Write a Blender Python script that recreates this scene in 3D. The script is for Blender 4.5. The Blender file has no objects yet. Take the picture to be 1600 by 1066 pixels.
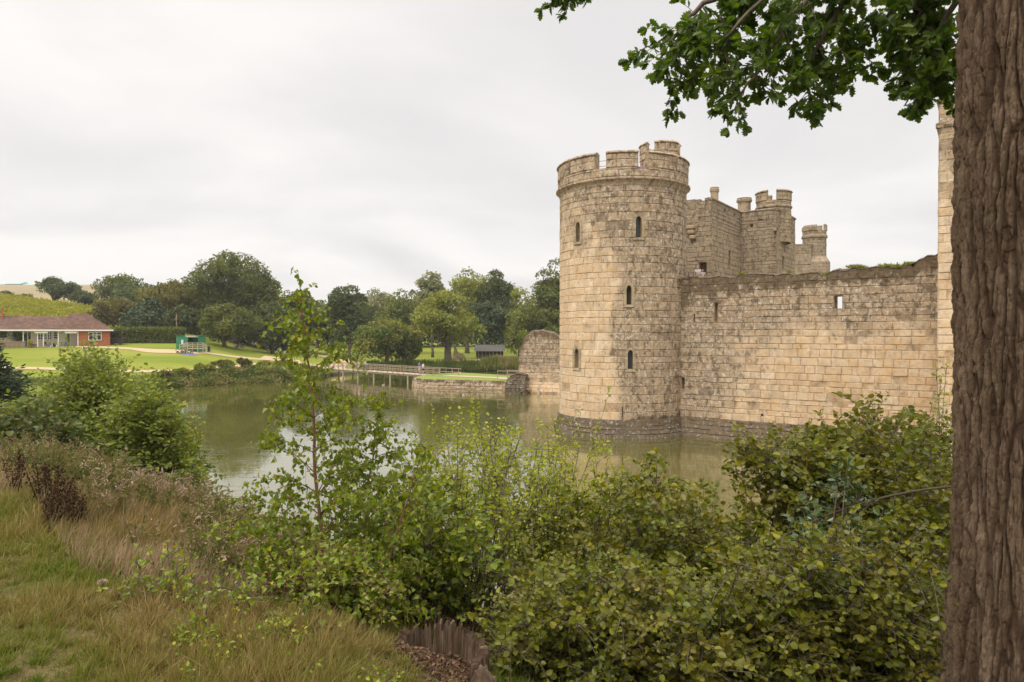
import bpy, math, random
import numpy as np
from mathutils import Vector, Matrix

# ------------------------------------------------------------------ camera, sky, sun, exposure
scn = bpy.context.scene
COL = scn.collection
F = 1067.0; EYE = 7.0; PITCH = math.atan(13.0 / F)
cam_d = bpy.data.cameras.new("camera"); cam = bpy.data.objects.new("camera", cam_d); COL.objects.link(cam)
cam.location = (0, 0, EYE); cam.rotation_euler = (math.pi / 2 - PITCH, 0, 0)
cam_d.sensor_width = 36; cam_d.lens = 24.0; cam_d.clip_start = 0.05; cam_d.clip_end = 3000
scn.camera = cam
scn.view_settings.view_transform = 'Standard'; scn.view_settings.look = 'None'
scn.view_settings.exposure = 0.52; scn.view_settings.gamma = 1.0; scn.view_settings.use_curve_mapping = False
scn.cycles.max_bounces = 8; scn.cycles.diffuse_bounces = 3; scn.cycles.glossy_bounces = 3
scn.cycles.transmission_bounces = 4; scn.cycles.transparent_max_bounces = 8
scn.cycles.use_denoising = True
SUN_EL = math.radians(48); SUN_AZ = math.radians(215)   # azimuth measured clockwise from +Y: behind-left of the camera
world = bpy.data.worlds.new("World"); scn.world = world; world.use_nodes = True
def world_sky():
    nt = world.node_tree; N = nt.nodes; L = nt.links; N.clear()
    out = N.new('ShaderNodeOutputWorld'); bg = N.new('ShaderNodeBackground'); bg.inputs['Strength'].default_value = 0.1
    sky = N.new('ShaderNodeTexSky'); sky.sky_type = 'NISHITA'; sky.sun_disc = False
    sky.sun_elevation = SUN_EL; sky.sun_rotation = SUN_AZ
    tc = N.new('ShaderNodeTexCoord'); sep = N.new('ShaderNodeSeparateXYZ'); L.new(tc.outputs['Generated'], sep.inputs[0])
    # cloud layer seen in perspective: direction divided by its height
    mx = N.new('ShaderNodeMath'); mx.operation = 'MAXIMUM'; mx.inputs[1].default_value = 0.0; L.new(sep.outputs['Z'], mx.inputs[0])
    ad = N.new('ShaderNodeMath'); ad.operation = 'ADD'; ad.inputs[1].default_value = 0.16; L.new(mx.outputs[0], ad.inputs[0])
    dx = N.new('ShaderNodeMath'); dx.operation = 'DIVIDE'; L.new(sep.outputs['X'], dx.inputs[0]); L.new(ad.outputs[0], dx.inputs[1])
    dy = N.new('ShaderNodeMath'); dy.operation = 'DIVIDE'; L.new(sep.outputs['Y'], dy.inputs[0]); L.new(ad.outputs[0], dy.inputs[1])
    cb = N.new('ShaderNodeCombineXYZ'); L.new(dx.outputs[0], cb.inputs[0]); L.new(dy.outputs[0], cb.inputs[1]); cb.inputs[2].default_value = 3.7
    n1 = N.new('ShaderNodeTexNoise'); n1.inputs['Scale'].default_value = 0.62; n1.inputs['Detail'].default_value = 6; n1.inputs['Roughness'].default_value = 0.48
    n1.inputs['Distortion'].default_value = 0.35
    L.new(cb.outputs[0], n1.inputs['Vector'])
    cr = N.new('ShaderNodeValToRGB'); cr.color_ramp.interpolation = 'EASE'
    e = cr.color_ramp.elements; e[0].position = 0.34; e[0].color = (0.575, 0.56, 0.555, 1); e[1].position = 0.62; e[1].color = (0.725, 0.70, 0.675, 1)
    L.new(n1.outputs['Fac'], cr.inputs[0])
    # overcast sky: the zenith (above the frame) is brighter than the band near the horizon
    mr = N.new('ShaderNodeMapRange'); mr.interpolation_type = 'SMOOTHSTEP'; mr.inputs['From Min'].default_value = 0.45; mr.inputs['From Max'].default_value = 0.95
    mr.inputs['To Min'].default_value = 10.0; mr.inputs['To Max'].default_value = 30.0
    L.new(sep.outputs['Z'], mr.inputs['Value'])
    ml = N.new('ShaderNodeVectorMath'); ml.operation = 'SCALE'; L.new(cr.outputs['Color'], ml.inputs[0]); L.new(mr.outputs[0], ml.inputs['Scale'])
    mix = N.new('ShaderNodeMix'); mix.data_type = 'RGBA'; mix.inputs['Factor'].default_value = 0.96
    L.new(sky.outputs[0], mix.inputs['A']); L.new(ml.outputs[0], mix.inputs['B'])
    L.new(mix.outputs['Result'], bg.inputs['Color']); L.new(bg.outputs[0], out.inputs[0])
world_sky()
sun_d = bpy.data.lights.new("sun", 'SUN'); sun_d.energy = 1.5; sun_d.angle = math.radians(20); sun_d.color = (1.0, 0.92, 0.78)
sun = bpy.data.objects.new("sun", sun_d); COL.objects.link(sun)
sdir = Vector((math.sin(SUN_AZ) * math.cos(SUN_EL), math.cos(SUN_AZ) * math.cos(SUN_EL), math.sin(SUN_EL)))
sun.rotation_euler = (-sdir).to_track_quat('-Z', 'Y').to_euler(); sun.location = (-10, -10, 30)

# ------------------------------------------------------------------ helpers
def ray(px, py):
    cx, cy = (px - 800) / F, (533 - py) / F
    c, s = math.cos(PITCH), math.sin(PITCH)
    return np.array([cx, c + cy * s, cy * c - s])
def at(px, py, Y):                       # the point at world distance Y that the photo shows at px, py
    r = ray(px, py); return np.array([r[0] / r[1] * Y, Y, EYE + r[2] / r[1] * Y])
def ground_pt(px, py, z=0.0):
    r = ray(px, py); t = (z - EYE) / r[2]; return np.array([r[0] * t, r[1] * t, z])

def hsh(ix, iy, iz=0, seed=0):
    h = (ix.astype(np.int64) * 374761393 + iy.astype(np.int64) * 668265263 + np.int64(iz) * 2147483647 + seed * 974634777) & 0xffffffff
    h = ((h ^ (h >> 13)) * 1274126177) & 0xffffffff
    h = (h ^ (h >> 16)) & 0xffffffff
    return h / 4294967296.0
def vnoise(x, y, seed=0):
    x = np.asarray(x, float); y = np.asarray(y, float)
    ix, iy = np.floor(x), np.floor(y); fx, fy = x - ix, y - iy
    fx = fx * fx * (3 - 2 * fx); fy = fy * fy * (3 - 2 * fy)
    a = hsh(ix, iy, 0, seed); b = hsh(ix + 1, iy, 0, seed); c = hsh(ix, iy + 1, 0, seed); d = hsh(ix + 1, iy + 1, 0, seed)
    return (a * (1 - fx) + b * fx) * (1 - fy) + (c * (1 - fx) + d * fx) * fy
def fbm(x, y, seed=0, octs=4):
    s = 0; a = 0.5; t = 0
    for o in range(octs):
        s = s + a * vnoise(np.asarray(x) * 2 ** o, np.asarray(y) * 2 ** o, seed + o * 17); t += a; a *= 0.5
    return s / t
def voro(x, y, seed=0):                  # F2 - F1 of a jittered grid, and the cell's random number
    ix, iy = np.floor(x), np.floor(y)
    f1 = np.full(x.shape, 9.0); f2 = np.full(x.shape, 9.0); idr = np.zeros(x.shape)
    for ox in (-1, 0, 1):
        for oy in (-1, 0, 1):
            cx, cy = ix + ox, iy + oy
            jx, jy = cx + hsh(cx, cy, 0, seed), cy + hsh(cx, cy, 0, seed + 5)
            d = np.hypot(x - jx, y - jy)
            closer = d < f1
            f2 = np.where(closer, f1, np.minimum(f2, d)); idr = np.where(closer, hsh(cx, cy, 0, seed + 9), idr); f1 = np.where(closer, d, f1)
    return f2 - f1, idr
def sstep(a, b, x):
    t = np.clip((np.asarray(x, float) - a) / (b - a), 0, 1); return t * t * (3 - 2 * t)

class Buf:
    def __init__(s, *attrs): s.v = []; s.f = {}; s.n = 0; s.names = attrs; s.a = {k: [] for k in attrs}
    def add(s, V, faces, **at_):
        V = np.asarray(V, float).reshape(-1, 3); n = len(V)
        for fa in faces:
            fa = np.asarray(fa, np.int64)
            if fa.size: s.f.setdefault(fa.shape[1], []).append(fa + s.n)
        s.v.append(V); s.n += n
        for k in s.names:
            x = at_.get(k, 0.0); s.a[k].append(np.broadcast_to(np.asarray(x, np.float32), (n,)) if np.ndim(x) == 0 else np.asarray(x, np.float32).ravel())
    def box(s, lo, hi, rz=0, c=None, **at_):
        lo = np.array(lo, float); hi = np.array(hi, float)
        V = np.array([[x, y, z] for z in (lo[2], hi[2]) for y in (lo[1], hi[1]) for x in (lo[0], hi[0])])
        if rz:
            cc, ss = math.cos(rz), math.sin(rz); o = np.array(c if c is not None else (0, 0)); p = V[:, :2] - o
            V[:, 0] = o[0] + p[:, 0] * cc - p[:, 1] * ss; V[:, 1] = o[1] + p[:, 0] * ss + p[:, 1] * cc
        s.add(V, [[[0, 2, 3, 1], [4, 5, 7, 6], [0, 1, 5, 4], [2, 6, 7, 3], [0, 4, 6, 2], [1, 3, 7, 5]]], **at_)
    def beam(s, p, q, w, h=None, **at_):  # bar of w x h from p to q
        p = np.array(p, float); q = np.array(q, float); h = h or w
        d = q - p; L = np.linalg.norm(d); d /= L
        up = np.array([0, 0, 1.0]) if abs(d[2]) < 0.95 else np.array([1.0, 0, 0])
        x = np.cross(d, up); x /= np.linalg.norm(x); y = np.cross(x, d)
        V = [e + x * a * w / 2 + y * b * h / 2 for e in (p, q) for b in (-1, 1) for a in (-1, 1)]
        s.add(V, [[[0, 2, 3, 1], [4, 5, 7, 6], [0, 1, 5, 4], [2, 6, 7, 3], [0, 4, 6, 2], [1, 3, 7, 5]]], **at_)
    def tube(s, pts, rad, sides=5, **at_):
        P = np.asarray(pts, float); n = len(P); R = np.broadcast_to(np.asarray(rad, float), (n,))
        T = np.gradient(P, axis=0); T /= np.linalg.norm(T, axis=1)[:, None] + 1e-9
        ref = np.array([0.31, 0.17, 0.93]) if abs(T[:, 2]).mean() < 0.8 else np.array([0.93, 0.3, 0.1])
        A = np.cross(T, ref); A /= np.linalg.norm(A, axis=1)[:, None] + 1e-9; B = np.cross(T, A)
        th = np.arange(sides) * 2 * math.pi / sides
        V = P[:, None] + R[:, None, None] * (A[:, None] * np.cos(th)[None, :, None] + B[:, None] * np.sin(th)[None, :, None])
        i = np.arange(n - 1)[:, None] * sides; j = np.arange(sides)[None]; k = (j + 1) % sides
        fq = np.stack([i + j, i + k, i + sides + k, i + sides + j], -1).reshape(-1, 4)
        caps = [np.arange(sides)[::-1][None], ((n - 1) * sides + np.arange(sides))[None]]
        s.add(V.reshape(-1, 3), [fq] + caps, **at_)
    def lathe(s, c, prof, sides=24, closed=True, **at_):   # prof: (r, z) from bottom up
        pr = np.array(prof, float); n = len(pr); th = np.arange(sides) * 2 * math.pi / sides
        V = np.stack([c[0] + pr[:, :1] * np.cos(th), c[1] + pr[:, :1] * np.sin(th), np.repeat((c[2] if len(c) > 2 else 0) + pr[:, 1:2], sides, 1)], -1)
        i = np.arange(n - 1)[:, None] * sides; j = np.arange(sides)[None]; k = (j + 1) % sides
        fq = np.stack([i + j, i + k, i + sides + k, i + sides + j], -1).reshape(-1, 4)
        fs = [fq]
        if closed: fs += [np.arange(sides)[::-1][None], ((n - 1) * sides + np.arange(sides))[None]]
        s.add(V.reshape(-1, 3), fs, **at_)
    def build(s, name, mat, parent=None, smooth=False):
        me = bpy.data.meshes.new(name)
        V = np.concatenate(s.v) if s.v else np.zeros((0, 3)); me.vertices.add(len(V)); me.vertices.foreach_set('co', V.astype(np.float32).ravel())
        loops = []; tot = []
        for k, l in s.f.items():
            A = np.concatenate(l); loops.append(A.ravel()); tot.append(np.full(len(A), k))
        if loops:
            loops = np.concatenate(loops); tot = np.concatenate(tot)
            me.loops.add(len(loops)); me.loops.foreach_set('vertex_index', loops.astype(np.int32))
            me.polygons.add(len(tot)); st = np.concatenate([[0], np.cumsum(tot)[:-1]])
            me.polygons.foreach_set('loop_start', st.astype(np.int32)); me.polygons.foreach_set('loop_total', tot.astype(np.int32))
            me.polygons.foreach_set('use_smooth', np.full(len(tot), smooth))
        for k in s.names:
            at_ = me.attributes.new(k, 'FLOAT', 'POINT'); at_.data.foreach_set('value', np.concatenate(s.a[k]).astype(np.float32))
        me.update(calc_edges=True); me.validate()
        if mat: me.materials.append(mat)
        o = bpy.data.objects.new(name, me); COL.objects.link(o)
        if parent: o.parent = parent
        return o

def tag(o, label=None, cat=None, group=None, kind=None):
    if label: o['label'] = label
    if cat: o['category'] = cat
    if group: o['group'] = group
    if kind: o['kind'] = kind
    return o
def thing(name, label, cat, loc=(0, 0, 0), group=None, rz=0):
    o = bpy.data.objects.new(name, None); COL.objects.link(o); o.empty_display_size = 0.3
    o.location = loc; o.rotation_euler = (0, 0, rz); return tag(o, label, cat, group)
def rebase(root, loc):                   # put a thing's Empty at its base without moving its parts
    loc = Vector(loc); root.location = loc
    for ch in root.children: ch.location = ch.location - loc
    return root
def copy_tree(o, parent=None):
    c = o.copy(); COL.objects.link(c); c.parent = parent
    for ch in list(o.children): copy_tree(ch, c)
    return c

# ------------------------------------------------------------------ materials
class NT:
    def __init__(s, name):
        s.m = bpy.data.materials.new(name); s.m.use_nodes = True; s.t = s.m.node_tree; s.N = s.t.nodes; s.L = s.t.links
        s.b = s.N['Principled BSDF']; s.out = s.N['Material Output']
    def n(s, typ, **kw):
        x = s.N.new(typ)
        for k, v in kw.items(): setattr(x, k, v)
        return x
    def link(s, a, b): s.L.new(a, b)
    def noise(s, scale, detail=4, rough=0.55, vec=None, dist=0):
        x = s.n('ShaderNodeTexNoise'); x.inputs['Scale'].default_value = scale; x.inputs['Detail'].default_value = detail
        x.inputs['Roughness'].default_value = rough; x.inputs['Distortion'].default_value = dist
        s.link(vec if vec is not None else s.pos(), x.inputs['Vector']); return x.outputs['Fac']
    def pos(s):
        if not hasattr(s, '_p'): s._p = s.n('ShaderNodeNewGeometry').outputs['Position']
        return s._p
    def mapped(s, sc):
        x = s.n('ShaderNodeMapping'); x.inputs['Scale'].default_value = sc; s.link(s.pos(), x.inputs[0]); return x.outputs[0]
    def attr(s, k): x = s.n('ShaderNodeAttribute'); x.attribute_name = k; return x.outputs['Fac']
    def ramp(s, fac, stops, interp='LINEAR'):
        x = s.n('ShaderNodeValToRGB'); x.color_ramp.interpolation = interp; el = x.color_ramp.elements
        while len(el) < len(stops): el.new(0.5)
        for e, (p, c) in zip(el, stops): e.position = p; e.color = (*c, 1) if len(c) == 3 else c
        s.link(fac, x.inputs[0]); return x.outputs['Color']
    def rng(s, fac, a, b, c=0, d=1):
        x = s.n('ShaderNodeMapRange'); s.link(fac, x.inputs['Value'])
        for k, v in zip(('From Min', 'From Max', 'To Min', 'To Max'), (a, b, c, d)): x.inputs[k].default_value = v
        return x.outputs[0]
    def math(s, op, a, b=None):
        x = s.n('ShaderNodeMath', operation=op)
        for i, v in enumerate((a, b)):
            if v is None: continue
            if isinstance(v, (int, float)): x.inputs[i].default_value = v
            else: s.link(v, x.inputs[i])
        return x.outputs[0]
    def mix(s, f, a, b, bt='MIX'):
        x = s.n('ShaderNodeMix', data_type='RGBA', blend_type=bt)
        for k, v in (('Factor', f), ('A', a), ('B', b)):
            if isinstance(v, (int, float)): x.inputs[k].default_value = v
            elif isinstance(v, tuple): x.inputs[k].default_value = (*v, 1)
            else: s.link(v, x.inputs[k])
        return x.outputs['Result']
    def bump(s, h, strength=0.5, dist=0.02, nrm=None):
        x = s.n('ShaderNodeBump'); x.inputs['Strength'].default_value = strength; x.inputs['Distance'].default_value = dist
        s.link(h, x.inputs['Height'])
        if nrm is not None: s.link(nrm, x.inputs['Normal'])
        s.link(x.outputs[0], s.b.inputs['Normal']); return x.outputs[0]
    def col(s, c):
        if isinstance(c, tuple): s.b.inputs['Base Color'].default_value = (*c, 1)
        else: s.link(c, s.b.inputs['Base Color'])
    def rough(s, v):
        if isinstance(v, (int, float)): s.b.inputs['Roughness'].default_value = v
        else: s.link(v, s.b.inputs['Roughness'])

def plain(name, c, rough=0.7, var=0.25, scale=6.0, metal=0.0):
    m = NT(name); f = m.noise(scale, 5, 0.6)
    lo = tuple(x * (1 - var) for x in c); hi = tuple(min(1, x * (1 + var)) for x in c)
    m.col(m.ramp(f, [(0.3, lo), (0.7, hi)])); m.rough(rough); m.b.inputs['Metallic'].default_value = metal
    return m.m

def leaf_mat(name, stops, trans=0.35, rough=0.5, spec=0.35, patch=0.0, patchcol=(0.1, 0.1, 0.02), pscale=0.5):
    m = NT(name); r = m.attr('rnd'); c = m.ramp(r, stops)
    if patch: c = m.mix(m.rng(m.noise(pscale, 3), 0.45, 0.65, 0, patch), c, patchcol)
    m.col(c); m.rough(rough); m.b.inputs['Specular IOR Level'].default_value = spec
    tr = m.n('ShaderNodeBsdfTranslucent'); hs = m.n('ShaderNodeHueSaturation'); hs.inputs['Saturation'].default_value = 1.15; hs.inputs['Value'].default_value = 1.35
    m.link(c, hs.inputs['Color']); m.link(hs.outputs[0], tr.inputs[0])
    mx = m.n('ShaderNodeMixShader'); mx.inputs[0].default_value = trans
    m.link(m.b.outputs[0], mx.inputs[1]); m.link(tr.outputs[0], mx.inputs[2]); m.link(mx.outputs[0], m.out.inputs[0])
    return m.m

def stone_mat(name, cream, buff, ochre, grey, dark=(0.13, 0.095, 0.06), white=(0.60, 0.56, 0.48)):
    m = NT(name); r = m.attr('rnd'); w = m.attr('wea'); j = m.attr('joint'); mo = m.attr('moss')
    lp = lambda p, q, t: tuple(x * (1 - t) + y * t for x, y in zip(p, q))
    base = m.ramp(r, [(0.0, buff), (0.25, cream), (0.7, cream), (0.86, buff), (0.93, lp(cream, grey, 0.3)), (0.985, lp(cream, ochre, 0.5))])
    big = m.noise(0.55, 4, 0.6); fine = m.noise(4.2, 4, 0.7); mid = m.noise(1.3, 5, 0.7)
    base = m.mix(m.rng(big, 0.4, 0.62, 0, 0.55), base, buff)
    base = m.mix(m.rng(mid, 0.45, 0.62, 0.0, 0.55), base, ochre)
    base = m.mix(m.rng(m.noise(2.1, 5, 0.7, vec=m.mapped((1, 1, 0.35))), 0.46, 0.66, 0, 0.40), base, lp(grey, cream, 0.15))
    base = m.mix(m.rng(fine, 0.5, 0.66, 0, 0.38), base, tuple(x * 0.5 for x in cream))
    # weathering: brown-grey algae skin, then dark and pale lichen spots
    wn = m.math('ADD', w, m.math('MULTIPLY', m.math('SUBTRACT', m.noise(1.5, 6, 0.75), 0.5), 2.4))
    wf = m.rng(wn, 0.25, 0.8, 0, 0.85)
    skin = m.ramp(m.noise(3.0, 4, 0.75), [(0.34, tuple(x * 0.42 for x in grey)), (0.46, tuple(x * 0.85 for x in grey)), (0.56, lp(grey, buff, 0.3)), (0.68, lp(grey, cream, 0.55))])
    skin = m.mix(m.rng(r, 0.2, 0.9, 0, 0.4), skin, tuple(x * 0.7 for x in buff))
    base = m.mix(wf, base, skin)
    spk = m.noise(5.0, 3, 0.8); spm = m.math('MULTIPLY', m.rng(spk, 0.56, 0.62), m.rng(wn, 0.25, 0.7, 0, 0.95))
    base = m.mix(spm, base, white)
    dk = m.noise(2.6, 4, 0.75, vec=m.mapped((1, 1, 0.7))); dkm = m.math('MULTIPLY', m.rng(dk, 0.53, 0.60), m.rng(wn, 0.2, 0.7, 0.04, 0.78))
    base = m.mix(dkm, base, dark)
    mn = m.math('ADD', mo, m.math('MULTIPLY', m.math('SUBTRACT', m.noise(1.7, 6, 0.78), 0.5), 3.2))
    base = m.mix(m.rng(mn, 0.5, 0.8, 0, 0.85), base, m.ramp(m.noise(4.5, 4, 0.8), [(0.36, (0.045, 0.030, 0.017)), (0.5, (0.11, 0.075, 0.042)), (0.6, (0.16, 0.115, 0.07)), (0.68, (0.10, 0.095, 0.03))]))
    base = m.mix(m.math('MULTIPLY', j, m.rng(m.noise(1.9, 4, 0.75), 0.38, 0.62, 0.08, 0.75)), base, m.mix(w, (0.30, 0.19, 0.105), (0.15, 0.11, 0.075)))
    m.col(base); m.rough(0.92); m.b.inputs['Specular IOR Level'].default_value = 0.15
    hgt = m.math('ADD', m.math('MULTIPLY', m.noise(16, 8, 0.75), 0.6), m.math('MULTIPLY', mid, 0.9))
    m.bump(hgt, 1.0, 0.09)
    return m.m

# ------------------------------------------------------------------ terrain and water
SHORE = np.array([(-38, 50), (-37, 60), (-43, 70), (-46, 79), (-44.6, 85), (-40, 91), (-34, 96), (-31, 103), (-29.5, 112), (-26, 119), (-12, 124), (10, 126),
                  (45, 128), (78, 110), (88, 60), (70, -20), (36, -22), (33, -15), (15.9, 0), (2, 12), (-18.8, 30), (-32, 41)], float)
def sdist(x, y):                          # distance to the shore, positive on land
    x = np.asarray(x, float); y = np.asarray(y, float); best = np.full(x.shape, 1e9); inside = np.zeros(x.shape, bool)
    n = len(SHORE)
    for i in range(n):
        a = SHORE[i]; b = SHORE[(i + 1) % n]; e = b - a
        t = np.clip(((x - a[0]) * e[0] + (y - a[1]) * e[1]) / (e @ e), 0, 1)
        best = np.minimum(best, np.hypot(x - a[0] - t * e[0], y - a[1] - t * e[1]))
        c = ((a[1] > y) != (b[1] > y)) & (x < (b[0] - a[0]) * (y - a[1]) / (b[1] - a[1] + 1e-12) + a[0])
        inside ^= c
    return np.where(inside, -best, best)
def H(x, y):
    x = np.asarray(x, float); y = np.asarray(y, float); s = sdist(x, y)
    s = s + (fbm(x * 0.35, y * 0.35, 3) - 0.5) * 1.6 * (np.abs(s) < 30)
    # near bank, sloping steeply to the moat
    zn = np.where(s < 0, np.maximum(-1.6, s * 0.7), 5.25 * (1 - (1 - np.clip(s / 8.6, 0, 1)) ** 1.35))
    zn = zn + 0.22 * (fbm(x * 0.9, y * 0.9, 11) - 0.5) * sstep(0, 2, s) + 0.07 * (fbm(x * 3.1, y * 3.1, 12) - 0.5)
    # far side: low bank, lawn rising to the cafe, flat park to the right, vineyard hill behind
    q = x / np.maximum(y, 1.0)
    L = 1 - sstep(-0.50, -0.24, q)
    lawnz = 0.95 + L * (np.interp(y, [60, 88, 95, 108, 120, 128, 190, 260, 350, 500], [0.4, 0.8, 1.9, 4.3, 4.75, 5.2, 16.6, 18.5, 31.5, 33]) - 0.95)
    hill = np.interp(q, [-0.9, -0.75, -0.6, -0.5, -0.34], [1.12, 1.0, 0.66, 0.52, 0.4])
    lawnz = np.where(y > 128, np.where(y > 260, lawnz, 5.2 + (lawnz - 5.2) * np.where(y < 230, hill, hill + (1 - hill) * (y - 230) / 30)), lawnz)
    flat = 0.95 + np.clip(y - 100, 0, 200) * 0.0125 + sstep(260, 400, y) * 6
    far2 = np.interp(q, [-0.9, -0.5, -0.42, -0.34, -0.24], [1, 0.95, 0.8, 0.3, 0.0])
    zr = np.where(y > 300, flat + far2 * 22 * sstep(300, 380, y), flat)
    zf = np.where(y > 300, zr * (1 - sstep(-0.6, -0.5, -q * 0 + q)) + lawnz * sstep(-0.6, -0.5, q) * 0 + lawnz * (1 - sstep(-0.6, -0.5, q)) - zr * (1 - sstep(-0.6, -0.5, q)) + zr * sstep(-0.6, -0.5, q), lawnz * L + flat * (1 - L))
    zf = np.where(s < 0, np.maximum(-1.6, s * 0.6), zf * sstep(-0.6, 2.2, s))
    k = sstep(42, 58, y)
    return zn * (1 - k) + zf * k

def axis(parts):
    out = []
    for a, b, st in parts: out.append(np.arange(a, b, st))
    return np.concatenate(out + [np.array([parts[-1][1]])])
gx = axis([(-420, -120, 12), (-120, -60, 2.0), (-60, -14, 0.9), (-14, 6, 0.22), (6, 40, 1.2), (40, 100, 4), (100, 420, 16)])
gy = axis([(-40, 0, 4), (0, 14, 0.22), (14, 60, 0.9), (60, 140, 1.0), (140, 280, 4), (280, 700, 14)])
GX, GY = np.meshgrid(gx, gy); GZ = H(GX, GY)
nx, ny = len(gx), len(gy); i = np.arange(ny - 1)[:, None] * nx; j = np.arange(nx - 1)[None]
b = Buf(); b.add(np.stack([GX, GY, GZ], -1).reshape(-1, 3), [np.stack([i + j, i + j + 1, i + j + nx + 1, i + j + nx], -1).reshape(-1, 4)])
def ground_mat():
    m = NT('ground_turf'); sp = m.n('ShaderNodeSeparateXYZ'); m.link(m.pos(), sp.inputs[0]); Y = sp.outputs['Y']; Z = sp.outputs['Z']
    n1 = m.noise(0.9, 5, 0.6); n2 = m.noise(7, 6, 0.7); n3 = m.noise(0.16, 3, 0.5, vec=m.mapped((0.3, 1.6, 1)))
    near = m.ramp(n2, [(0.25, (0.05, 0.038, 0.018)), (0.45, (0.12, 0.088, 0.038)), (0.6, (0.17, 0.13, 0.06)), (0.75, (0.08, 0.078, 0.022))])
    near = m.mix(m.rng(n1, 0.47, 0.62, 0, 0.85), near, m.ramp(n2, [(0.3, (0.045, 0.058, 0.010)), (0.7, (0.09, 0.11, 0.018))]))
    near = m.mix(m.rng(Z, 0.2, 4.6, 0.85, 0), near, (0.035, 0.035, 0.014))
    lawn = m.ramp(n3, [(0.35, (0.150, 0.195, 0.022)), (0.5, (0.195, 0.230, 0.028)), (0.66, (0.245, 0.250, 0.045))])
    lawn = m.mix(m.rng(m.noise(1.3, 6, 0.7), 0.4, 0.7, 0, 0.35), lawn, (0.19, 0.18, 0.05))
    field = m.ramp(m.noise(0.02, 3), [(0.4, (0.30, 0.235, 0.14)), (0.6, (0.24, 0.20, 0.115))])
    c = m.mix(m.rng(Y, 46, 60), near, lawn); c = m.mix(m.math('MULTIPLY', m.rng(Y, 215, 240), m.rng(Z, 12.5, 14.5)), c, field)
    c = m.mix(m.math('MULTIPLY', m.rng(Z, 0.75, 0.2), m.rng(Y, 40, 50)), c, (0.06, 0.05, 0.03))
    m.col(c); m.rough(0.95); m.b.inputs['Specular IOR Level'].default_value = 0.1
    m.bump(m.math('ADD', n2, m.noise(22, 4, 0.7)), 0.8, 0.05)
    return m.m
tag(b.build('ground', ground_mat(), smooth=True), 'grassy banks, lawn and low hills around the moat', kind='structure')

def water_mat():
    m = NT('moat_water')
    m.col(m.ramp(m.noise(0.07, 4, 0.6), [(0.35, (0.080, 0.078, 0.013)), (0.65, (0.112, 0.104, 0.020))]))
    m.rough(0.03); m.b.inputs['IOR'].default_value = 1.5; m.b.inputs['Specular IOR Level'].default_value = 0.9; m.b.inputs['Coat Weight'].default_value = 0.5; m.b.inputs['Coat Roughness'].default_value = 0.02
    calm = m.rng(m.noise(0.05, 3, 0.5, vec=m.mapped((0.7, 1.3, 1))), 0.36, 0.60, 0.25, 1.0)
    w1 = m.noise(1.5, 3, 0.6, vec=m.mapped((0.55, 1.5, 1)), dist=0.4); w2 = m.noise(5.0, 3, 0.6, vec=m.mapped((0.6, 1.4, 1)))
    w3 = m.noise(0.45, 2, 0.5)
    h = m.math('ADD', m.math('ADD', m.math('MULTIPLY', w1, 0.85), m.math('MULTIPLY', w2, 0.16)), m.math('MULTIPLY', w3, 0.7))
    m.bump(m.math('MULTIPLY', h, calm), 0.5, 0.036)
    return m.m
b = Buf(); b.add([(-70, -30, 0), (110, -30, 0), (110, 135, 0), (-70, 135, 0)], [[[0, 1, 2, 3]]])
tag(b.build('water', water_mat()), 'murky green brown water of the castle moat', kind='structure')

# gravel paths draped on the lawn
M_path = plain('gravel_path', (0.44, 0.32, 0.19), 0.95, 0.14, 3.0)
def path(pts, w, label, dz=0.05):
    P = np.array(pts, float); t = np.concatenate([[0], np.cumsum(np.hypot(*np.diff(P, axis=0).T))]); n = int(t[-1] / 0.8) + 2
    s = np.linspace(0, t[-1], n); x = np.interp(s, t, P[:, 0]); y = np.interp(s, t, P[:, 1])
    for _ in range(6): x[1:-1] = (x[:-2] + x[1:-1] * 2 + x[2:]) / 4; y[1:-1] = (y[:-2] + y[1:-1] * 2 + y[2:]) / 4
    tx, ty = np.gradient(x), np.gradient(y); l = np.hypot(tx, ty); nxn, nyn = -ty / l, tx / l
    ks = np.linspace(-0.5, 0.5, 5); wv = w * (0.85 + 0.3 * vnoise(s * 0.3, s * 0, 4))
    X = x[:, None] + nxn[:, None] * ks * wv[:, None]; Y = y[:, None] + nyn[:, None] * ks * wv[:, None]
    Z = H(X, Y) + dz
    bb = Buf(); i = np.arange(n - 1)[:, None] * 5; j = np.arange(4)[None]
    bb.add(np.stack([X, Y, Z], -1).reshape(-1, 3), [np.stack([i + j, i + j + 5, i + j + 6, i + j + 1], -1).reshape(-1, 4)])
    return tag(bb.build('path', M_path, smooth=True), label, kind='structure')
def on_far(px, py):                      # where the sight line through a photo point meets the far ground
    r = ray(px, py); Ys = np.arange(62, 420, 0.5); X = r[0] / r[1] * Ys; Z = EYE + r[2] / r[1] * Ys
    k = np.argmax(H(X, Ys) >= Z); return (X[k], Ys[k])
path([on_far(-30, 546), on_far(40, 543), on_far(120, 542), on_far(180, 544), on_far(240, 549), on_far(300, 553), on_far(360, 557), on_far(415, 562), on_far(455, 565), (-30.5, 113.5)], 2.6, 'gravel path from the cafe to the bridge')
path([on_far(-20, 575), on_far(60, 577), on_far(150, 580), on_far(230, 581), on_far(300, 579.5), on_far(370, 574), on_far(440, 567)], 1.3, 'narrow gravel path along the moat')
path([on_far(430, 543), on_far(480, 553), on_far(540, 562), (-29.8, 115)], 3.0, 'trodden gravel path under the trees')
path([(-26, 124), (-16, 131), (-8, 138), (4, 141), (14, 140), (24, 137)], 4.5, 'gravel track behind the reeds')

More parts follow.
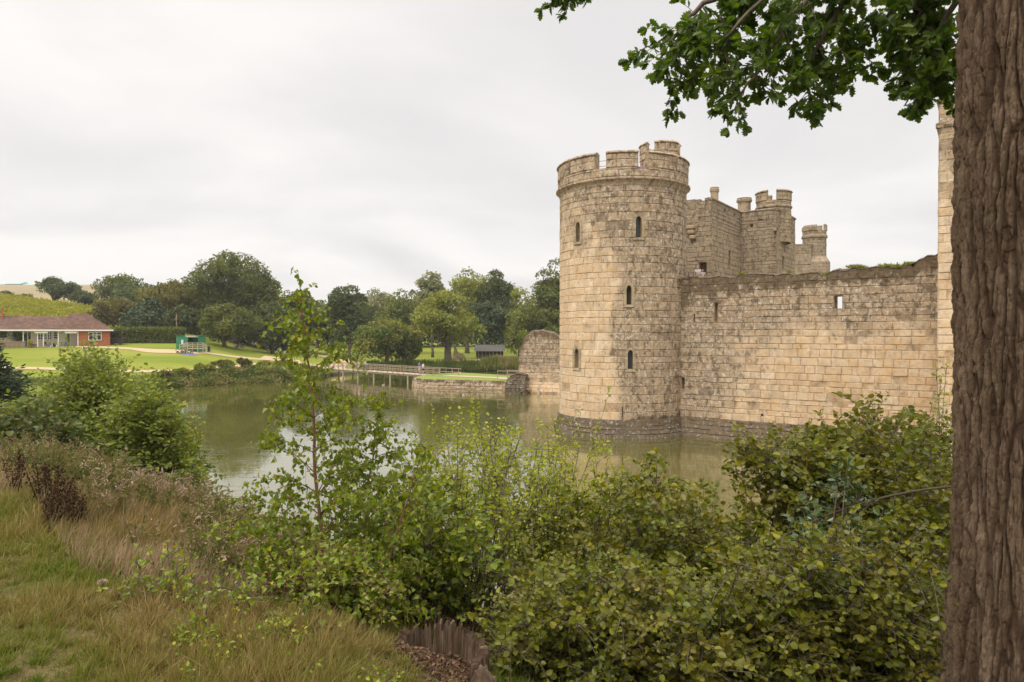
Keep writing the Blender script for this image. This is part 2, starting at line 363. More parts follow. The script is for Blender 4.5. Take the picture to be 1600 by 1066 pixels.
# ------------------------------------------------------------------ castle masonry
M_tower = stone_mat('tower_sandstone', (0.76, 0.60, 0.43), (0.67, 0.49, 0.32), (0.64, 0.41, 0.19), (0.26, 0.195, 0.13))
M_wall = stone_mat('wall_sandstone', (0.73, 0.575, 0.41), (0.64, 0.465, 0.30), (0.62, 0.385, 0.175), (0.28, 0.215, 0.155))
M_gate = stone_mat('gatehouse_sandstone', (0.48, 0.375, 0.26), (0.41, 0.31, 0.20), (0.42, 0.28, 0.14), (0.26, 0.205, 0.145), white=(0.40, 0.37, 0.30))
M_plinth = stone_mat('wet_plinth_stone', (0.20, 0.16, 0.11), (0.14, 0.105, 0.07), (0.19, 0.13, 0.07), (0.11, 0.088, 0.066), white=(0.42, 0.39, 0.32))
M_inside = plain('painted_dark_interior', (0.05, 0.042, 0.03), 0.95)
M_frame = stone_mat('window_dressing_stone', (0.48, 0.38, 0.24), (0.42, 0.32, 0.19), (0.42, 0.30, 0.15), (0.27, 0.23, 0.16))

def panel(buf, P, u0, u1, v0, v1, openings=(), seed=1, course=(0.34, 0.62), blk=(0.55, 1.15), relief=0.022, wea=None, moss=None, topf=None, du=0.5, blocks=True, depth=0.7):
    """Masonry: a recessed joint surface with real openings, and one raised rough block per stone laid over it."""
    rng = random.Random(seed); wea = wea or (lambda u, v: u * 0); moss = moss or (lambda u, v: u * 0)
    us = set(np.linspace(u0, u1, max(2, int((u1 - u0) / du) + 1)).round(4)); vs = set(np.linspace(v0, v1, max(2, int((v1 - v0) / 0.8) + 1)).round(4))
    for o in openings: us |= {round(o[0], 4), round(o[1], 4)}; vs |= {round(o[2], 4), round(o[3], 4)}
    us = np.array(sorted(us)); vs = np.array(sorted(vs)); U, V = np.meshgrid(us, vs)
    if topf is not None: V = np.minimum(V, topf(U))
    nU = len(us); q = []
    for a in range(len(vs) - 1):
        for c in range(nU - 1):
            um, vm = (us[c] + us[c + 1]) / 2, (vs[a] + vs[a + 1]) / 2
            if any(o[0] < um < o[1] and o[2] < vm < o[3] for o in openings): continue
            if V[a + 1, c] - V[a, c] < 1e-4 and V[a + 1, c + 1] - V[a, c + 1] < 1e-4: continue
            q.append((a * nU + c, a * nU + c + 1, (a + 1) * nU + c + 1, (a + 1) * nU + c))
    buf.add(P(U.ravel(), V.ravel(), 0 * U.ravel()), [np.array(q)], rnd=0.2, wea=wea(U.ravel(), V.ravel()), joint=1, moss=moss(U.ravel(), V.ravel()))
    for o in openings:                   # reveals of each opening
        a, c, e, f = o[:4]; th = o[4] if len(o) > 4 else depth
        uu = np.array([a, c, c, a]); vv = np.array([e, e, f, f])
        V3 = np.concatenate([P(uu, vv, 0 * uu), P(uu, vv, 0 * uu - th)])
        fs = [[0, 1, 5, 4], [1, 2, 6, 5], [2, 3, 7, 6], [3, 0, 4, 7]]
        if not (len(o) > 5 and o[5]): fs.append([4, 5, 6, 7])
        buf.add(V3, [fs], rnd=0.9, wea=0.4, joint=0.3, moss=0)
    if not blocks: return
    v = v0; row = 0
    while v < v1 - 0.05:
        h = min(rng.uniform(*course), v1 - v)
        if v1 - v - h < 0.12: h = v1 - v
        u = u0 - rng.uniform(0, blk[0])
        while u < u1:
            w = rng.uniform(*blk) * (0.8 + 0.4 * h / course[1]); a0, a1 = max(u, u0), min(u + w, u1); u += w
            if a1 - a0 < 0.06: continue
            segs = [(a0, a1)]
            for o in openings:
                if v + h > o[2] + 0.04 and v < o[3] - 0.04:
                    ns = []
                    for (p, r) in segs:
                        if r <= o[0] or p >= o[1]: ns.append((p, r)); continue
                        if o[0] - p > 0.06: ns.append((p, o[0]))
                        if r - o[1] > 0.06: ns.append((o[1], r))
                    segs = ns
            rv = rng.random(); out = relief * rng.uniform(0.4, 1.5); sink = rng.random() < 0.03
            for (p, r) in segs:
                vt = v + h
                if topf is not None:
                    t = float(min(topf(np.array([p]))[0], topf(np.array([r]))[0]))
                    if t < v + 0.12: continue
                    vt = min(vt, t)
                g = rng.uniform(0.004, 0.02); nu = max(3, int((r - p) / 0.16) + 2); nv = max(3, int((vt - v) / 0.16) + 2)
                uu = np.concatenate([[p + g], np.linspace(p + g + 0.03, r - g - 0.03, nu - 2), [r - g]]); vv = np.concatenate([[v + g], np.linspace(v + g + 0.03, vt - g - 0.03, nv - 2), [vt - g]])
                if r - p < 0.15: uu = np.linspace(p + g, r - g, nu)
                A, B = np.meshgrid(uu, vv); A = A + (fbm(A * 3, B * 3, seed) - 0.5) * 0.05; B = B + (fbm(A * 2.2, B * 4 + 9, seed + 3) - 0.5) * 0.05
                D = np.full(A.shape, out) + (fbm(A * 5, B * 5, seed + 8) - 0.45) * 0.05
                if sink: D = D - 0.06
                D[0, :] = D[-1, :] = -0.004; D[:, 0] = D[:, -1] = -0.004
                i = np.arange(nv - 1)[:, None] * nu; j = np.arange(nu - 1)[None]
                J = np.zeros(A.shape); J[0, :] = J[-1, :] = J[:, 0] = J[:, -1] = 0.4
                buf.add(P(A.ravel(), B.ravel(), D.ravel()), [np.stack([i + j, i + j + 1, i + j + nu + 1, i + j + nu], -1).reshape(-1, 4)],
                        rnd=rv, wea=wea(A.ravel(), B.ravel()), joint=J.ravel(), moss=moss(A.ravel(), B.ravel()))
        v += h; row += 1
SB = lambda: Buf('rnd', 'wea', 'joint', 'moss')

castle = thing('castle', 'ruined sandstone castle with round corner tower rising out of the moat', 'castle')
# ---- round corner tower
TC = np.array([8.0, 49.7]); TR = 4.5; TOP = 17.05
TH0 = math.atan2(-TC[1], -TC[0])         # the direction that faces the camera
def cylP(c, r, th0=TH0, batter=0.0, vb=0.0):
    def P(u, v, d):
        th = th0 + u / r; R = r + d + batter * np.maximum(0, vb - v)
        return np.stack([c[0] + R * np.cos(th), c[1] + R * np.sin(th), v], -1)
    return P
def on_cyl(px, py, c=TC, r=TR, th0=TH0):
    d = ray(px, py); A = d[0] ** 2 + d[1] ** 2; B = -2 * (d[0] * c[0] + d[1] * c[1]); C_ = c[0] ** 2 + c[1] ** 2 - r * r
    t = (-B - math.sqrt(max(0, B * B - 4 * A * C_))) / (2 * A); x, y = d[0] * t, d[1] * t
    return ((math.atan2(y - c[1], x - c[0]) - th0 + math.pi) % (2 * math.pi) - math.pi) * r, EYE + d[2] * t
HC = math.pi * TR
wins = []
for (px, ya, yb, hw) in ((903.5, 346, 378, 0.20), (998, 337, 371, 0.20), (983, 445, 476, 0.17), (901.5, 544, 575, 0.20), (985, 546, 577, 0.17)):
    ua, va = on_cyl(px, ya); ub, vb = on_cyl(px, yb); wins.append((ua - hw, ua + hw, vb, va, 0.55))
slits = []
for (px, ya, yb, hw) in ((973, 636, 653, 0.035), (1051, 366, 378, 0.05), (1047, 475, 487, 0.05), (1046, 571, 580, 0.04)):
    ua, va = on_cyl(px, ya); ub, vb = on_cyl(px, yb); slits.append((ua - hw, ua + hw, vb, va, 0.5))
TPl = 1.15
def twea(u, v):
    edge = -0.55 + 0.35 * np.sin(v * 0.7) + 1.4 * sstep(11, 17, v) * -1.6
    return np.clip(0.20 + 0.62 * sstep(edge - 0.25, edge + 0.5, u) + 0.38 * sstep(9.5, 15.5, v) - 0.2 * sstep(2.5, 5, -u) * (1 - sstep(11, 15, v)), 0, 1)
def tmoss(u, v):
    return np.clip(0.95 * sstep(1.9, 1.2, v) * sstep(-0.5, 1.5, u) + 0.65 * sstep(3.9, 4.6, u) * sstep(8.5, 10.5, v) * sstep(12, 10.7, v), 0, 1)
PT = cylP(TC, TR)
b = SB(); panel(b, PT, -HC, HC, TPl, TOP, wins + slits, seed=5, course=(0.38, 0.66), blk=(0.6, 1.25), wea=twea, moss=tmoss)
tower = b.build('corner_tower', M_tower, castle); tag(tower, 'tall round corner tower of cream and lichened grey stone')
# plinth, battered and rough
b = SB(); PP = cylP(TC, TR + 0.06, batter=0.28, vb=TPl)
panel(b, PP, -math.pi * (TR + 0.06), math.pi * (TR + 0.06), -0.8, TPl + 0.06, seed=8, course=(0.25, 0.45), blk=(0.4, 0.9), relief=0.05,
      wea=lambda u, v: np.clip(0.55 + 0 * u, 0, 1), moss=lambda u, v: 0.85 * sstep(0.5, 1.15, v) * sstep(0.6, 1.6, u) + 0.15)
b.lathe((TC[0], TC[1], 0), [(TR + 0.34, TPl - 1.0), (TR + 0.10, TPl + 0.04), (TR - 0.1, TPl + 0.07)], 64, False, wea=0.8, rnd=0.5, joint=0.3, moss=0.4)
b.build('plinth', M_plinth, tower)
# string course under the parapet
b = SB(); b.lathe((TC[0], TC[1], 0), [(TR - 0.05, TOP - 0.32), (TR + 0.03, TOP - 0.28), (TR + 0.09, TOP - 0.1), (TR + 0.16, TOP), (TR + 0.30, TOP + 0.10), (TR + 0.30, TOP + 0.19), (TR + 0.12, TOP + 0.27), (TR - 0.1, TOP + 0.3)], 96, False, wea=0.85, rnd=0.9, joint=0, moss=0.15)
b.build('string_course', M_tower, tower, smooth=False)
# parapet ring and merlons
PR = TR + 0.13; PV0 = TOP + 0.27; PV1 = 17.92; PV2 = 18.86
def ring_wall(buf, c, r, th, v0, v1, seed, w=0.8, ths=(-180, 180), m=0.1, th0=TH0, cap=True, closed=False, blk=(0.5, 0.95), crs=(0.42, 0.6)):
    a0, a1 = math.radians(ths[0]) * r, math.radians(ths[1]) * r
    W = lambda u, v: u * 0 + w; Mo = lambda u, v: u * 0 + m
    panel(buf, cylP(c, r, th0), a0, a1, v0, v1, (), seed, crs, blk, 0.03, W, Mo)
    Pin = cylP(c, r - th, th0)
    n = max(2, int((a1 - a0) / 0.5) + 1); u = np.linspace(a0, a1, n); o = 0 * u
    ui = u * (r - th) / r
    A = cylP(c, r, th0)(u, o + v0, o); B = cylP(c, r, th0)(u, o + v1, o); C_ = Pin(ui, o + v1, o); D = Pin(ui, o + v0, o)
    V = np.concatenate([A, B, C_, D]); k = np.arange(n - 1)
    buf.add(V, [np.stack([k + n, k + n + 1, k + 2 * n + 1, k + 2 * n], -1), np.stack([k + 3 * n, k + 2 * n, k + 2 * n + 1, k + 3 * n + 1], -1)] + ([] if closed else [np.array([[0, n, 2 * n, 3 * n], [n - 1, 4 * n - 1, 3 * n - 1, 2 * n - 1]])]), rnd=0.4, wea=w, joint=0.1, moss=m)
    if cap:                               # coping: a projecting weathered slab, chamfered
        z = v1; prof = [(r + 0.10, z + 0.0), (r + 0.13, z + 0.05), (r + 0.02, z + 0.17), (r - th / 2, z + 0.22), (r - th - 0.06, z + 0.08), (r - th - 0.06, z + 0.0)]
        th_ = th0 + u / r; V = np.concatenate([np.stack([c[0] + p[0] * np.cos(th_), c[1] + p[0] * np.sin(th_), 0 * u + p[1] + 0.03 * (fbm(u * 1.3, 0 * u + p[0], seed) - 0.5)], -1) for p in prof]); K = len(prof)
        fs = [np.stack([k + q * n, k + q * n + 1, k + ((q + 1) % K) * n + 1, k + ((q + 1) % K) * n], -1) for q in range(K)]
        buf.add(V, fs + [np.array([[q * n for q in range(K)][::-1], [q * n + n - 1 for q in range(K)]])], rnd=0.9, wea=0.9, joint=0, moss=0.3)
b = SB(); ring_wall(b, TC, PR, 0.5, PV0, PV1, 21, cap=False, closed=True); par = b.build('parapet', M_tower, tower)
def ang(px, z=18.4): return math.degrees(on_cyl(px, 245, TC, PR)[0] / PR)
merl = [(-172, -148), (-140, -112), (-106, -86)] + [(ang(a), ang(c_)) for a, c_ in ((891.5, 932), (947, 997.5), (1013, 1056))] + [(76, 96), (104, 130), (138, 165)]
merl[2] = (-104, ang(889))
merl[6] = (ang(1058.5), 100)
for n_, (a0, a1) in enumerate(merl):
    b = SB(); ring_wall(b, TC, PR, 0.5, PV1 + 0.004, PV2, 30 + n_, ths=(a0, a1)); b.build('merlon', M_tower, par)
b = SB(); b.lathe((TC[0], TC[1], 0), [(TR - 0.3, 16.7), (TR - 0.3, 17.0)], 48, True, wea=0.8, rnd=0.4, joint=0, moss=0.1); b.build('roof_deck', M_gate, tower)
# handrails seen through the gap between merlons
M_rail = plain('faded_red_rail', (0.45, 0.30, 0.26), 0.5)
b = Buf()
for zz in (18.22, 18.58):
    th = TH0 + np.radians(np.linspace(ang(928), ang(950), 5)); b.tube(np.stack([TC[0] + 4.0 * np.cos(th), TC[1] + 4.0 * np.sin(th), 0 * th + zz], -1), 0.022, 6)
for a_ in (ang(929), ang(949)):
    th = TH0 + math.radians(a_); b.tube([(TC[0] + 4.0 * math.cos(th), TC[1] + 4.0 * math.sin(th), z) for z in (17.0, 18.62)], 0.022, 6)
b.build('handrail', M_rail, tower)
# stair turret on the roof with its own merlons and a chimney in front
SC = at(1031, 245, 51.6)[:2]; SR = 1.42; b = SB(); th_s = math.atan2(-SC[1], -SC[0])
panel(b, cylP(SC, SR, th_s), -math.pi * SR, math.pi * SR, 16.9, 19.9, (), 51, wea=lambda u, v: u * 0 + 0.8, moss=lambda u, v: u * 0 + 0.05, blk=(0.4, 0.8))
b.lathe((SC[0], SC[1], 0), [(SR - 0.2, 19.0), (SR - 0.2, 19.8)], 24, True, wea=0.8)
tur = b.build('stair_turret', M_tower, tower)
for k_, (a0, a1) in enumerate(((-112, -42), (-15, 62), (88, 135), (160, 215))):
    b = SB(); ring_wall(b, SC, SR + 0.05, 0.32, 19.85, 20.95, 60 + k_, ths=(a0, a1), th0=th_s, blk=(0.35, 0.6)); b.build('merlon', M_tower, tur)
cc = at(1050, 245, 50.4); b = SB()
b.lathe((cc[0], cc[1], 0), [(0.36, 17.0), (0.36, 19.9), (0.42, 19.95), (0.44, 20.1), (0.37, 20.15), (0.37, 20.25), (0.45, 20.35), (0.44, 20.42), (0.28, 20.46), (0.24, 20.2)], 12, False, wea=0.85, rnd=0.9, moss=0.1)
b.build('chimney', M_tower, tower)

# window dressings: raised arched surround, glass pane or dark sheet painting in the interior, sloping sill
M_glassy = plain('leaded_dark_glass', (0.035, 0.04, 0.05), 0.25)
def window(P, w, parent, arch=True, fill=None, bars=False):
    u0, u1, v0, v1 = w[:4]; um = (u0 + u1) / 2; hw = (u1 - u0) / 2; b = SB()
    t = 0.19; vs = v1 - 0.34
    inn = [(u0, v0), (u0, vs)]; outn = [(u0 - t, v0), (u0 - t, vs)]
    for k in range(1, 8):
        a = math.pi - k * math.pi / 8; inn.append((um + hw * math.cos(a), vs + 0.30 * math.sin(a))); outn.append((um + (hw + t) * math.cos(a), vs + (0.30 + t) * math.sin(a)))
    inn += [(u1, vs), (u1, v0)]; outn += [(u1 + t, vs), (u1 + t, v0)]
    n = len(inn); I = np.array(inn); O = np.array(outn); f = lambda A, d: P(A[:, 0], A[:, 1], np.full(n, d))
    V = np.concatenate([f(O, -0.01), f(O, 0.075), f(I, 0.055), f(I, -0.22)]); k = np.arange(n - 1)
    b.add(V, [np.stack([k + q * n, k + q * n + 1, k + (q + 1) * n + 1, k + (q + 1) * n], -1) for q in range(3)], rnd=0.4, wea=0.45, joint=0, moss=0)
    # spandrels close the square opening above the arch
    top = [(u0 - 0.02, v1 + 0.05)] + inn[1:-1] + [(u1 + 0.02, v1 + 0.05)]
    A = np.array(inn[1:-1]); B = A.copy(); B[:, 1] = v1 + 0.02; m_ = len(A); k = np.arange(m_ - 1)
    b.add(np.concatenate([P(A[:, 0], A[:, 1], np.full(m_, -0.05)), P(B[:, 0], B[:, 1], np.full(m_, -0.05))]), [np.stack([k, k + 1, k + m_ + 1, k + m_], -1)], rnd=0.4, wea=0.5)
    win = b.build('window', M_frame, parent)
    b = SB(); uu = np.array([u0 - 0.16, u1 + 0.16]); pts = []
    for (vv, d) in ((v0 - 0.02, -0.3), (v0 - 0.02, 0.06), (v0 - 0.16, 0.10), (v0 - 0.24, 0.02)): pts.append(P(uu, np.full(2, vv), np.full(2, d)))
    b.add(np.concatenate(pts), [[[0, 1, 3, 2], [2, 3, 5, 4], [4, 5, 7, 6]]], rnd=0.4, wea=0.6)
    b.build('window_sill', M_frame, parent)
    return win
for k_, w in enumerate(wins):
    win = window(PT, w, tower)
    b = Buf(); u0, u1, v0, v1 = w[:4]; um = (u0 + u1) / 2
    if k_ in (0, 3): ua, ub, mt = um - 0.06, u1 + 0.0, M_inside  # dark sheet over part of the opening paints in the unlit interior
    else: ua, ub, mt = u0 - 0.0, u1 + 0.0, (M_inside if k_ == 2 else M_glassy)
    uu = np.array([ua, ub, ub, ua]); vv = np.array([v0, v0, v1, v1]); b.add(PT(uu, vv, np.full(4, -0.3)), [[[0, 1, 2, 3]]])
    if k_ in (1, 4):
        uu = np.array([um - 0.02, um + 0.02] * 2); 
    b.build('pane_or_dark_sheet', mt, tower)

# ---- west curtain wall
WA = math.radians(-35); wa = np.array([math.cos(WA), math.sin(WA)]); wn = np.array([math.sin(WA), -math.cos(WA)])  # wn points to the camera
W0 = np.array([11.67, 47.0])
def planeP(o, a, n):
    def P(u, v, d): return np.stack([o[0] + a[0] * u + n[0] * d, o[1] + a[1] * u + n[1] * d, v], -1)
    return P
PW = planeP(W0, wa, wn)
def on_plane(px, py, o, a):
    d = ray(px, py); A = np.array([[d[0], -a[0]], [d[1], -a[1]]]); t, u = np.linalg.solve(A, np.array(o)); return u, EYE + d[2] * t
tp = [on_plane(px, py, W0, wa) for px, py in ((1062, 433), (1090, 434), (1150, 431), (1190, 430), (1230, 427.5), (1290, 427), (1296, 424.5), (1340, 419.5), (1400, 416.5), (1428, 415), (1431, 404), (1445, 402), (1462, 402), (1465, 396), (1473, 388))]
TU = np.array([p[0] for p in tp]); TV = np.array([p[1] for p in tp])
def wtop(u): return np.interp(u, TU, TV) + 0.20 * (hsh(np.floor(np.asarray(u) / 0.55), np.asarray(u) * 0, 0, 6) - 0.6) + 0.12 * (fbm(np.asarray(u) * 1.7, np.asarray(u) * 0, 44) - 0.5) + 0.06 * (vnoise(np.asarray(u) * 5, np.asarray(u) * 0, 45) - 0.5)
UE = on_plane(1471, 560, W0, wa)[0]
def wopen(pa, pb, ya, yb, *r):
    ua, va = on_plane(pa, ya, W0, wa); ub, vb = on_plane(pb, yb, W0, wa); return (ua, ub, vb, va) + r
hole = wopen(1303.5, 1316, 462.5, 482, 1.2, True)
wop = [hole, wopen(1116.5, 1121.5, 473, 502.5, 0.5), wopen(1084, 1086, 491, 503, 0.4), wopen(1064.5, 1070, 589.5, 609, 0.5), wopen(1189, 1193, 646.5, 651, 0.3)]
def wwea(u, v):
    d = 0.95 * sstep(5.6, 9.4, v + 0.5 * np.sin(u * 1.3)) + 0.85 * sstep(7.5, 1.0, u) * sstep(1.0, 4.5, v + 2.2 - u * 0.4) + 0.12
    return np.clip(d, 0, 1)
def wmoss(u, v):
    return np.clip(0.85 * sstep(1.2, 0.25, wtop(u) - v) + 0.30 * sstep(2.6, 0.6, wtop(u) - v) + 0.42 * sstep(8.5, 1.0, u) * sstep(2.8, 1.2, wtop(u) - v) + 0.55 * sstep(0.8, 0.0, u) * sstep(6.5, 9.5, v), 0, 1)
b = SB(); WP = 1.2
panel(b, PW, -1.2, UE + 0.6, WP, 12.0, wop, seed=77, course=(0.30, 0.52), blk=(0.42, 1.0), wea=wwea, moss=wmoss, topf=wtop, du=0.22, relief=0.03)
u = np.linspace(-1.2, UE + 0.6, 90); o = 0 * u; n = len(u); t_ = wtop(u); hv = 0.25 * fbm(u * 1.8, o, 9)
V = np.concatenate([PW(u, t_, o + 0.05), PW(u, t_ + hv, o - 0.45), PW(u, t_ + hv * 0.4, o - 1.0), PW(u, t_ - 0.05, o - 1.2)])
k = np.arange(n - 1)
b.add(V, [np.stack([k + q * n, k + q * n + 1, k + (q + 1) * n + 1, k + (q + 1) * n], -1) for q in range(3)], rnd=0.3, wea=1, joint=0.2, moss=1)
# the wall's inner face, with the same through-opening
ub_ = np.array(sorted(set(list(np.linspace(-1.2, UE + 0.6, 30).round(3)) + [hole[0], hole[1]]))); vb_ = np.array([0, 4, hole[2], hole[3], 20.0])
U_, V_ = np.meshgrid(ub_, vb_); V_ = np.minimum(V_, wtop(U_) - 0.05); nU = len(ub_); q = []
for r_ in range(4):
    for c_ in range(nU - 1):
        if r_ == 2 and ub_[c_] >= hole[0] - 1e-6 and ub_[c_ + 1] <= hole[1] + 1e-6: continue
        q.append((r_ * nU + c_, (r_ + 1) * nU + c_, (r_ + 1) * nU + c_ + 1, r_ * nU + c_ + 1))
b.add(PW(U_.ravel(), V_.ravel(), -1.2 + 0 * U_.ravel()), [np.array(q)], rnd=0.4, wea=0.7, joint=0.2, moss=0)
curtain = tag(b.build('curtain_wall', M_wall, castle), 'long broken topped curtain wall stained grey above and cream below')
b = SB()
def PWp(u, v, d): return PW(u, v, d + 0.06 + 0.42 * np.maximum(0, (WP - v)) * (0.8 + 0.4 * fbm(u * 0.8, v, 5)))
panel(b, PWp, -0.6, UE + 0.6, -0.8, WP + 0.05, seed=12, course=(0.25, 0.42), blk=(0.35, 0.85), relief=0.05, wea=lambda u, v: u * 0 + 0.6, moss=lambda u, v: 0.55 * sstep(0.5, 1.1, v) + 0.1)
u = np.linspace(-0.6, UE + 0.6, 60); o = 0 * u; n = len(u); k = np.arange(n - 1)
b.add(np.concatenate([PWp(u, o + WP - 0.02, o), PW(u, o + WP + 0.16, o - 0.02)]), [np.stack([k, k + 1, k + n + 1, k + n], -1)], rnd=0.3, wea=0.8, joint=0.2, moss=0.6)
b.build('plinth', M_plinth, curtain)

# ---- square mid tower at the right edge (its flank runs towards the moat)
ST0 = W0 + wa * UE; flank = wn; SH = 18.9
b = SB(); D_ = 3.6
cw = lambda u, v: np.clip(0.15 + 0.6 * sstep(12, 17, v) + u * 0, 0, 1); zz = lambda u, v: u * 0
e1 = ST0 + wn * D_
panel(b, planeP(ST0, wn, -wa), 0, D_, -0.5, SH, [], 91, (0.34, 0.6), (0.5, 1.1), wea=cw, moss=zz)
panel(b, planeP(e1, wa, wn), 0, 7.5, -0.5, SH, [(3.3, 3.75, 9, 10.2, 0.5)], 92, (0.34, 0.6), (0.5, 1.1), wea=cw, moss=zz)
panel(b, planeP(e1 + wa * 7.5, -wn, wa), 0, D_, -0.5, SH, [], 93, wea=cw, moss=zz)
panel(b, planeP(ST0 - wn * 3, wn, -wa), 0, 3.0, 9, SH, [], 94, wea=cw, moss=zz)
V = [ST0 - wn * 3, e1, e1 + wa * 7.5, ST0 + wa * 7.5 - wn * 3]; b.add([(*p, SH) for p in V], [[[0, 1, 2, 3]]], wea=0.8)
sq = tag(b.build('square_tower', M_tower, castle), 'tall square tower partly hidden behind the oak trunk')
b = SB(); cs = [ST0 - wn * 3, e1, e1 + wa * 7.5]
def band(buf, pts, z0, z1, out, closed=False, **kw):  # projecting moulding along a polyline, outside on the right-hand side
    for p, q_ in zip(pts[:-1], pts[1:]):
        d = (q_ - p) / np.linalg.norm(q_ - p); nn = np.array([d[1], -d[0]]); p2, q2 = p - d * out, q_ + d * out
        V = []
        for (oo, z) in ((-0.1, z0), (out * 0.4, z0), (out, z0 + (z1 - z0) * 0.45), (out, z1 - 0.05), (out * 0.5, z1), (-0.4, z1 + 0.04)): V += [(*(p2 + nn * oo), z), (*(q2 + nn * oo), z)]
        buf.add(V, [[[2 * k, 2 * k + 1, 2 * k + 3, 2 * k + 2] for k in range(5)]] , **kw)
        buf.add(V, [[[0, 2, 4, 6, 8, 10], [11, 9, 7, 5, 3, 1]]], **kw)
band(b, cs, SH - 1.35, SH - 1.1, 0.14, wea=0.8, rnd=0.9); band(b, cs, SH - 0.05, SH + 0.15, 0.12, wea=0.8, rnd=0.9)
b.build('string_course', M_tower, sq)

# ---- gatehouse beyond the wall
G1 = at(1112.5, 310, 58.4)[:2]; ga = wa; gb = np.array([-wa[1], wa[0]])
G2 = G1 + gb * 8.2; G3 = G2 + ga * 3.36; G4 = G3 + gb * 7.0; G0 = G1 - ga * 6.5; GT = 18.35
gw = lambda k: (lambda u, v: np.clip(0.45 + k + 0.25 * sstep(15, 18, v), 0, 1) + u * 0)  # weathering tone; k also paints the shaded faces darker
b = SB(); gz = lambda u, v: u * 0 + 0.12
def pl(p, q_): d = (q_ - p) / np.linalg.norm(q_ - p); return d, np.array([d[1], -d[0]]), np.linalg.norm(q_ - p)
def gopen(p, d, *L):
    out = []
    for (pa, pb, ya, yb, dep) in L:
        ua, va = on_plane(pa, ya, p, d); ub2, vb2 = on_plane(pb, yb, p, d); out.append((ua, ub2, vb2, va, dep))
    return out
specs = [(G0, G1, [(1069.5, 1076, 353, 365, 0.6), (1092.5, 1104, 410, 432, 0.9)], 0.3), (G1, G2, [(1138.6, 1140.6, 392, 416, 0.4), (1131, 1133.5, 326, 332, 0.3), (1146, 1148.5, 334, 339, 0.3)], 0.0),
         (G2, G3, [(1172.5, 1176.5, 350, 355, 0.4), (1184.5, 1192, 342.5, 347, 0.15)], 0.3), (G3, G4, [(1213.5, 1215.5, 356, 361, 0.3), (1222, 1225, 400, 421, 0.4), (1228.5, 1230, 365, 370, 0.3), (1219.5, 1221.5, 336, 344, 0.3), (1227, 1229, 342, 348, 0.3)], 0.05)]
for n_, (p, q_, ops, k_) in enumerate(specs):
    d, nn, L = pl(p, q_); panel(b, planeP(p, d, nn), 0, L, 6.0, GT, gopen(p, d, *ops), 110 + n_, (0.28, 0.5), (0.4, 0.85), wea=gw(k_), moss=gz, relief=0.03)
Gb = [G0, G1, G2, G3, G4, G4 - ga * 9.9, G0 + gb * 15.2]
b.add([(*p, GT - 0.5) for p in Gb], [[[0, 1, 2, 3, 4, 5, 6]]], wea=0.9)
panel(b, planeP(G4, -ga, gb), 0, 9.9, 6, GT, (), 118, blocks=False); panel(b, planeP(G0 + gb * 15.2, -gb, -ga), 0, 15.2, 6, GT, (), 119, blocks=False)
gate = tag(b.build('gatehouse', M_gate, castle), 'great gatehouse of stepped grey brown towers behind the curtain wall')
b = SB(); band(b, [G1, G2, G3, G4], GT, GT + 0.2, 0.10, wea=0.8, rnd=0.5); b.build('coping', M_gate, gate)
# corbelled projection and crenels on the left tower
dg, ng, Lg = pl(G0, G1)
for (pa, pb, z0, z1) in ((1062, 1086, GT + 0.004, 18.55), (1086.5, 1094.5, GT + 0.004, 18.5), (1101.5, 1112.4, GT - 0.3, 18.55)):
    ua = on_plane(pa, 330, G0, dg)[0]; ub2 = on_plane(pb, 330, G0, dg)[0]; b = SB()
    panel(b, planeP(G0, dg, ng), ua, ub2, GT - 1.6, z1, (), 130, (0.3, 0.45), (0.35, 0.7), wea=gw(0.2), moss=gz); p0 = G0 + dg * ua; p1 = G0 + dg * ub2
    Vb = [(*p0, GT - 1.6), (*p1, GT - 1.6), (*p1, z1), (*p0, z1)]; back = [(*(p0 - ng * 0.5), GT - 1.6), (*(p1 - ng * 0.5), GT - 1.6), (*(p1 - ng * 0.5), z1), (*(p0 - ng * 0.5), z1)]
    off = np.array([*(ng * 0.03), 0])
    b.add(np.array(Vb + back) + off, [[[3, 2, 6, 7], [1, 5, 6, 2], [0, 3, 7, 4], [4, 7, 6, 5]]], wea=0.7, rnd=0.4)
    b.build('merlon', M_gate, gate)
b = SB()
for (px, py, s_) in ((1080, 356, 0.42), (1080.5, 363, 0.36), (1083, 371, 0.30)):
    u_, v_ = on_plane(px, py, G0, dg); c0 = G0 + dg * u_ + ng * 0.15; b.lathe((c0[0], c0[1], v_ - 0.2), [(s_ * 0.7, 0), (s_, 0.1), (s_, 0.28), (s_ * 0.8, 0.36)], 10, True, wea=0.4, rnd=0.9)
b.build('corbel', M_gate, gate)
def turret(px, Y, r, z0, z1, mer, seed, name, label=None, mh=0.9, sides=0):
    c = at(px, 300, Y)[:2]; t0 = math.atan2(-c[1], -c[0]); b = SB()
    panel(b, cylP(c, r, t0), -math.pi * r, math.pi * r, z0, z1, (), seed, (0.3, 0.48), (0.35, 0.7), wea=lambda u, v: u * 0 + 0.55, moss=lambda u, v: u * 0 + 0.1)
    b.lathe((c[0], c[1], 0), [(r, z1 - 0.75), (r + 0.12, z1 - 0.62), (r + 0.12, z1 - 0.5), (r + 0.03, z1 - 0.42)], 28, False, wea=0.9, rnd=0.9)
    b.lathe((c[0], c[1], 0), [(r - 0.1, z1 - 0.1), (r - 0.1, z1 - 0.02)], 28, True, wea=0.9)
    o = b.build(name, M_gate, gate); 
    if label: o['label'] = label
    for q_, (a0, a1) in enumerate(mer):
        b = SB(); ring_wall(b, c, r + 0.04, 0.3, z1 - 0.004, z1 + mh, seed + 3 + q_, ths=(a0, a1), th0=t0, w=0.6, blk=(0.35, 0.6), crs=(0.3, 0.45)); b.build('merlon', M_gate, o)
    return o
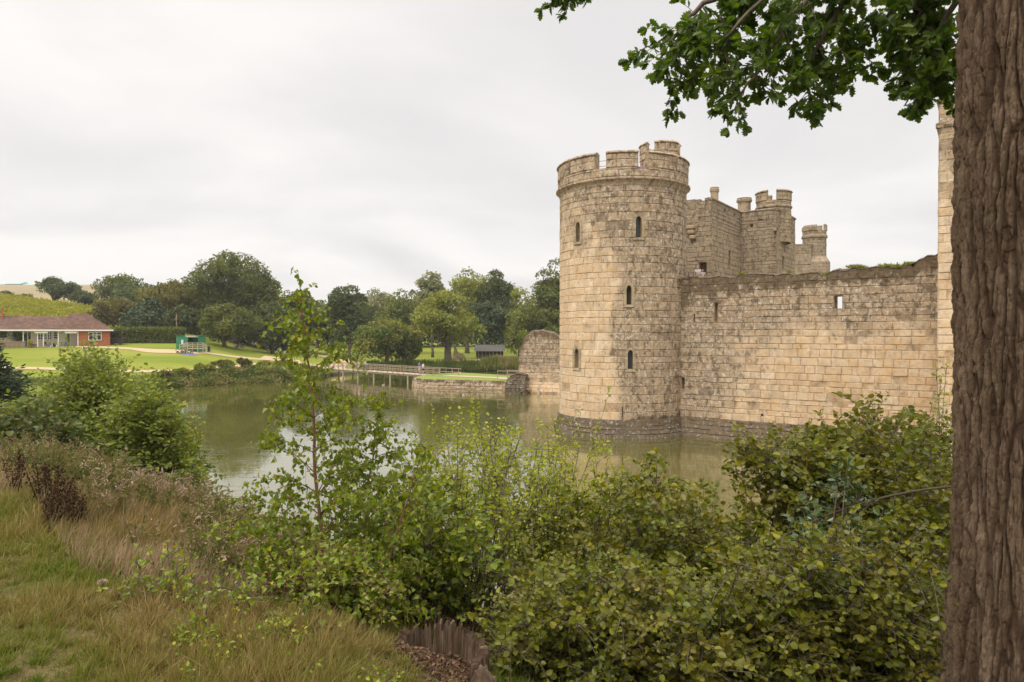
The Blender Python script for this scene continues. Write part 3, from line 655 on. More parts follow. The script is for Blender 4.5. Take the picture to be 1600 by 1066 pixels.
turret(1209, 65.5, 1.55, 15.5, 19.45, [(-95, -22), (10, 92), (115, 160), (185, 235)], 140, 'round_turret', 'round crenellated turret on the gatehouse', 0.8)
def chim(px, Y, r, z0, z1, name='chimney'):
    c = at(px, 300, Y); b = SB(); b.lathe((c[0], c[1], 0), [(r, z0), (r * 0.96, z1 - 0.45), (r * 1.14, z1 - 0.36), (r * 1.2, z1 - 0.18), (r * 1.05, z1 - 0.1), (r * 1.12, z1), (r * 0.7, z1 + 0.02), (r * 0.65, z1 - 0.4)], 8 if r < 0.5 else 16, False, wea=0.55, rnd=0.5)
    b.build(name, M_gate, gate)
chim(1116.5, 60.2, 0.36, 17, 19.75); chim(1163, 66.3, 0.62, 17, 20.0)
# wall walk of the north curtain where two visitors stand
b = SB(); n0 = TC + np.array([3.4, 2.2]); 
fl = [np.array([11.2, 50.0]), np.array([14.2, 48.4]), G1 - ga * 0.3 - gb * 0.05, G0 - gb * 0.05]
b.add([(*p, 10.7) for p in fl] + [(*p, 9.2) for p in fl], [[[0, 1, 2, 3], [0, 4, 5, 1], [1, 5, 6, 2], [2, 6, 7, 3], [3, 7, 4, 0], [7, 6, 5, 4]]], wea=0.8, rnd=0.4)
wk = b.build('wall_walk', M_gate, castle)
M_iron = plain('dark_iron', (0.06, 0.055, 0.05), 0.5)
b = Buf(); ra, rb = at(1062, 433, 52.5), at(1090, 433, 54.0); ra[2] = rb[2] = 10.7
for t in np.linspace(0, 1, 5): p = ra * (1 - t) + rb * t; b.tube([p, p + [0, 0, 1.05]], 0.02, 5)
for z in (0.55, 1.05): b.tube([ra + [0, 0, z], rb + [0, 0, z]], 0.018, 5)
b.build('guard_rail', M_iron, wk)
# rear turret and wall, far side of the courtyard
RC = at(1272.5, 400, 88)[:2]; t0 = math.atan2(-RC[1], -RC[0]); b = SB(); r8 = 1.4
panel(b, cylP(RC, 1.85, t0), -math.pi * 1.85, math.pi * 1.85, 8.5, 16.0, (), 160, (0.3, 0.5), (0.4, 0.8), wea=gw(0.1), moss=gz)
b.lathe((RC[0], RC[1], 0), [(1.88, 15.98), (1.42, 16.7)], 24, False, wea=0.6, rnd=0.4)
panel(b, cylP(RC, r8, t0), -math.pi * r8, math.pi * r8, 16.5, 20.0, (), 161, (0.3, 0.5), (0.35, 0.7), wea=gw(0.1), moss=gz)
b.lathe((RC[0], RC[1], 0), [(r8, 19.0), (r8 + 0.16, 19.15), (r8 + 0.16, 19.35), (r8 + 0.05, 19.5)], 24, False, wea=0.9, rnd=0.9)
b.lathe((RC[0], RC[1], 0), [(r8 - 0.2, 19.5), (r8 - 0.2, 19.95)], 20, True, wea=0.9)
rt = tag(b.build('rear_turret', M_gate, castle), 'small distant turret with steps of broken battlement')
for k_, (a0, a1) in enumerate(((-120, -85), (-62, 12), (62, 100), (140, 200))):
    b = SB(); ring_wall(b, RC, r8 + 0.08, 0.3, 19.98, 20.6 + 0.1 * k_, 170 + k_, ths=(a0, a1), th0=t0, w=0.6, cap=False, blk=(0.35, 0.6), crs=(0.3, 0.45)); b.build('merlon', M_gate, rt)
b = SB(); q0 = at(1228, 400, 87)[:2]; q1 = at(1268, 400, 86.5)[:2]; d, nn, L = pl(q0, q1)
xo = on_plane(1241, 400, q0, d)[0]
panel(b, planeP(q0, d, nn), 0, L, 8.5, 17.35, (), 165, (0.3, 0.5), (0.4, 0.8), wea=gw(0.1), moss=gz)
panel(b, planeP(q0, d, nn), xo, L, 17.36, 18.1, (), 166, (0.3, 0.5), (0.4, 0.8), wea=gw(0.2), moss=gz)
for (ua, z) in ((0, 17.34), (xo, 18.09)):
    p0, p1 = q0 + d * ua, q0 + d * L; b.add([(*p0, z), (*p1, z), (*(p1 - nn * 1.2), z), (*(p0 - nn * 1.2), z), (*(p0 - nn * 1.2), 8.5), (*(p1 - nn * 1.2), 8.5), (*p0, 8.5)], [[[0, 1, 2, 3], [3, 2, 5, 4], [0, 3, 4, 6]]], wea=0.8)
band(b, [q0 + d * xo, q1], 18.1, 18.25, 0.08, wea=0.9, rnd=0.9); band(b, [q0, q1], 15.6, 15.78, 0.08, wea=0.9, rnd=0.9)
b.build('battlement', M_gate, rt)

# ---- ruined barbican beside the tower
RB = at(811, 560, 80)[:2]
bar = SB(); rd = np.array([math.cos(math.radians(-14)), math.sin(math.radians(-14))]); rn = np.array([rd[1], -rd[0]]); RL = 7.2
rtp = [(0, 4.9), (0.25, 5.3), (0.55, 6.3), (1.0, 6.9), (1.7, 7.15), (3.4, 7.15), (4.6, 6.6), (5.2, 5.7), (7.2, 4.8)]
rtop = lambda u: np.interp(u, [p[0] for p in rtp], [p[1] for p in rtp]) + 0.25 * (vnoise(np.asarray(u) * 2.2, np.asarray(u) * 0, 8) - 0.5)
Pb = planeP(RB, rd, rn)
Pb2 = lambda u, v, d: Pb(u, v, d + 0.25 * (fbm(u * 0.7, v * 0.7, 61) - 0.5) + 0.5 * sstep(1.3, 0.0, v))
bw = lambda u, v: np.clip(0.25 + 0.6 * sstep(1.6, 3.8, v), 0, 1); bm = lambda u, v: np.clip(0.9 * sstep(1.4, 0.2, rtop(u) - v) + 0.5 * sstep(0.9, 0.3, v), 0, 1)
panel(bar, Pb2, 0, RL, -0.6, 7.6, (), 201, (0.3, 0.5), (0.4, 0.9), 0.04, bw, bm, rtop, du=0.3)
Ps = planeP(RB - rn * 2.6, rn, -rd); Ps2 = lambda u, v, d: Ps(u, v, d + 0.2 * (fbm(u * 0.9, v * 0.9, 63) - 0.5))
stp = lambda u: np.interp(u, [0, 1.2, 2.6], [4.2, 4.9, 5.0]) + 0.3 * (vnoise(np.asarray(u) * 2, np.asarray(u) * 0, 18) - 0.5)
panel(bar, Ps2, 0, 2.6, -0.6, 7.6, (), 202, (0.3, 0.5), (0.4, 0.8), 0.04, bw, bm, stp, du=0.3)
u = np.linspace(0, RL, 24); o = 0 * u; n = 24; k = np.arange(23)
bar.add(np.concatenate([Pb2(u, rtop(u), o), Pb(u, rtop(u) + 0.15, o - 0.9), Pb(u, rtop(u) - 0.4, o - 2.2), Pb(u, o - 0.6, o - 2.7)]), [np.stack([k + q * n, k + q * n + 1, k + (q + 1) * n + 1, k + (q + 1) * n], -1) for q in range(3)], rnd=0.4, wea=0.9, moss=0.95)
barb = thing('ruined_barbican', 'crumbling stub of stone wall with mossy top standing in the moat', 'ruin', (RB[0], RB[1], 0))
rebase(barb, (0, 0, 0)); w_ = bar.build('wall', M_wall, barb)
b = SB()                                  # rubble footing in front of it
P0 = planeP(at(790, 600, 79)[:2], rd, rn)
rr = lambda u: np.interp(u, [0, 0.5, 1.5, 2.4], [1.2, 2.0, 2.3, 2.1])
panel(b, lambda u, v, d: P0(u, v, d + 0.5 * (fbm(u, v, 4) - 0.5) + 0.5 * sstep(2.3, 0, v)), 0, 2.4, -0.6, 2.4, (), 204, (0.3, 0.5), (0.35, 0.8), 0.06, lambda u, v: u * 0 + 0.7, lambda u, v: u * 0 + 0.4, rr)
u = np.linspace(0, 2.4, 8); o = 0 * u; k = np.arange(7); n = 8
b.add(np.concatenate([P0(u, rr(u), o + 0.1), P0(u, rr(u) + 0.1, o - 2.5), P0(u, o - 0.6, o - 2.6)]), [np.stack([k + q * n, k + q * n + 1, k + (q + 1) * n + 1, k + (q + 1) * n], -1) for q in range(2)], wea=0.8, moss=0.8)
b.add([P0(np.array([0.]), np.array([z]), np.array([dd]))[0] for z, dd in ((-0.6, 0.6), (1.2, 0.1), (1.3, -2.5), (-0.6, -2.6))], [[[0, 1, 2, 3]]], wea=0.8, moss=0.3)
b.build('rubble_footing', M_plinth, barb)

# ---- stone-edged island
IA = ground_pt(665, 606.3)[:2]; IB = ground_pt(792, 610)[:2]
ipoly = [IA, IB, IB + [1.6, 2.5], IB + [1.5, 9.5], IA + [3.5, 13], IA + [-1.2, 9.0], IA + [-2.0, 3.0]]
isl = thing('stone_platform', 'low octagonal stone walled island topped with grass between bridge and ruin', 'island', (IA[0] + 4, IA[1] + 5, 0)); rebase(isl, (0, 0, 0))
b = SB(); ITOP = 1.12
for n_ in range(len(ipoly)):
    p, q_ = np.array(ipoly[n_]), np.array(ipoly[(n_ + 1) % len(ipoly)]); d, nn, L = pl(p, q_)
    Pn = planeP(p, d, nn)
    panel(b, lambda u, v, dd, Pn=Pn: Pn(u, v, dd + 0.3 * (fbm(u * 0.6, v, 71) - 0.5) + 0.12 * (1.1 - v)), 0, L, -0.6, ITOP, (), 210 + n_, (0.22, 0.4), (0.35, 0.8), 0.05, lambda u, v: u * 0 + 0.75, lambda u, v: np.clip(0.75 * sstep(0.35, 0.95, v), 0, 1))
b.build('retaining_wall', M_wall, isl)
cI = np.mean(ipoly, axis=0); M_turf = plain('short_turf', (0.17, 0.215, 0.03), 0.95, 0.3, 4.0)
b = Buf(); R1 = np.array(ipoly); ring1 = np.column_stack([R1, np.full(7, ITOP - 0.02)]); ring2 = np.column_stack([cI + (R1 - cI) * 0.93, np.full(7, ITOP + 0.1)])
k = np.arange(7); b.add(np.concatenate([ring1, ring2]), [np.stack([k, (k + 1) % 7, (k + 1) % 7 + 7, k + 7], -1), (k + 7)[None]]); b.build('turf', M_turf, isl)
BR = np.array([-9.6, 92.3]); BL = np.array([-30.3, 112.0])
b = Buf(); pe = IB + [0.2, 3.4]; dpth = (pe - BR); dpth /= np.linalg.norm(dpth); pn = np.array([-dpth[1], dpth[0]])
p0 = BR + dpth * 0.8
b.add([(*(p0 - pn * 1.0), ITOP + 0.13), (*(pe - pn * 0.9), ITOP + 0.13), (*(pe + pn * 0.9), ITOP + 0.13), (*(p0 + pn * 1.1), ITOP + 0.13)], [[[0, 1, 2, 3]]]); b.build('gravel_walk', M_path, isl)

# ---- timber footbridge
M_wood = plain('weathered_timber', (0.30, 0.235, 0.17), 0.85, 0.3, 5.0); M_woodl = plain('pale_timber', (0.42, 0.33, 0.23), 0.85, 0.2, 5.0)
fb = thing('footbridge', 'long low timber footbridge with post and rail sides leading to the island', 'bridge', (BL[0], BL[1], 0)); rebase(fb, (0, 0, 0))
bd = (BR - BL) / np.linalg.norm(BR - BL); bn = np.array([-bd[1], bd[0]]); BLn = np.linalg.norm(BR - BL) + 1.2
zb = lambda s: 1.18 + 0.0 * s
b = Buf(); npl = 150
for k_ in range(npl):
    s0 = k_ * BLn / npl; p = BL + bd * (s0 + 0.09); b.beam((*(p - bn * 1.15), zb(s0)), (*(p + bn * 1.15), zb(s0) + 0.003 * (k_ % 3)), BLn / npl - 0.012, 0.05)
b.build('deck', M_woodl, fb)
for sd in (-1, 1):
    b = Buf(); b.beam((*(BL + bn * sd * 1.0), 1.05), (*(BL + bd * BLn + bn * sd * 1.0), 1.05), 0.12, 0.2); b.build('beam', M_wood, fb)
    rl = Buf()
    for zz_ in (0.5, 0.98): rl.beam((*(BL + bn * sd * 1.13), zb(0) + zz_), (*(BL + bd * (BLn + (1.6 if sd > 0 else 0)) + bn * sd * 1.13), zb(0) + zz_), 0.07, 0.09)
    rail = rl.build('handrail', M_wood, fb)
    k_ = 0; s = 0.1
    while s < BLn + (1.6 if sd > 0 else 0):
        p = BL + bd * s + bn * sd * 1.16; b = Buf(); b.beam((*p, 0.88), (*p, 2.2), 0.09, 0.09); b.build('post', M_wood, rail); s += 1.28
    s = 2.0
    while s < BLn - 1.5:
        p = BL + bd * s + bn * sd * 0.9; b = Buf(); b.lathe((*p, 0), [(0.14, -0.9), (0.14, 0.96)], 10, True); b.build('pile', M_woodl, fb); s += 4.1
# ---- short footbridge to the ruin
s0 = at(779, 592, 84.5); s1 = at(812, 592, 82.5); sb = thing('short_footbridge', 'short railed footbridge between the island and the ruined wall', 'bridge', (0, 0, 0))
dd = (s1 - s0)[:2]; LL = np.linalg.norm(dd); dd = dd / LL; sn = np.array([-dd[1], dd[0]])
b = Buf(); b.beam((*(s0[:2] - dd * 0.3 + sn * 0.7), 1.27), (*(s1[:2] + dd * 1.5 + sn * 0.7), 1.27), 2.0, 0.12); b.build('deck', M_woodl, sb)
for off in (-0.25, 1.65):
    b = Buf()
    for zz_ in (0.5, 1.0): b.beam((*(s0[:2] + sn * off), 1.3 + zz_), (*(s1[:2] + sn * off), 1.3 + zz_), 0.06, 0.09)
    for t in np.linspace(0.02, 0.98, 3): p = s0[:2] + dd * LL * t + sn * off; b.beam((*p, 1.1), (*p, 2.33), 0.08, 0.08)
    b.build('railing', M_wood, sb)

# ------------------------------------------------------------------ leaves
def half(pts):                            # leaf outline (right half) -> two folded halves
    R = np.array(pts); n = len(R); Lf = R * [-1, 1]; lift = 0.28
    V = [(0, R[0, 1], 0)] ; V = [(x, y, lift * abs(x) - 0.22 * y * y) for x, y in R] + [(-x, y, lift * 1.5 * abs(x) - 0.22 * y * y) for x, y in R[1:-1]]
    right = list(range(n)); left = [0] + list(range(n, n + n - 2)) + [n - 1]
    return np.array(V, float), [np.array([right]), np.array([left[::-1]])]
LEAF = {
    'kite': half([(0, 0), (0.34, 0.42), (0, 1)]),
    'birch': half([(0, 0), (0.36, 0.12), (0.40, 0.34), (0.20, 0.70), (0, 1)]),
    'oval': half([(0, 0), (0.24, 0.2), (0.33, 0.5), (0.22, 0.82), (0, 1)]),
    'round': half([(0, 0), (0.26, 0.04), (0.40, 0.24), (0.43, 0.52), (0.30, 0.78), (0.12, 0.88), (0, 1)]),
    'oak': half([(0, 0), (0.05, 0.1), (0.16, 0.17), (0.10, 0.26), (0.27, 0.36), (0.16, 0.45), (0.36, 0.58), (0.20, 0.66), (0.31, 0.80), (0.15, 0.86), (0.13, 0.97), (0, 1)]),
    'lance': half([(0, 0), (0.13, 0.3), (0.12, 0.65), (0, 1)]),
    'holly': half([(0, 0), (0.22, 0.12), (0.16, 0.25), (0.34, 0.36), (0.22, 0.5), (0.32, 0.64), (0.15, 0.76), (0, 1)]),
    'blade': (np.array([(-0.5, 0, 0), (0.5, 0, 0), (-0.4, 0.5, 0.04), (0.4, 0.5, 0.04), (0, 1, 0.22)], float), [np.array([[0, 1, 3, 2]]), np.array([[2, 3, 4]])]),
}
def nrm(a): return a / (np.linalg.norm(a, axis=-1, keepdims=True) + 1e-9)
def put_leaves(buf, kind, P, D, Nn, S, rnd):
    """one leaf per row: base point P, pointing along D, facing Nn, length S"""
    V, fs = LEAF[kind]; P = np.asarray(P, float); n = len(P)
    if n == 0: return
    y = nrm(D); x = nrm(np.cross(y, Nn)); z = np.cross(x, y)
    S = np.broadcast_to(S, (n,))
    W = P[:, None] + S[:, None, None] * (V[None, :, :1] * x[:, None] + V[None, :, 1:2] * y[:, None] + V[None, :, 2:] * z[:, None])
    k = len(V); base = (np.arange(n) * k)[:, None]
    buf.add(W.reshape(-1, 3), [(base[:, None, :] + f[None]).reshape(-1, f.shape[1]) for f in fs], rnd=np.repeat(rnd, k))
def rvec(rng, n): return nrm(rng.normal(size=(n, 3)))

# ------------------------------------------------------------------ background trees
M_bark_far = plain('tree_bark', (0.11, 0.085, 0.06), 0.95, 0.3, 3.0)
def lm(name, *cols, **kw): n = len(cols) - 1; return leaf_mat(name, [(i / n, c) for i, c in enumerate(cols)], **kw)
M_leaf = {
    'oak': lm('oak_foliage', (0.066, 0.088, 0.017), (0.122, 0.142, 0.027), (0.189, 0.198, 0.039)),
    'dark': lm('dark_foliage', (0.045, 0.062, 0.018), (0.082, 0.102, 0.027), (0.122, 0.135, 0.030)),
    'light': lm('light_foliage', (0.134, 0.154, 0.022), (0.222, 0.238, 0.043), (0.332, 0.328, 0.067)),
    'grey': lm('grey_green_foliage', (0.147, 0.160, 0.067), (0.231, 0.231, 0.102), (0.335, 0.318, 0.150)),
    'brown': lm('browning_foliage', (0.089, 0.083, 0.019), (0.151, 0.137, 0.027), (0.223, 0.184, 0.043)),
    'gold': lm('golden_foliage', (0.063, 0.103, 0.020), (0.109, 0.147, 0.024), (0.173, 0.186, 0.033), (0.310, 0.244, 0.044)),
    'conifer': lm('conifer_foliage', (0.038, 0.060, 0.024), (0.062, 0.091, 0.035), (0.095, 0.124, 0.046), trans=0.12),
}
def crown(rng, c, rad, blobs, leaves, size, kind='kite', squash=0.9, low=0.25):
    """leaf clumps spread over many lumps of a crown: returns points, normals"""
    c = np.array(c, float); rad = np.array(rad, float)
    d = rvec(rng, blobs); d[:, 2] = np.where(d[:, 2] < -low, -d[:, 2] * rng.random(blobs), d[:, 2]); rr = rng.uniform(0.2, 0.72, blobs) ** 0.6
    nl = int(rng.integers(5, 9)); lob = rvec(rng, nl) * rng.uniform(0.25, 0.62, nl)[:, None]; lob[0] = (0.1 * rng.normal(), 0, 0.45); lk = rng.integers(0, nl, blobs)
    bc = c + (lob[lk] + d * rr[:, None] * 0.52 + d * 0.10) * rad; br = rad.mean() * rng.uniform(0.12, 0.33, blobs)
    w = br ** 2; w /= w.sum(); k = rng.choice(blobs, leaves, p=w)
    dd = rvec(rng, leaves); dd[:, 2] = np.where(rng.random(leaves) < 0.6, np.abs(dd[:, 2]), dd[:, 2])
    r = br[k] * rng.uniform(0.55, 1.12, leaves) ** 0.6
    P = bc[k] + dd * r[:, None] * [1, 1, squash]
    return P, dd, k
def tree(name, label, px, base, top, wpx, Y, mat, seed, group='trees beyond the moat', trunk=0.12, blobs=None, leaves=9000, size=None, trunk_px=None, lean=0.0, crown_low=0.14, cat='tree', z=None, open_=1.0):
    rng = np.random.default_rng(seed)
    X = (px - 800) / F * Y; g = float(H(np.array([X]), np.array([Y]))[0]); zt = at(px, top + (9 if top < 480 else 4), Y)[2]; zb_ = g
    hgt = zt - zb_; R = wpx / 2 / F * Y
    root = thing(name, label, cat, (X, Y, zb_), group)
    lowz = zb_ + hgt * crown_low; cz = (lowz + zt) / 2; rz = (zt - lowz) / 2
    blobs = blobs or int(40 + R * 8); size = size or (0.30 + Y * 0.0016)
    P, D, k = crown(rng, (X, Y, cz), (R * 1.18, R * 1.18, rz * 1.12), blobs, leaves, size, low=0.55)
    P[:, 2] = np.maximum(P[:, 2], zb_ + 0.15)
    b = Buf('rnd'); nn = nrm(D + rvec(rng, leaves) * 0.7 + [0, 0, 0.35]); dr = nrm(rvec(rng, leaves) + [0, 0, -0.3])
    cr = rng.random(blobs); put_leaves(b, 'kite', P - [X, Y, zb_], dr, nn, size * rng.uniform(0.6, 1.35, leaves), np.clip(rng.normal(0.25 + 0.5 * cr[k], 0.2), 0, 1))
    b.build('crown', M_leaf[mat], root)
    b = Buf(); tr = max(0.12, R * 0.075) if trunk_px is None else trunk_px / 2 / F * Y
    zs = np.linspace(-0.3, hgt * 0.6, 7); lx = lean * zs
    pts = np.stack([lx + 0.15 * rng.normal(size=7) * (zs > 1), 0.1 * rng.normal(size=7), zs], -1); pts[0, :2] = pts[1, :2] = 0
    b.tube(pts, tr * np.array([1.5, 1.05, 0.95, 0.85, 0.7, 0.5, 0.3]), 9)
    for q in range(7):
        t = rng.uniform(0.35, 0.9); p0 = pts[0] * (1 - t) + pts[-1] * t; a = rng.uniform(0, 2 * math.pi); l = R * rng.uniform(0.5, 0.8)
        p1 = p0 + [math.cos(a) * l * 0.5, math.sin(a) * l * 0.5, l * 0.35]; p2 = p0 + [math.cos(a) * l, math.sin(a) * l, l * 0.8]
        b.tube([p0, p1, p2], [tr * 0.45, tr * 0.3, tr * 0.12], 6)
    b.build('trunk', M_bark_far, root, smooth=True)
    return root
T = [  # name, label, px, base, top, width px, Y, foliage, leaves, kwargs
    ('oak_tree', 'small round dark green tree standing alone above the vineyard', 84, 0, 433, 66, 205, 'dark', 7000, {}),
    ('bush', 'low green bush at the left end of the vineyard crest', 10, 0, 449, 26, 205, 'dark', 1500, dict(cat='bush', crown_low=0)),
    ('bush', 'low olive bush on the vineyard crest left of the round dark tree', 42, 0, 452, 26, 208, 'brown', 1200, dict(cat='bush', crown_low=0)),
    ('tree', 'low dark tree between the round tree and the open crowned tree', 134, 0, 449, 44, 200, 'dark', 3500, dict(crown_low=0.05)),
    ('tree', 'open crowned tree with sky showing through, left of the brown thicket', 179, 0, 426, 72, 190, 'oak', 4200, dict(crown_low=0.3)),
    ('tree', 'spreading brownish green tree left of the great oak', 272, 0, 437, 96, 150, 'brown', 9000, {}),
    ('tree', 'broad brown green tree behind the end of the hedge', 178, 0, 462, 90, 145, 'brown', 8000, dict(crown_low=0.02)),
    ('yew_tree', 'dark dense evergreen behind the hedge, left of the green kiosk', 229, 0, 466, 66, 138, 'conifer', 8000, dict(crown_low=0.02)),
    ('tree', 'dark shrubby tree directly behind the green kiosk', 283, 0, 478, 66, 136, 'dark', 7000, dict(crown_low=0.02)),
    ('great_oak', 'largest tree of the park, tall domed oak behind the lawn', 366, 0, 389, 124, 150, 'oak', 19000, dict(crown_low=0.1, cat='tree')),
    ('great_oak', 'broad dark lower oak joined to the right side of the largest oak', 415, 0, 424, 74, 152, 'oak', 9000, dict(cat='tree')),
    ('tree', 'pale green rounded tree in front of the largest oak', 350, 0, 468, 84, 132, 'oak', 9000, dict(crown_low=0.06)),
    ('tree', 'low dark tree under the right flank of the largest oak', 425, 0, 470, 70, 142, 'dark', 7000, dict(crown_low=0.12)),
    ('tree', 'dark tree behind the tip of the birch', 467, 0, 455, 70, 160, 'dark', 7000, dict(crown_low=0.1)),
    ('tree', 'upright dark green tree with a pale trunk near the sign', 545, 0, 441, 66, 150, 'dark', 9000, dict(crown_low=0.16, trunk_px=5)),
    ('tree', 'low dark tree left of the upright dark tree', 513, 0, 478, 60, 165, 'dark', 6000, dict(crown_low=0.12)),
    ('willow_tree', 'pale grey green feathery tree in the middle distance', 577, 0, 450, 62, 205, 'grey', 6000, dict(crown_low=0.05)),
    ('tree', 'mid green tree behind the golden bush', 628, 0, 453, 90, 168, 'oak', 8500, dict(crown_low=0.08)),
    ('park_tree', 'large spreading tree with a bare thick trunk beside the reeds', 700, 0, 452, 110, 132, 'light', 13000, dict(crown_low=0.30, trunk_px=11)),
    ('park_tree', 'slender top of pale foliage rising left above the spreading tree', 676, 0, 424, 50, 150, 'grey', 5000, dict(crown_low=0.35)),
    ('tree', 'tall leafy green tree behind the spreading tree', 730, 0, 423, 80, 172, 'light', 9000, dict(crown_low=0.1)),
    ('tall_dark_tree', 'tall dark tree rising above the shed', 778, 0, 420, 56, 168, 'dark', 9000, dict(crown_low=0.02)),
    ('tree', 'dark evergreen beside the shed, behind the letter straight trunk', 760, 0, 470, 66, 152, 'conifer', 8000, dict(crown_low=0.1)),
    ('tree', 'mid green round tree between the tall dark tree and the ruin', 812, 0, 455, 66, 150, 'light', 8000, dict(crown_low=0.02)),
    ('tree', 'tall tree partly hidden behind the corner tower', 868, 0, 420, 80, 148, 'oak', 11000, dict(crown_low=0.0)),
    ('tree', 'bushy green tree directly behind the ruined wall', 836, 0, 482, 66, 138, 'oak', 8000, dict(crown_low=0.0)),
    ('golden_bush', 'broad golden tinged bush beside the timber footbridge', 604, 0, 500, 92, 124, 'gold', 9000, dict(crown_low=-0.02, cat='bush')),
    ('bush', 'plain green bush hugging the right side of the golden bush', 640, 0, 531, 46, 126, 'oak', 3500, dict(crown_low=-0.05, cat='bush')),
    ('tree', 'background tree crown just right of the birch tip', 496, 0, 468, 60, 205, 'oak', 4500, dict(crown_low=0)),
    ('tree', 'background tree crown left of the pale feathery tree', 520, 0, 458, 56, 210, 'light', 4500, dict(crown_low=0)),
    ('tree', 'background tree filling the gap above the golden bush', 606, 0, 458, 60, 215, 'oak', 4500, dict(crown_low=0)),
    ('tree', 'background tree seen over the left shoulder of the golden bush', 575, 0, 470, 56, 190, 'dark', 4500, dict(crown_low=0)),
    ('tree', 'yellowish background tree behind the mid green tree', 645, 0, 452, 56, 212, 'light', 4500, dict(crown_low=0)),
    ('tree', 'background tree between the spreading tree and the tall dark tree', 758, 0, 434, 60, 205, 'oak', 5000, dict(crown_low=0)),
    ('tree', 'background tree between the tall dark tree and the ruin', 798, 0, 452, 60, 205, 'oak', 5000, dict(crown_low=0)),
    ('tree', 'background tree behind the far end of the brown thicket', 225, 0, 452, 70, 185, 'oak', 5000, dict(crown_low=0)),
    ('tree', 'background tree between the great oak and the birch tip', 448, 0, 452, 60, 190, 'brown', 5000, dict(crown_low=0)),
    ('tree', 'far tree line crown just left of the park trees', 655, 0, 470, 60, 215, 'oak', 4500, dict(crown_low=0)),
]
for n_, (nm, lb, px, ba, tp_, w_, Y_, mt, lv, kw) in enumerate(T):
    if 'letter' in lb: lb = 'dark evergreen beside the shed, in front of the tall dark tree'
    tree(nm, lb, px, ba, tp_, w_, Y_, mt, 300 + n_, leaves=lv, **kw)
# a far wood that reads as one mass, closing the gaps low down
rng = np.random.default_rng(5); b = Buf('rnd')
def woodband(q0, q1, Y, h, n, hv=0.35):
    q = rng.uniform(q0, q1, n); Yv = Y + rng.normal(size=n) * 5; X = q * Yv; hh = h * (1 - hv + hv * 2 * fbm(X * 0.09, X * 0, 7)); g = H(X, Yv)
    Z = g + hh * rng.random(n) ** 0.7; P = np.stack([X, Yv, Z], -1)
    put_leaves(b, 'kite', P, rvec(rng, n), nrm(rvec(rng, n) + [0, -0.8, 0.8]), rng.uniform(0.6, 1.4, n), np.clip(0.2 + 0.6 * fbm(X * 0.2, Z * 0.4, 9), 0, 1))
woodband(-0.58, -0.30, 165, 9, 16000); woodband(-0.35, 0.10, 225, 13, 20000); woodband(0.1, 0.75, 260, 8, 6000)
tag(b.build('far_wood', M_leaf['dark']), 'distant dark wood closing the view behind the park trees', 'wood', kind='stuff')

# hedge, vineyard, waterside plants
def leaf_slab(buf, rng, n, fpos, size, up=0.4, kind='kite'):
    P = fpos(rng.random((n, 3))); put_leaves(buf, kind, P, rvec(rng, n), nrm(rvec(rng, n) + [0, -0.3, up]), size * rng.uniform(0.6, 1.4, n), rng.random(n))
hx0, hx1 = at(173, 540, 127), at(289, 540, 127); b = Buf('rnd'); rng = np.random.default_rng(31)
def hp(r):
    t = r[:, 0]; X = hx0[0] + (hx1[0] - hx0[0]) * t; side = rng.random(len(t)); g = H(X, X * 0 + 127)
    Yv = np.where(side < 0.7, 125.6 + 0.2 * rng.normal(size=len(t)), 125.6 + r[:, 1] * 2.2); Z = np.where(side < 0.7, g + r[:, 2] * 2.6, g + 2.6 + 0.12 * rng.normal(size=len(t))); return np.stack([X, Yv, Z], -1)
leaf_slab(b, rng, 9000, hp, 0.33)
hedge = thing('hedge', 'long clipped hedge between the cafe and the green kiosk', 'hedge', (0, 0, 0)); b.build('foliage', M_leaf['oak'], hedge)
b = Buf(); g0 = float(H(np.array([hx0[0]]), np.array([127.]))[0]); b.box((hx0[0] + 0.2, 125.9, g0 - 1), (hx1[0] - 0.2, 127.4, g0 + 2.0)); b.build('dark_core', plain('hedge_core', (0.03, 0.03, 0.015), 1.0), hedge)  # plain dark box filling the hedge behind its leaves
M_vine = lm('vine_leaves', (0.10, 0.14, 0.012), (0.22, 0.24, 0.018), (0.36, 0.33, 0.025), (0.42, 0.36, 0.04), trans=0.3)
b = Buf('rnd'); rng = np.random.default_rng(32)
for r_ in range(19):
    Yr = 131 + r_ * 3.4; n = 2600; q = rng.uniform(-0.86, -0.575 - 0.01 * (r_ % 3), n); Yv = Yr + rng.normal(size=n) * 0.28; X = q * Yr; Z = H(X, Yv) + rng.random(n) ** 0.8 * (1.15 + 0.7 * vnoise(X * 1.3, X * 0, r_))
    put_leaves(b, 'kite', np.stack([X, Yv, Z], -1), rvec(rng, n), nrm(rvec(rng, n) + [0, -0.4, 0.6]), rng.uniform(0.28, 0.6, n), np.clip(0.35 * rng.random(n) + 0.75 * fbm(X * 0.16, Yv * 0.3, 3), 0, 1))
tag(b.build('vineyard', M_vine), 'yellow green vine rows covering the slope behind the cafe', 'vineyard', kind='stuff')
M_water_pl = lm('waterside_leaves', (0.06, 0.085, 0.016), (0.11, 0.14, 0.026), (0.18, 0.19, 0.04), (0.28, 0.22, 0.10))
b = Buf('rnd'); rng = np.random.default_rng(33)
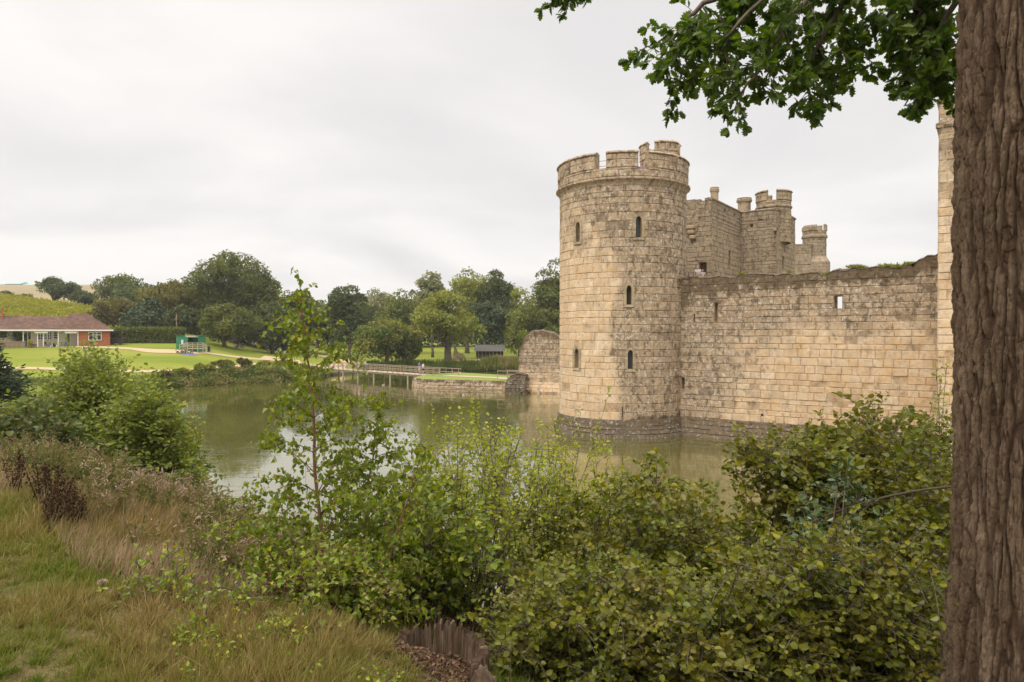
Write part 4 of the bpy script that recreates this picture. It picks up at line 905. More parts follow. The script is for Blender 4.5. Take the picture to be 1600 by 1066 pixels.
def shoreline(pts, n, w, h, sz, kind='kite', bias=0.0, rr=(0, 1)):
    P = np.array(pts, float); t = np.concatenate([[0], np.cumsum(np.hypot(*np.diff(P, axis=0).T))]); s = rng.random(n) * t[-1]
    X = np.interp(s, t, P[:, 0]) + rng.normal(size=n) * w; Yv = np.interp(s, t, P[:, 1]) + rng.normal(size=n) * w; sd_ = sdist(X, Yv)
    ok = (sd_ > -0.9); X, Yv = X[ok], Yv[ok]; n = len(X); hh = h * (0.10 + 1.3 * fbm(X * 0.7, Yv * 0.7, 21) ** 1.6); Z = np.maximum(H(X, Yv), 0) + hh * rng.random(n) ** 1.2
    tone = np.clip(rr[0] + (rr[1] - rr[0]) * (0.45 * rng.random(n) + 1.5 * (fbm(X * 0.6, Yv * 0.6, 22) - 0.32)), 0, 1)
    up = nrm(rvec(rng, n) * (0.5 if kind == 'blade' else 1) + [0, 0, 1.5 if kind == 'blade' else 0]); S = sz * rng.uniform(0.5, 1.4, n)
    if kind == 'blade':
        V = np.stack([X, Yv, Z], -1); put_leaves(b, 'lance', V, up, rvec(rng, n), S, tone)
    else: put_leaves(b, kind, np.stack([X, Yv, Z], -1), rvec(rng, n), nrm(rvec(rng, n) + [0, -0.5, 0.6]), S, tone)
far_sh = [(-52, 80), (-46.5, 81.5), (-45.2, 86), (-40.5, 92), (-34.8, 97), (-31.6, 103), (-30.8, 109)]
shoreline(far_sh, 22000, 1.0, 1.5, 0.30); shoreline([(-47, 79), (-43.7, 70), (-37.5, 60), (-38.5, 51)], 12000, 1.3, 1.3, 0.26)
shoreline([(-50, 83), (-60, 84), (-80, 86)], 6000, 2.0, 1.0, 0.3)
tag(b.build('waterside_plants', M_water_pl), 'rough herbage and bramble fringing the far bank of the moat', 'plants', kind='stuff')
b = Buf('rnd'); shoreline([(-26, 119.8), (-12, 124.6), (10, 126.6), (30, 127)], 9000, 0.8, 0.45, 0.75, 'blade', rr=(0, 0.5))
shoreline([(-5, 125.5), (6, 126.5)], 2500, 0.8, 0.8, 1.1, 'blade', rr=(0.5, 1))
tag(b.build('reeds', M_water_pl), 'tall green reeds lining the water behind the bridge', 'reeds', kind='stuff')
def bushes(items, group):
    for n_, (px, py, Y_, r, h, mt, lb) in enumerate(items):
        p = at(px, py, Y_); X, Yv = p[0], p[1]; g = max(0.0, float(H(np.array([X]), np.array([Yv]))[0])); rng = np.random.default_rng(700 + n_ + int(px))
        n = int(2600 * r); root = thing('bush', lb, 'bush', (X, Yv, g), group); P, D, k = crown(rng, (0, 0, h * 0.5), (r, r, h * 0.5), 16, n, 0.2)
        P[:, 2] = np.maximum(P[:, 2], 0.02); b = Buf('rnd'); put_leaves(b, 'kite', P, rvec(rng, n), nrm(D + rvec(rng, n) * 0.8 + [0, 0, 0.3]), rng.uniform(0.16, 0.34, n), rng.random(n)); b.build('foliage', M_leaf[mt], root)
        b = Buf()
        for q in range(4): a = q * 1.6; b.tube([(0, 0, -0.2), (0.3 * r * math.cos(a), 0.3 * r * math.sin(a), h * 0.35), (0.6 * r * math.cos(a), 0.6 * r * math.sin(a), h * 0.7)], [0.05, 0.035, 0.015], 5)
        b.build('stem', M_bark_far, root)
bushes([(258, 600, 88, 1.4, 1.1, 'brown', 'brownish bush on the far bank near the willow shrub'), (285, 600, 90, 1.2, 1.2, 'light', 'bright green bush on the far bank, second from the willow shrub'),
        (318, 597, 93, 1.5, 1.3, 'light', 'round green bush in the middle of the far bank'), (350, 594, 96, 1.7, 1.5, 'brown', 'tall pink brown seedy bush on the far bank'),
        (380, 590, 98, 1.3, 1.7, 'brown', 'highest brown bush on the far bank near the birch'), (408, 588, 101, 1.4, 1.2, 'light', 'light green bush on the far bank behind the birch'),
        (437, 585, 105, 1.4, 1.2, 'light', 'green bush on the far bank right behind the birch stem')], 'bushes along the far bank')

# ------------------------------------------------------------------ foreground shrubs and saplings
M_twig = plain('grey_brown_twigs', (0.13, 0.10, 0.07), 0.85, 0.3, 20); M_birch_twig = plain('red_brown_birch_bark', (0.17, 0.075, 0.05), 0.6, 0.35, 25)
M_L = {
    'birch': lm('birch_leaves', (0.098, 0.139, 0.014), (0.151, 0.204, 0.020), (0.243, 0.284, 0.027), (0.423, 0.395, 0.032), trans=0.4, rough=0.38, spec=0.5),
    'hazel': lm('hazel_leaves', (0.056, 0.071, 0.005), (0.101, 0.123, 0.008), (0.157, 0.175, 0.010), (0.251, 0.232, 0.013), trans=0.32, rough=0.42, spec=0.45, patch=0.5, patchcol=(0.214, 0.149, 0.016), pscale=3.0),
    'sallow': lm('sallow_leaves', (0.148, 0.181, 0.022), (0.225, 0.262, 0.029), (0.330, 0.351, 0.037), (0.469, 0.422, 0.044), trans=0.4),
    'willow': lm('willow_leaves', (0.084, 0.113, 0.018), (0.134, 0.173, 0.026), (0.202, 0.238, 0.037), (0.302, 0.313, 0.065), trans=0.35),
    'bramble': lm('bramble_leaves', (0.042, 0.063, 0.014), (0.078, 0.103, 0.022), (0.120, 0.144, 0.030), (0.204, 0.161, 0.035), trans=0.25),
    'holly': lm('holly_leaves', (0.022, 0.045, 0.009), (0.040, 0.070, 0.013), (0.07, 0.105, 0.02), trans=0.05, rough=0.32, spec=0.5),
    'oakl': lm('oak_leaves', (0.04, 0.075, 0.012), (0.075, 0.125, 0.018), (0.13, 0.185, 0.026), trans=0.45, rough=0.42),
    'yew': lm('yew_needles', (0.014, 0.030, 0.012), (0.026, 0.046, 0.016), (0.05, 0.07, 0.02), trans=0.08),
    'dead': lm('dead_leaves', (0.06, 0.035, 0.02), (0.12, 0.07, 0.04), (0.20, 0.125, 0.08), trans=0.1, rough=0.7, spec=0.15),
}
def shrub(name, label, cat, bases, tips, leaf, size, seed, twigmat=None, side=7, tl=(0.18, 0.5), spacing=0.035, stem_r=0.012, group=None, start=0.35, sag=0.15, gloss_up=0.6, hang=0.0, curve=0.5, twig_leaves=True, straight=False, keep=None):
    rng = np.random.default_rng(seed); bases = np.asarray(bases, float); tips = np.asarray(tips, float)
    root = thing(name, label, cat, tuple(bases[0]), group); rebase(root, (0, 0, 0))
    tb = Buf(); P = []; D = []
    for tip in tips:
        bs = bases[np.argmin(np.linalg.norm(bases[:, :2] - tip[:2], axis=1) + rng.random(len(bases)) * 0.6)]
        L = np.linalg.norm(tip - bs); mid = bs * 0.5 + tip * 0.5 + [0, 0, curve * L * 0.25] + rng.normal(size=3) * 0.06 * L
        t = np.linspace(0, 1, 9)[:, None]; C = (1 - t) ** 2 * bs + 2 * t * (1 - t) * mid + t ** 2 * tip
        C += rng.normal(size=C.shape) * 0.012 * L * (t > 0) * (t < 1)
        r0 = stem_r * (0.6 + 0.8 * rng.random()) * L ** 0.5
        tb.tube(C, np.linspace(r0, 0.0022, 9), 5)
        ns = rng.poisson(side * (0.6 + 0.4 * L))
        for q in range(ns + 1):
            s = 1.0 if q == 0 else start + (1 - start) * rng.random() ** 0.8; k = min(int(s * 8), 7); f = s * 8 - k; p0 = C[k] * (1 - f) + C[k + 1] * f
            d0 = nrm(C[k + 1] - C[k]); d = d0 if q == 0 else nrm(d0 * 0.7 + rvec(rng, 1)[0] * 0.9 + [0, 0, 0.15]); l = rng.uniform(*tl) * (1.15 - 0.4 * s)
            u_ = np.linspace(0, 1, 5)[:, None]; S = p0 + d * l * u_ + np.array([0, 0, -sag * l]) * u_ ** 2 + rng.normal(size=(5, 3)) * 0.02 * l * u_
            tb.tube(S, np.linspace(0.0035, 0.0014, 5), 4)
            n = max(3, int(l / spacing)); w = (np.arange(n) + 0.6) / n; w = w[w > 0.12]; kk = np.minimum((w * 4).astype(int), 3); ff = (w * 4 - kk)[:, None]; pp = S[kk] * (1 - ff) + S[kk + 1] * ff
            sidev = nrm(np.cross(d, [0, 0, 1.0]) + 1e-3); alt = np.where(np.arange(len(w)) % 2, 1, -1)[:, None]
            dirs = nrm(d * 0.55 + sidev * alt * 0.9 + rng.normal(size=(len(w), 3)) * 0.4 + [0, 0, -hang]); P.append(pp + dirs * size * 0.25); D.append(dirs)
    P = np.concatenate(P); D = np.concatenate(D); n = len(P); N_ = nrm(rvec(rng, n) * 0.8 + [0, -0.25, gloss_up])
    if hang > 0.5: N_ = nrm(rvec(rng, n) + [0, -0.6, 0])
    b = Buf('rnd'); put_leaves(b, leaf, P, D, N_, size * (0.4 + 0.95 * rng.random(n) ** 0.8), np.clip(rng.beta(2, 2.6, n) + 0.22 * (P[:, 2] - P[:, 2].mean()) / (np.ptp(P[:, 2]) + 0.1), 0, 1))  # tone is random plus height: lighter, lit-looking tops put into leaf colour
    tb.build('stems', twigmat or M_twig, root, smooth=True)
    return root, b
def poly_tips(rng, poly, n, Y0, Y1, yfun=None):   # points spread through a volume seen inside the outline poly (photo px), between two distances
    poly = np.array(poly, float); lo, hi = poly.min(0), poly.max(0); out = []
    while len(out) < n:
        p = lo + rng.random(2) * (hi - lo); c = False; m = len(poly)
        for i in range(m):
            a, b_ = poly[i], poly[(i + 1) % m]
            if (a[1] > p[1]) != (b_[1] > p[1]) and p[0] < (b_[0] - a[0]) * (p[1] - a[1]) / (b_[1] - a[1]) + a[0]: c = not c
        if not c: continue
        Y = rng.uniform(Y0, Y1); q = at(p[0], p[1], Y)
        if q[2] < float(H(q[:1], q[1:2])[0]) + 0.15: continue
        out.append(q)
    return np.array(out)
def gpt(px, Y): X = (px - 800) / F * Y; return np.array([X, Y, float(H(np.array([X]), np.array([Y]))[0]) - 0.05])
def edge_tips(pts, Y0, Y1, rng, rep=1, jit=6):
    out = []
    for (x, y) in pts:
        for _ in range(rep): out.append(at(x + rng.normal() * jit, y + abs(rng.normal()) * jit, rng.uniform(Y0, Y1)))
    return np.array(out)
rg = np.random.default_rng(900)
# birch sapling: one leader with spreading side branches
def birch(name, label, pts, Y, spread, leaf_n, seed, group, dens=1.0, rad=0.014):
    rng = np.random.default_rng(seed); root = thing(name, label, 'sapling', (0, 0, 0), group)
    C0 = np.array([at(px, py, Y + dy) for px, py, dy in pts]); s0 = np.linspace(0, 1, len(C0)); s = np.linspace(0, 1, 24); C = np.stack([np.interp(s, s0, C0[:, k]) for k in range(3)], -1)
    C[1:-1] = (C[:-2] + 2 * C[1:-1] + C[2:]) / 4; C += rng.normal(size=C.shape) * 0.006
    tb = Buf(); tb.tube(C, np.linspace(rad, 0.0018, 24), 8); Ls = []; Ld = []; L = np.linalg.norm(C[-1] - C[0])
    nb = leaf_n
    for q in range(nb):
        s_ = 0.06 + 0.92 * ((q + rng.random()) / nb) ** 1.45; k = min(int(s_ * 23), 22); p0 = C[k]; a = q * 2.4 + rng.normal() * 0.4; l = spread * (0.10 + 1.15 * (1 - s_) ** 1.25) * rng.uniform(0.6, 1.15)
        d = np.array([math.cos(a), math.sin(a), 0.75]); d /= np.linalg.norm(d); u_ = np.linspace(0, 1, 8)[:, None]
        S = p0 + d * l * u_ + np.array([0, 0, -0.35 * l]) * u_ ** 2.2 + rng.normal(size=(8, 3)) * 0.02 * l * u_; tb.tube(S, np.linspace(0.0045, 0.0014, 8) * (0.6 + 0.6 * l), 5)
        twigs = [(S, l)]
        for t_ in range(int(l / 0.075 * dens)):
            v = 0.2 + 0.75 * rng.random(); kk = min(int(v * 7), 6); e = S[kk]; dd = nrm(d * 0.6 + rvec(rng, 1)[0] * 0.9 + [0, 0, -0.1]); ll = rng.uniform(0.08, 0.26) * (1.2 - 0.5 * v)
            w = np.linspace(0, 1, 5)[:, None]; Z = e + dd * ll * w + np.array([0, 0, -0.35 * ll]) * w ** 2; tb.tube(Z, np.linspace(0.002, 0.001, 5), 4); twigs.append((Z, ll))
        for (Z, ll) in twigs:
            n = max(3, int(ll / 0.021)); w = np.linspace(0.15, 1, n); m = len(Z) - 1; kk = np.minimum((w * m).astype(int), m - 1); ff = (w * m - kk)[:, None]; Ls.append(Z[kk] * (1 - ff) + Z[kk + 1] * ff + rng.normal(size=(n, 3)) * 0.014); Ld.append(nrm(rng.normal(size=(n, 3)) * 0.7 + [0, 0, -0.75]))
    P = np.concatenate(Ls); D = np.concatenate(Ld); n = len(P); b = Buf('rnd')
    put_leaves(b, 'birch', P, D, nrm(rvec(rng, n) + [0, -0.5, 0.3]), 0.040 * rng.uniform(0.55, 1.25, n), np.clip(rng.beta(2, 3, n), 0, 1)); rebase(root, tuple(C[0])); 
    o = tb.build('stem', M_birch_twig, root, smooth=True); o2 = b.build('foliage', M_L['birch'], root)
    for x in (o, o2): x.location = -Vector(C[0])
    return root
birch('birch_sapling', 'tallest birch sapling, its thin tip rising above the tree line', [(512, 1010, 0), (503, 850, 0), (492, 700, 0.05), (484, 580, 0.05), (473, 500, 0), (466, 427, 0)], 5.0, 0.95, 66, 11, 'birch saplings', 1.35, 0.017)
birch('birch_sapling', 'second birch sapling with a dark stem, right of the tallest one', [(560, 1000, 0), (568, 860, 0), (578, 740, 0), (588, 660, 0), (592, 612, 0)], 5.6, 0.80, 46, 12, 'birch saplings', 1.3, 0.012)
birch('birch_sapling', 'bushy low birch sapling left of the tree stump', [(470, 1010, 0), (450, 930, 0), (428, 850, 0), (410, 800, 0)], 5.0, 0.62, 34, 13, 'birch saplings', 1.2, 0.01)
birch('birch_sapling', 'leaning birch sapling leafy down to the ground beside the stump', [(560, 1010, 0), (600, 900, 0), (630, 800, 0), (655, 720, 0), (668, 690, 0)], 4.9, 0.5, 34, 14, 'birch saplings', 1.2, 0.01)
birch('birch_sapling', 'short birch sapling between the tallest birch and the grass', [(500, 1030, 0), (520, 960, 0), (530, 900, 0), (540, 850, 0)], 4.4, 0.45, 26, 15, 'birch saplings', 1.2, 0.008)
def S_(name, label, cat, bases, tips, leaf, mat, size, seed, **kw):
    root, b = shrub(name, label, cat, bases, tips, leaf, size, seed, **kw); b.build('foliage', M_L[mat], root); return root
# sallow shrub in the middle: open, light, many upright twigs
tipsA = edge_tips([(648, 680), (676, 668), (706, 655), (738, 650), (742, 660), (768, 675), (722, 672), (690, 690), (660, 700), (780, 690)], 6.3, 7.6, rg, 1)
tipsA = np.concatenate([tipsA, poly_tips(rg, [(630, 700), (790, 690), (860, 760), (900, 880), (860, 1000), (640, 990), (600, 850)], 110, 5.6, 7.6)])
S_('sallow_shrub', 'light green open shrub of fine upright twigs right of the birches', 'shrub', [gpt(760, 6.6), gpt(800, 6.8), gpt(730, 6.2)], tipsA, 'oval', 'sallow', 0.036, 21, side=9, spacing=0.020, stem_r=0.007, tl=(0.12, 0.42), start=0.45, sag=0.0)
tipsB = edge_tips([(905, 655), (928, 700), (950, 735), (935, 640), (860, 665), (845, 690), (880, 700), (900, 720), (970, 745), (985, 760), (830, 670), (800, 690), (870, 720), (925, 755)], 7.0, 8.4, rg, 1)
tipsB = np.concatenate([tipsB, poly_tips(rg, [(790, 720), (850, 690), (940, 740), (1000, 800), (990, 960), (800, 960)], 95, 6.6, 8.4)])
S_('sallow_shrub', 'bare stemmed sallow shrub with tufted tips reaching towards the tower base', 'shrub', [gpt(880, 7.6), gpt(910, 7.8), gpt(850, 7.4)], tipsB, 'oval', 'sallow', 0.04, 22, side=8, spacing=0.022, stem_r=0.008, tl=(0.12, 0.36), start=0.5, sag=0.0)
# hazel shrubs filling the right foreground
HZ = [
    ('sprawling hazel shrub filling the centre right below the water', [(900, 790), (960, 765), (1010, 740), (1040, 755), (1100, 775), (1180, 800), (1230, 830), (1250, 930), (1180, 1000), (980, 1010), (900, 950)], (5.6, 8.2), [1000, 1060, 1120], 150, [(1010, 730), (1030, 745), (1065, 765), (1005, 745), (960, 770), (1110, 780), (1160, 800)]),
    ('tall hazel shrub rising against the curtain wall beside the trunk', [(1250, 770), (1220, 715), (1300, 705), (1360, 668), (1420, 665), (1490, 685), (1500, 840), (1380, 860), (1260, 840)], (5.2, 7.6), [1330, 1400, 1460], 130, [(1355, 645), (1375, 650), (1400, 668), (1330, 680), (1320, 688), (1430, 668), (1470, 676), (1245, 725), (1260, 740)]),
    ('low arching hazel branch spread leftward over the moat', [(1190, 700), (1290, 690), (1330, 720), (1380, 800), (1260, 830), (1210, 740)], (5.6, 7.0), [1360, 1420], 46, [(1165, 703), (1185, 698), (1210, 695), (1240, 700), (1205, 715), (1180, 708), (1270, 690), (1300, 676), (1230, 742)]),
    ('dark lower hazel mass at the bottom right in front of the trunk foot', [(1060, 900), (1250, 850), (1480, 840), (1475, 1060), (1100, 1064), (1020, 980)], (3.9, 5.8), [1150, 1280, 1400], 150, []),
    ('hazel shrub at the bottom centre just right of the stump', [(760, 900), (880, 880), (1060, 900), (1080, 1064), (800, 1064), (755, 980)], (4.2, 6.2), [860, 960], 110, []),
]
for n_, (lb, poly, (Ya, Yb), bpx, nt_, ed) in enumerate(HZ):
    tp2 = poly_tips(rg, poly, nt_, Ya, Yb)
    if ed: tp2 = np.concatenate([tp2, edge_tips(ed, Ya + 0.3, Yb - 0.8, rg, 2, 7)])
    S_('hazel_shrub', lb, 'shrub', [gpt(x, (Ya + Yb) / 2 + 0.4) for x in bpx], tp2, 'round', 'hazel', (0.050, 0.047, 0.047, 0.037, 0.037)[n_], 40 + n_, side=(12, 13, 13, 20, 20)[n_], spacing=0.027, stem_r=0.008, tl=(0.18, 0.5), group='hazel shrubs on the bank', sag=0.25, start=0.4)
# broad leaved shrub between birch and sallow
tp3 = poly_tips(rg, [(600, 760), (700, 720), (760, 760), (760, 900), (740, 960), (620, 950), (570, 860)], 75, 5.2, 6.4)
S_('hazel_shrub', 'round leaved light green hazel shrub just behind the stump', 'shrub', [gpt(680, 5.8), gpt(650, 5.6)], tp3, 'round', 'birch', 0.05, 50, side=9, spacing=0.033, stem_r=0.008, tl=(0.15, 0.4), group='hazel shrubs on the bank')
tp4 = poly_tips(rg, [(400, 880), (520, 850), (610, 900), (612, 990), (520, 1010), (430, 985)], 75, 4.2, 5.2)
S_('birch_scrub', 'dense low leafy birch scrub filling the corner left of the stump', 'shrub', [gpt(500, 4.9), gpt(560, 4.9), gpt(450, 5.0)], tp4, 'birch', 'birch', 0.034, 51, side=8, spacing=0.030, stem_r=0.006, tl=(0.12, 0.3), start=0.3, twigmat=M_birch_twig)
# holly with glossy leaves
for n_, (lb, poly, Ya, Yb, bp, nn_) in enumerate([('glossy dark holly bush low in the centre of the thicket', [(880, 900), (990, 880), (1010, 1000), (900, 1050)], 4.8, 5.8, 950, 36), ('glossy holly sprays among the hazels left of the trunk', [(1240, 790), (1330, 740), (1370, 830), (1300, 1000), (1220, 960)], 4.4, 5.6, 1290, 50)]):
    S_('holly_bush', lb, 'bush', [gpt(bp, (Ya + Yb) / 2)], poly_tips(rg, poly, nn_, Ya, Yb), 'holly', 'holly', 0.055, 60 + n_, side=6, spacing=0.022, tl=(0.12, 0.3), sag=0, group='holly bushes in the thicket')
# leafless arching branch in front of the hazels
b = Buf(); t = np.linspace(0, 1, 18)[:, None]; p0, p1, p2 = at(1150, 890, 5.0), at(1290, 775, 4.8), at(1495, 760, 4.9); C = (1 - t) ** 2 * p0 + 2 * t * (1 - t) * p1 + t ** 2 * p2; b.tube(C, np.linspace(0.004, 0.009, 18), 7)
for q in (5, 9, 12): b.tube([C[q], C[q] + [-0.15, 0.02, -0.1], C[q] + [-0.4, 0.05, -0.08]], [0.006, 0.004, 0.002], 5)
tag(b.build('bare_branch', plain('dark_bare_bark', (0.07, 0.045, 0.03), 0.9, 0.3, 20), smooth=True), 'bare brown arching branch crossing the hazels left of the trunk', 'branch')
# willow shrub on the left bank
def clump(cx, top, bottom, w, Y0, Y1, n, rng):
    out = []
    for _ in range(n):
        a = rng.uniform(-1, 1); yy = top + (bottom - top) * (0.9 * abs(a) ** 1.7 + 0.75 * rng.random() ** 1.3 * (1 - 0.55 * abs(a))); out.append(at(cx + a * w + rng.normal() * 8, yy, rng.uniform(Y0, Y1)))
    return np.array(out)
tw = np.concatenate([clump(140, 558, 740, 105, 14.5, 18, 260, rg), clump(220, 610, 790, 85, 12.5, 15.5, 190, rg), poly_tips(rg, [(20, 660), (250, 660), (270, 780), (60, 740)], 60, 14, 17)])
S_('willow_shrub', 'large bushy grey green willow shrub at the left water edge', 'shrub', [gpt(130, 17.5), gpt(170, 17.3), gpt(210, 16.5), gpt(240, 16)], tw, 'oval', 'willow', 0.085, 70, side=13, spacing=0.05, stem_r=0.011, tl=(0.35, 0.95), sag=0.0, start=0.3, curve=0.1)
tw = clump(258, 640, 780, 45, 13.0, 15, 80, rg)
S_('willow_shrub', 'yellower right edge of the willow leaning over the moat', 'shrub', [gpt(240, 14.2), gpt(250, 14)], tw, 'oval', 'sallow', 0.08, 71, side=9, spacing=0.05, stem_r=0.010, tl=(0.3, 0.7), sag=0.0, start=0.2, curve=0.1)
S_('bramble_thicket', 'dark bramble thicket on the left bank below the willow', 'bramble', [gpt(20, 13.5), gpt(80, 13), gpt(150, 12.5)], np.concatenate([poly_tips(rg, [(-30, 650), (80, 640), (150, 720), (240, 760), (220, 800), (60, 760), (-30, 740)], 120, 11.5, 14.5)]), 'round', 'bramble', 0.10, 72, side=8, spacing=0.06, tl=(0.25, 0.7), stem_r=0.010, start=0.15)
S_('bramble_thicket', 'grey green thicket behind the brambles at the far left', 'bramble', [gpt(0, 19), gpt(60, 19.5)], poly_tips(rg, [(-40, 640), (60, 625), (110, 650), (100, 700), (-40, 690)], 70, 17, 21), 'oval', 'willow', 0.12, 73, side=9, spacing=0.07, tl=(0.4, 0.9), stem_r=0.010, start=0.1)
S_('yew_bush', 'dark evergreen bush cut by the left edge of the picture', 'bush', [gpt(-30, 26), gpt(-10, 26)], clump(-22, 545, 660, 52, 24, 28, 90, rg), 'lance', 'yew', 0.20, 74, side=12, spacing=0.05, tl=(0.4, 1.0), stem_r=0.02, start=0.1)
# small saplings in the grass at the bottom left
for n_, (px, yt, yb, Y_, lb) in enumerate([(218, 880, 1040, 4.3, 'thin leafy seedling at the left of the row in the dry grass'), (262, 860, 1020, 4.5, 'leafy seedling second from the left in the dry grass'), (300, 905, 1040, 4.2, 'short yellowing seedling in the middle of the dry grass'), (345, 890, 1030, 4.4, 'broad leafy seedling near the thistles'), (392, 925, 1050, 4.1, 'low leafy seedling nearest the birch foot'), (470, 950, 1060, 3.9, 'spreading seedling in the grass just left of the stump'), (322, 960, 1062, 3.8, 'lowest seedling of the row near the bottom edge'), (430, 985, 1062, 3.7, 'pale seedling between the birch foot and the bottom edge')]):
    bs = at(px, yb, Y_); bs[2] = float(H(bs[:1], bs[1:2])[0]) - 0.02; tips_ = np.array([at(px + dx, yt + abs(dx) * 0.6 + 8 * k_, Y_) for k_, dx in enumerate((0, -22, 26, -36, 14, 40, -10, 52, -50))])
    S_('birch_seedling', lb, 'seedling', [bs], tips_, 'birch', 'birch', 0.034, 80 + n_, side=6, spacing=0.033, tl=(0.08, 0.22), stem_r=0.005, start=0.35, group='seedlings in the grass', curve=0.2)
# branches of small leaves against the wall, by the trunk
S_('ivy_spray', 'thin leafy spray rising between the wall and the trunk', 'shrub', [gpt(1490, 6.5)], np.concatenate([edge_tips([(1462, 590), (1478, 575), (1470, 610), (1485, 600), (1455, 640), (1475, 650)], 6.2, 6.8, rg, 1, 4)]), 'oval', 'sallow', 0.04, 90, side=5, spacing=0.04, tl=(0.1, 0.25), stem_r=0.005, start=0.6, sag=0)

# ------------------------------------------------------------------ great trunk and overhanging oak branch
def trunk_mat():
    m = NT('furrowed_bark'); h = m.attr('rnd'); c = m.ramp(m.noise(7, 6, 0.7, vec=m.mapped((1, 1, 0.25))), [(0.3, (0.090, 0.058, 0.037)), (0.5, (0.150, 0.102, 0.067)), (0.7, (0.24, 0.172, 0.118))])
    c = m.mix(m.rng(h, 0.05, 0.55, 0.85, 0), c, (0.045, 0.025, 0.016)); c = m.mix(m.rng(m.noise(2.2, 5, 0.7), 0.55, 0.75, 0, 0.4), c, (0.15, 0.14, 0.085))  # fissures darken with ridge depth: crease shade put into the bark colour
    m.col(c); m.rough(0.95); m.b.inputs['Specular IOR Level'].default_value = 0.12
    m.bump(m.math('ADD', m.noise(60, 6, 0.75, vec=m.mapped((1, 1, 0.35))), m.math('MULTIPLY', m.noise(22, 4, 0.7, vec=m.mapped((1, 1, 0.4))), 1.2)), 1.0, 0.02)
    return m.m
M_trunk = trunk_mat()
tree_root = thing('oak_trunk_tree', 'huge rough barked oak with its trunk filling the right edge and one leafy branch overhead', 'tree', (0, 0, 0))
TX, TY, TRd = 2.84, 3.75, 0.34
zs = np.linspace(4.2, 10.6, 900); ths_ = np.linspace(0, 2 * math.pi, 560, endpoint=False); ZZ, TT = np.meshgrid(zs, ths_, indexing='ij')
lean = (ZZ - 7.0) * -0.003; rad0 = TRd * (1 + 0.16 * sstep(6.6, 4.6, ZZ) + 0.03 * np.sin(ZZ * 1.7 + 1) + 0.05 * sstep(5.4, 4.4, ZZ) * np.cos(TT * 3))
NC = 44; su = TT / (2 * math.pi) * NC
def wrapu(f):                              # blend so the pattern closes round the trunk
    a = f(su); b_ = f(su - NC); k_ = sstep(NC - 4, NC, su); return a * (1 - k_) + b_ * k_
def ridges(u, s1, s2, fz, amp, seed):      # long vertical ridges that wander, split and join
    w_ = u * s1 + amp * (fbm(u * 0.35, ZZ * fz, seed, 5) - 0.5); ph = w_ + 0.5 * (fbm(u * 0.9, ZZ * fz * 3.2, seed + 1, 3) - 0.5)
    return np.abs((ph % 1.0) - 0.5) * 2
e1_ = wrapu(lambda u: voro(u * 0.85 + 1.5 * (fbm(u * 0.22, ZZ * 1.6, 31, 4) - 0.5) + 0.35 * (vnoise(u * 1.3, ZZ * 9, 32) - 0.5), ZZ * 1.5 + 1.5 * vnoise(u * 0.9, ZZ * 0.3, 33), 31)[0])
e2_ = wrapu(lambda u: voro(u * 2.1 + 1.2 * (fbm(u * 0.5, ZZ * 3.0, 34, 3) - 0.5), ZZ * 4.2 + 1.2 * vnoise(u * 1.9, ZZ * 0.6, 35), 37)[0])
brk = wrapu(lambda u: voro(u * 0.9 + (fbm(u * 0.5, ZZ * 5, 4) - 0.5) * 2, ZZ * 9.0 + 1.2 * (fbm(u * 0.7, ZZ * 6, 5) - 0.5), 41)[0]); fin = wrapu(lambda u: fbm(u * 2.6, ZZ * 16, 8, 5))
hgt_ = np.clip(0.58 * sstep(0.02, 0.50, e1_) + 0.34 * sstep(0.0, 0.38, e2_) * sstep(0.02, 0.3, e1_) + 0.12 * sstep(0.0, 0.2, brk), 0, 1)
RR = rad0 + 0.036 * (hgt_ - 0.7) + 0.026 * (fin - 0.5) * (0.3 + hgt_)
Vt = np.stack([TX - lean + RR * np.cos(TT), TY + RR * np.sin(TT), ZZ], -1); nz, nt = ZZ.shape
i = np.arange(nz - 1)[:, None] * nt; j = np.arange(nt)[None]; k = (j + 1) % nt
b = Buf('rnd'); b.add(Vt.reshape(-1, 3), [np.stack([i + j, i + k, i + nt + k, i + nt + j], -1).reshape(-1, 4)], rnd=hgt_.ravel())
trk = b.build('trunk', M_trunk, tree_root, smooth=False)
# limbs leave the trunk above the frame and droop back into view
rng = np.random.default_rng(77); tb = Buf(); LP = []; LD = []
paths = [  # photo points with distance, from the trunk outward
    [(1500, -260, 3.8), (1400, -150, 4.1), (1280, -60, 4.4), (1180, 10, 4.5), (1112, 80, 4.6), (1112, 150, 4.6)],
    [(1400, -150, 4.1), (1300, -60, 4.2), (1230, 40, 4.3), (1185, 105, 4.3), (1150, 165, 4.4)],
    [(1280, -60, 4.4), (1150, -30, 4.7), (1080, 20, 4.8), (1040, 90, 4.9), (1042, 128, 5.0)],
    [(1400, -150, 4.1), (1360, -40, 4.3), (1300, 30, 4.4), (1270, 90, 4.5), (1258, 150, 4.5)],
    [(1500, -200, 4.0), (1460, -60, 4.3), (1400, 10, 4.5), (1360, 60, 4.6), (1330, 90, 4.6)],
    [(1520, -150, 4.0), (1500, -20, 4.3), (1470, 60, 4.4), (1475, 95, 4.4), (1450, 140, 4.4)],
    [(1180, -80, 4.6), (1060, -60, 4.9), (960, -30, 5.1), (900, -8, 5.2), (870, 0, 5.2)],
    [(1400, -150, 4.1), (1420, -30, 4.4), (1440, 40, 4.5), (1425, 80, 4.5)],
    [(1300, -100, 4.4), (1230, -30, 4.6), (1150, 20, 4.7), (1085, 50, 4.8)],
]
allp = []
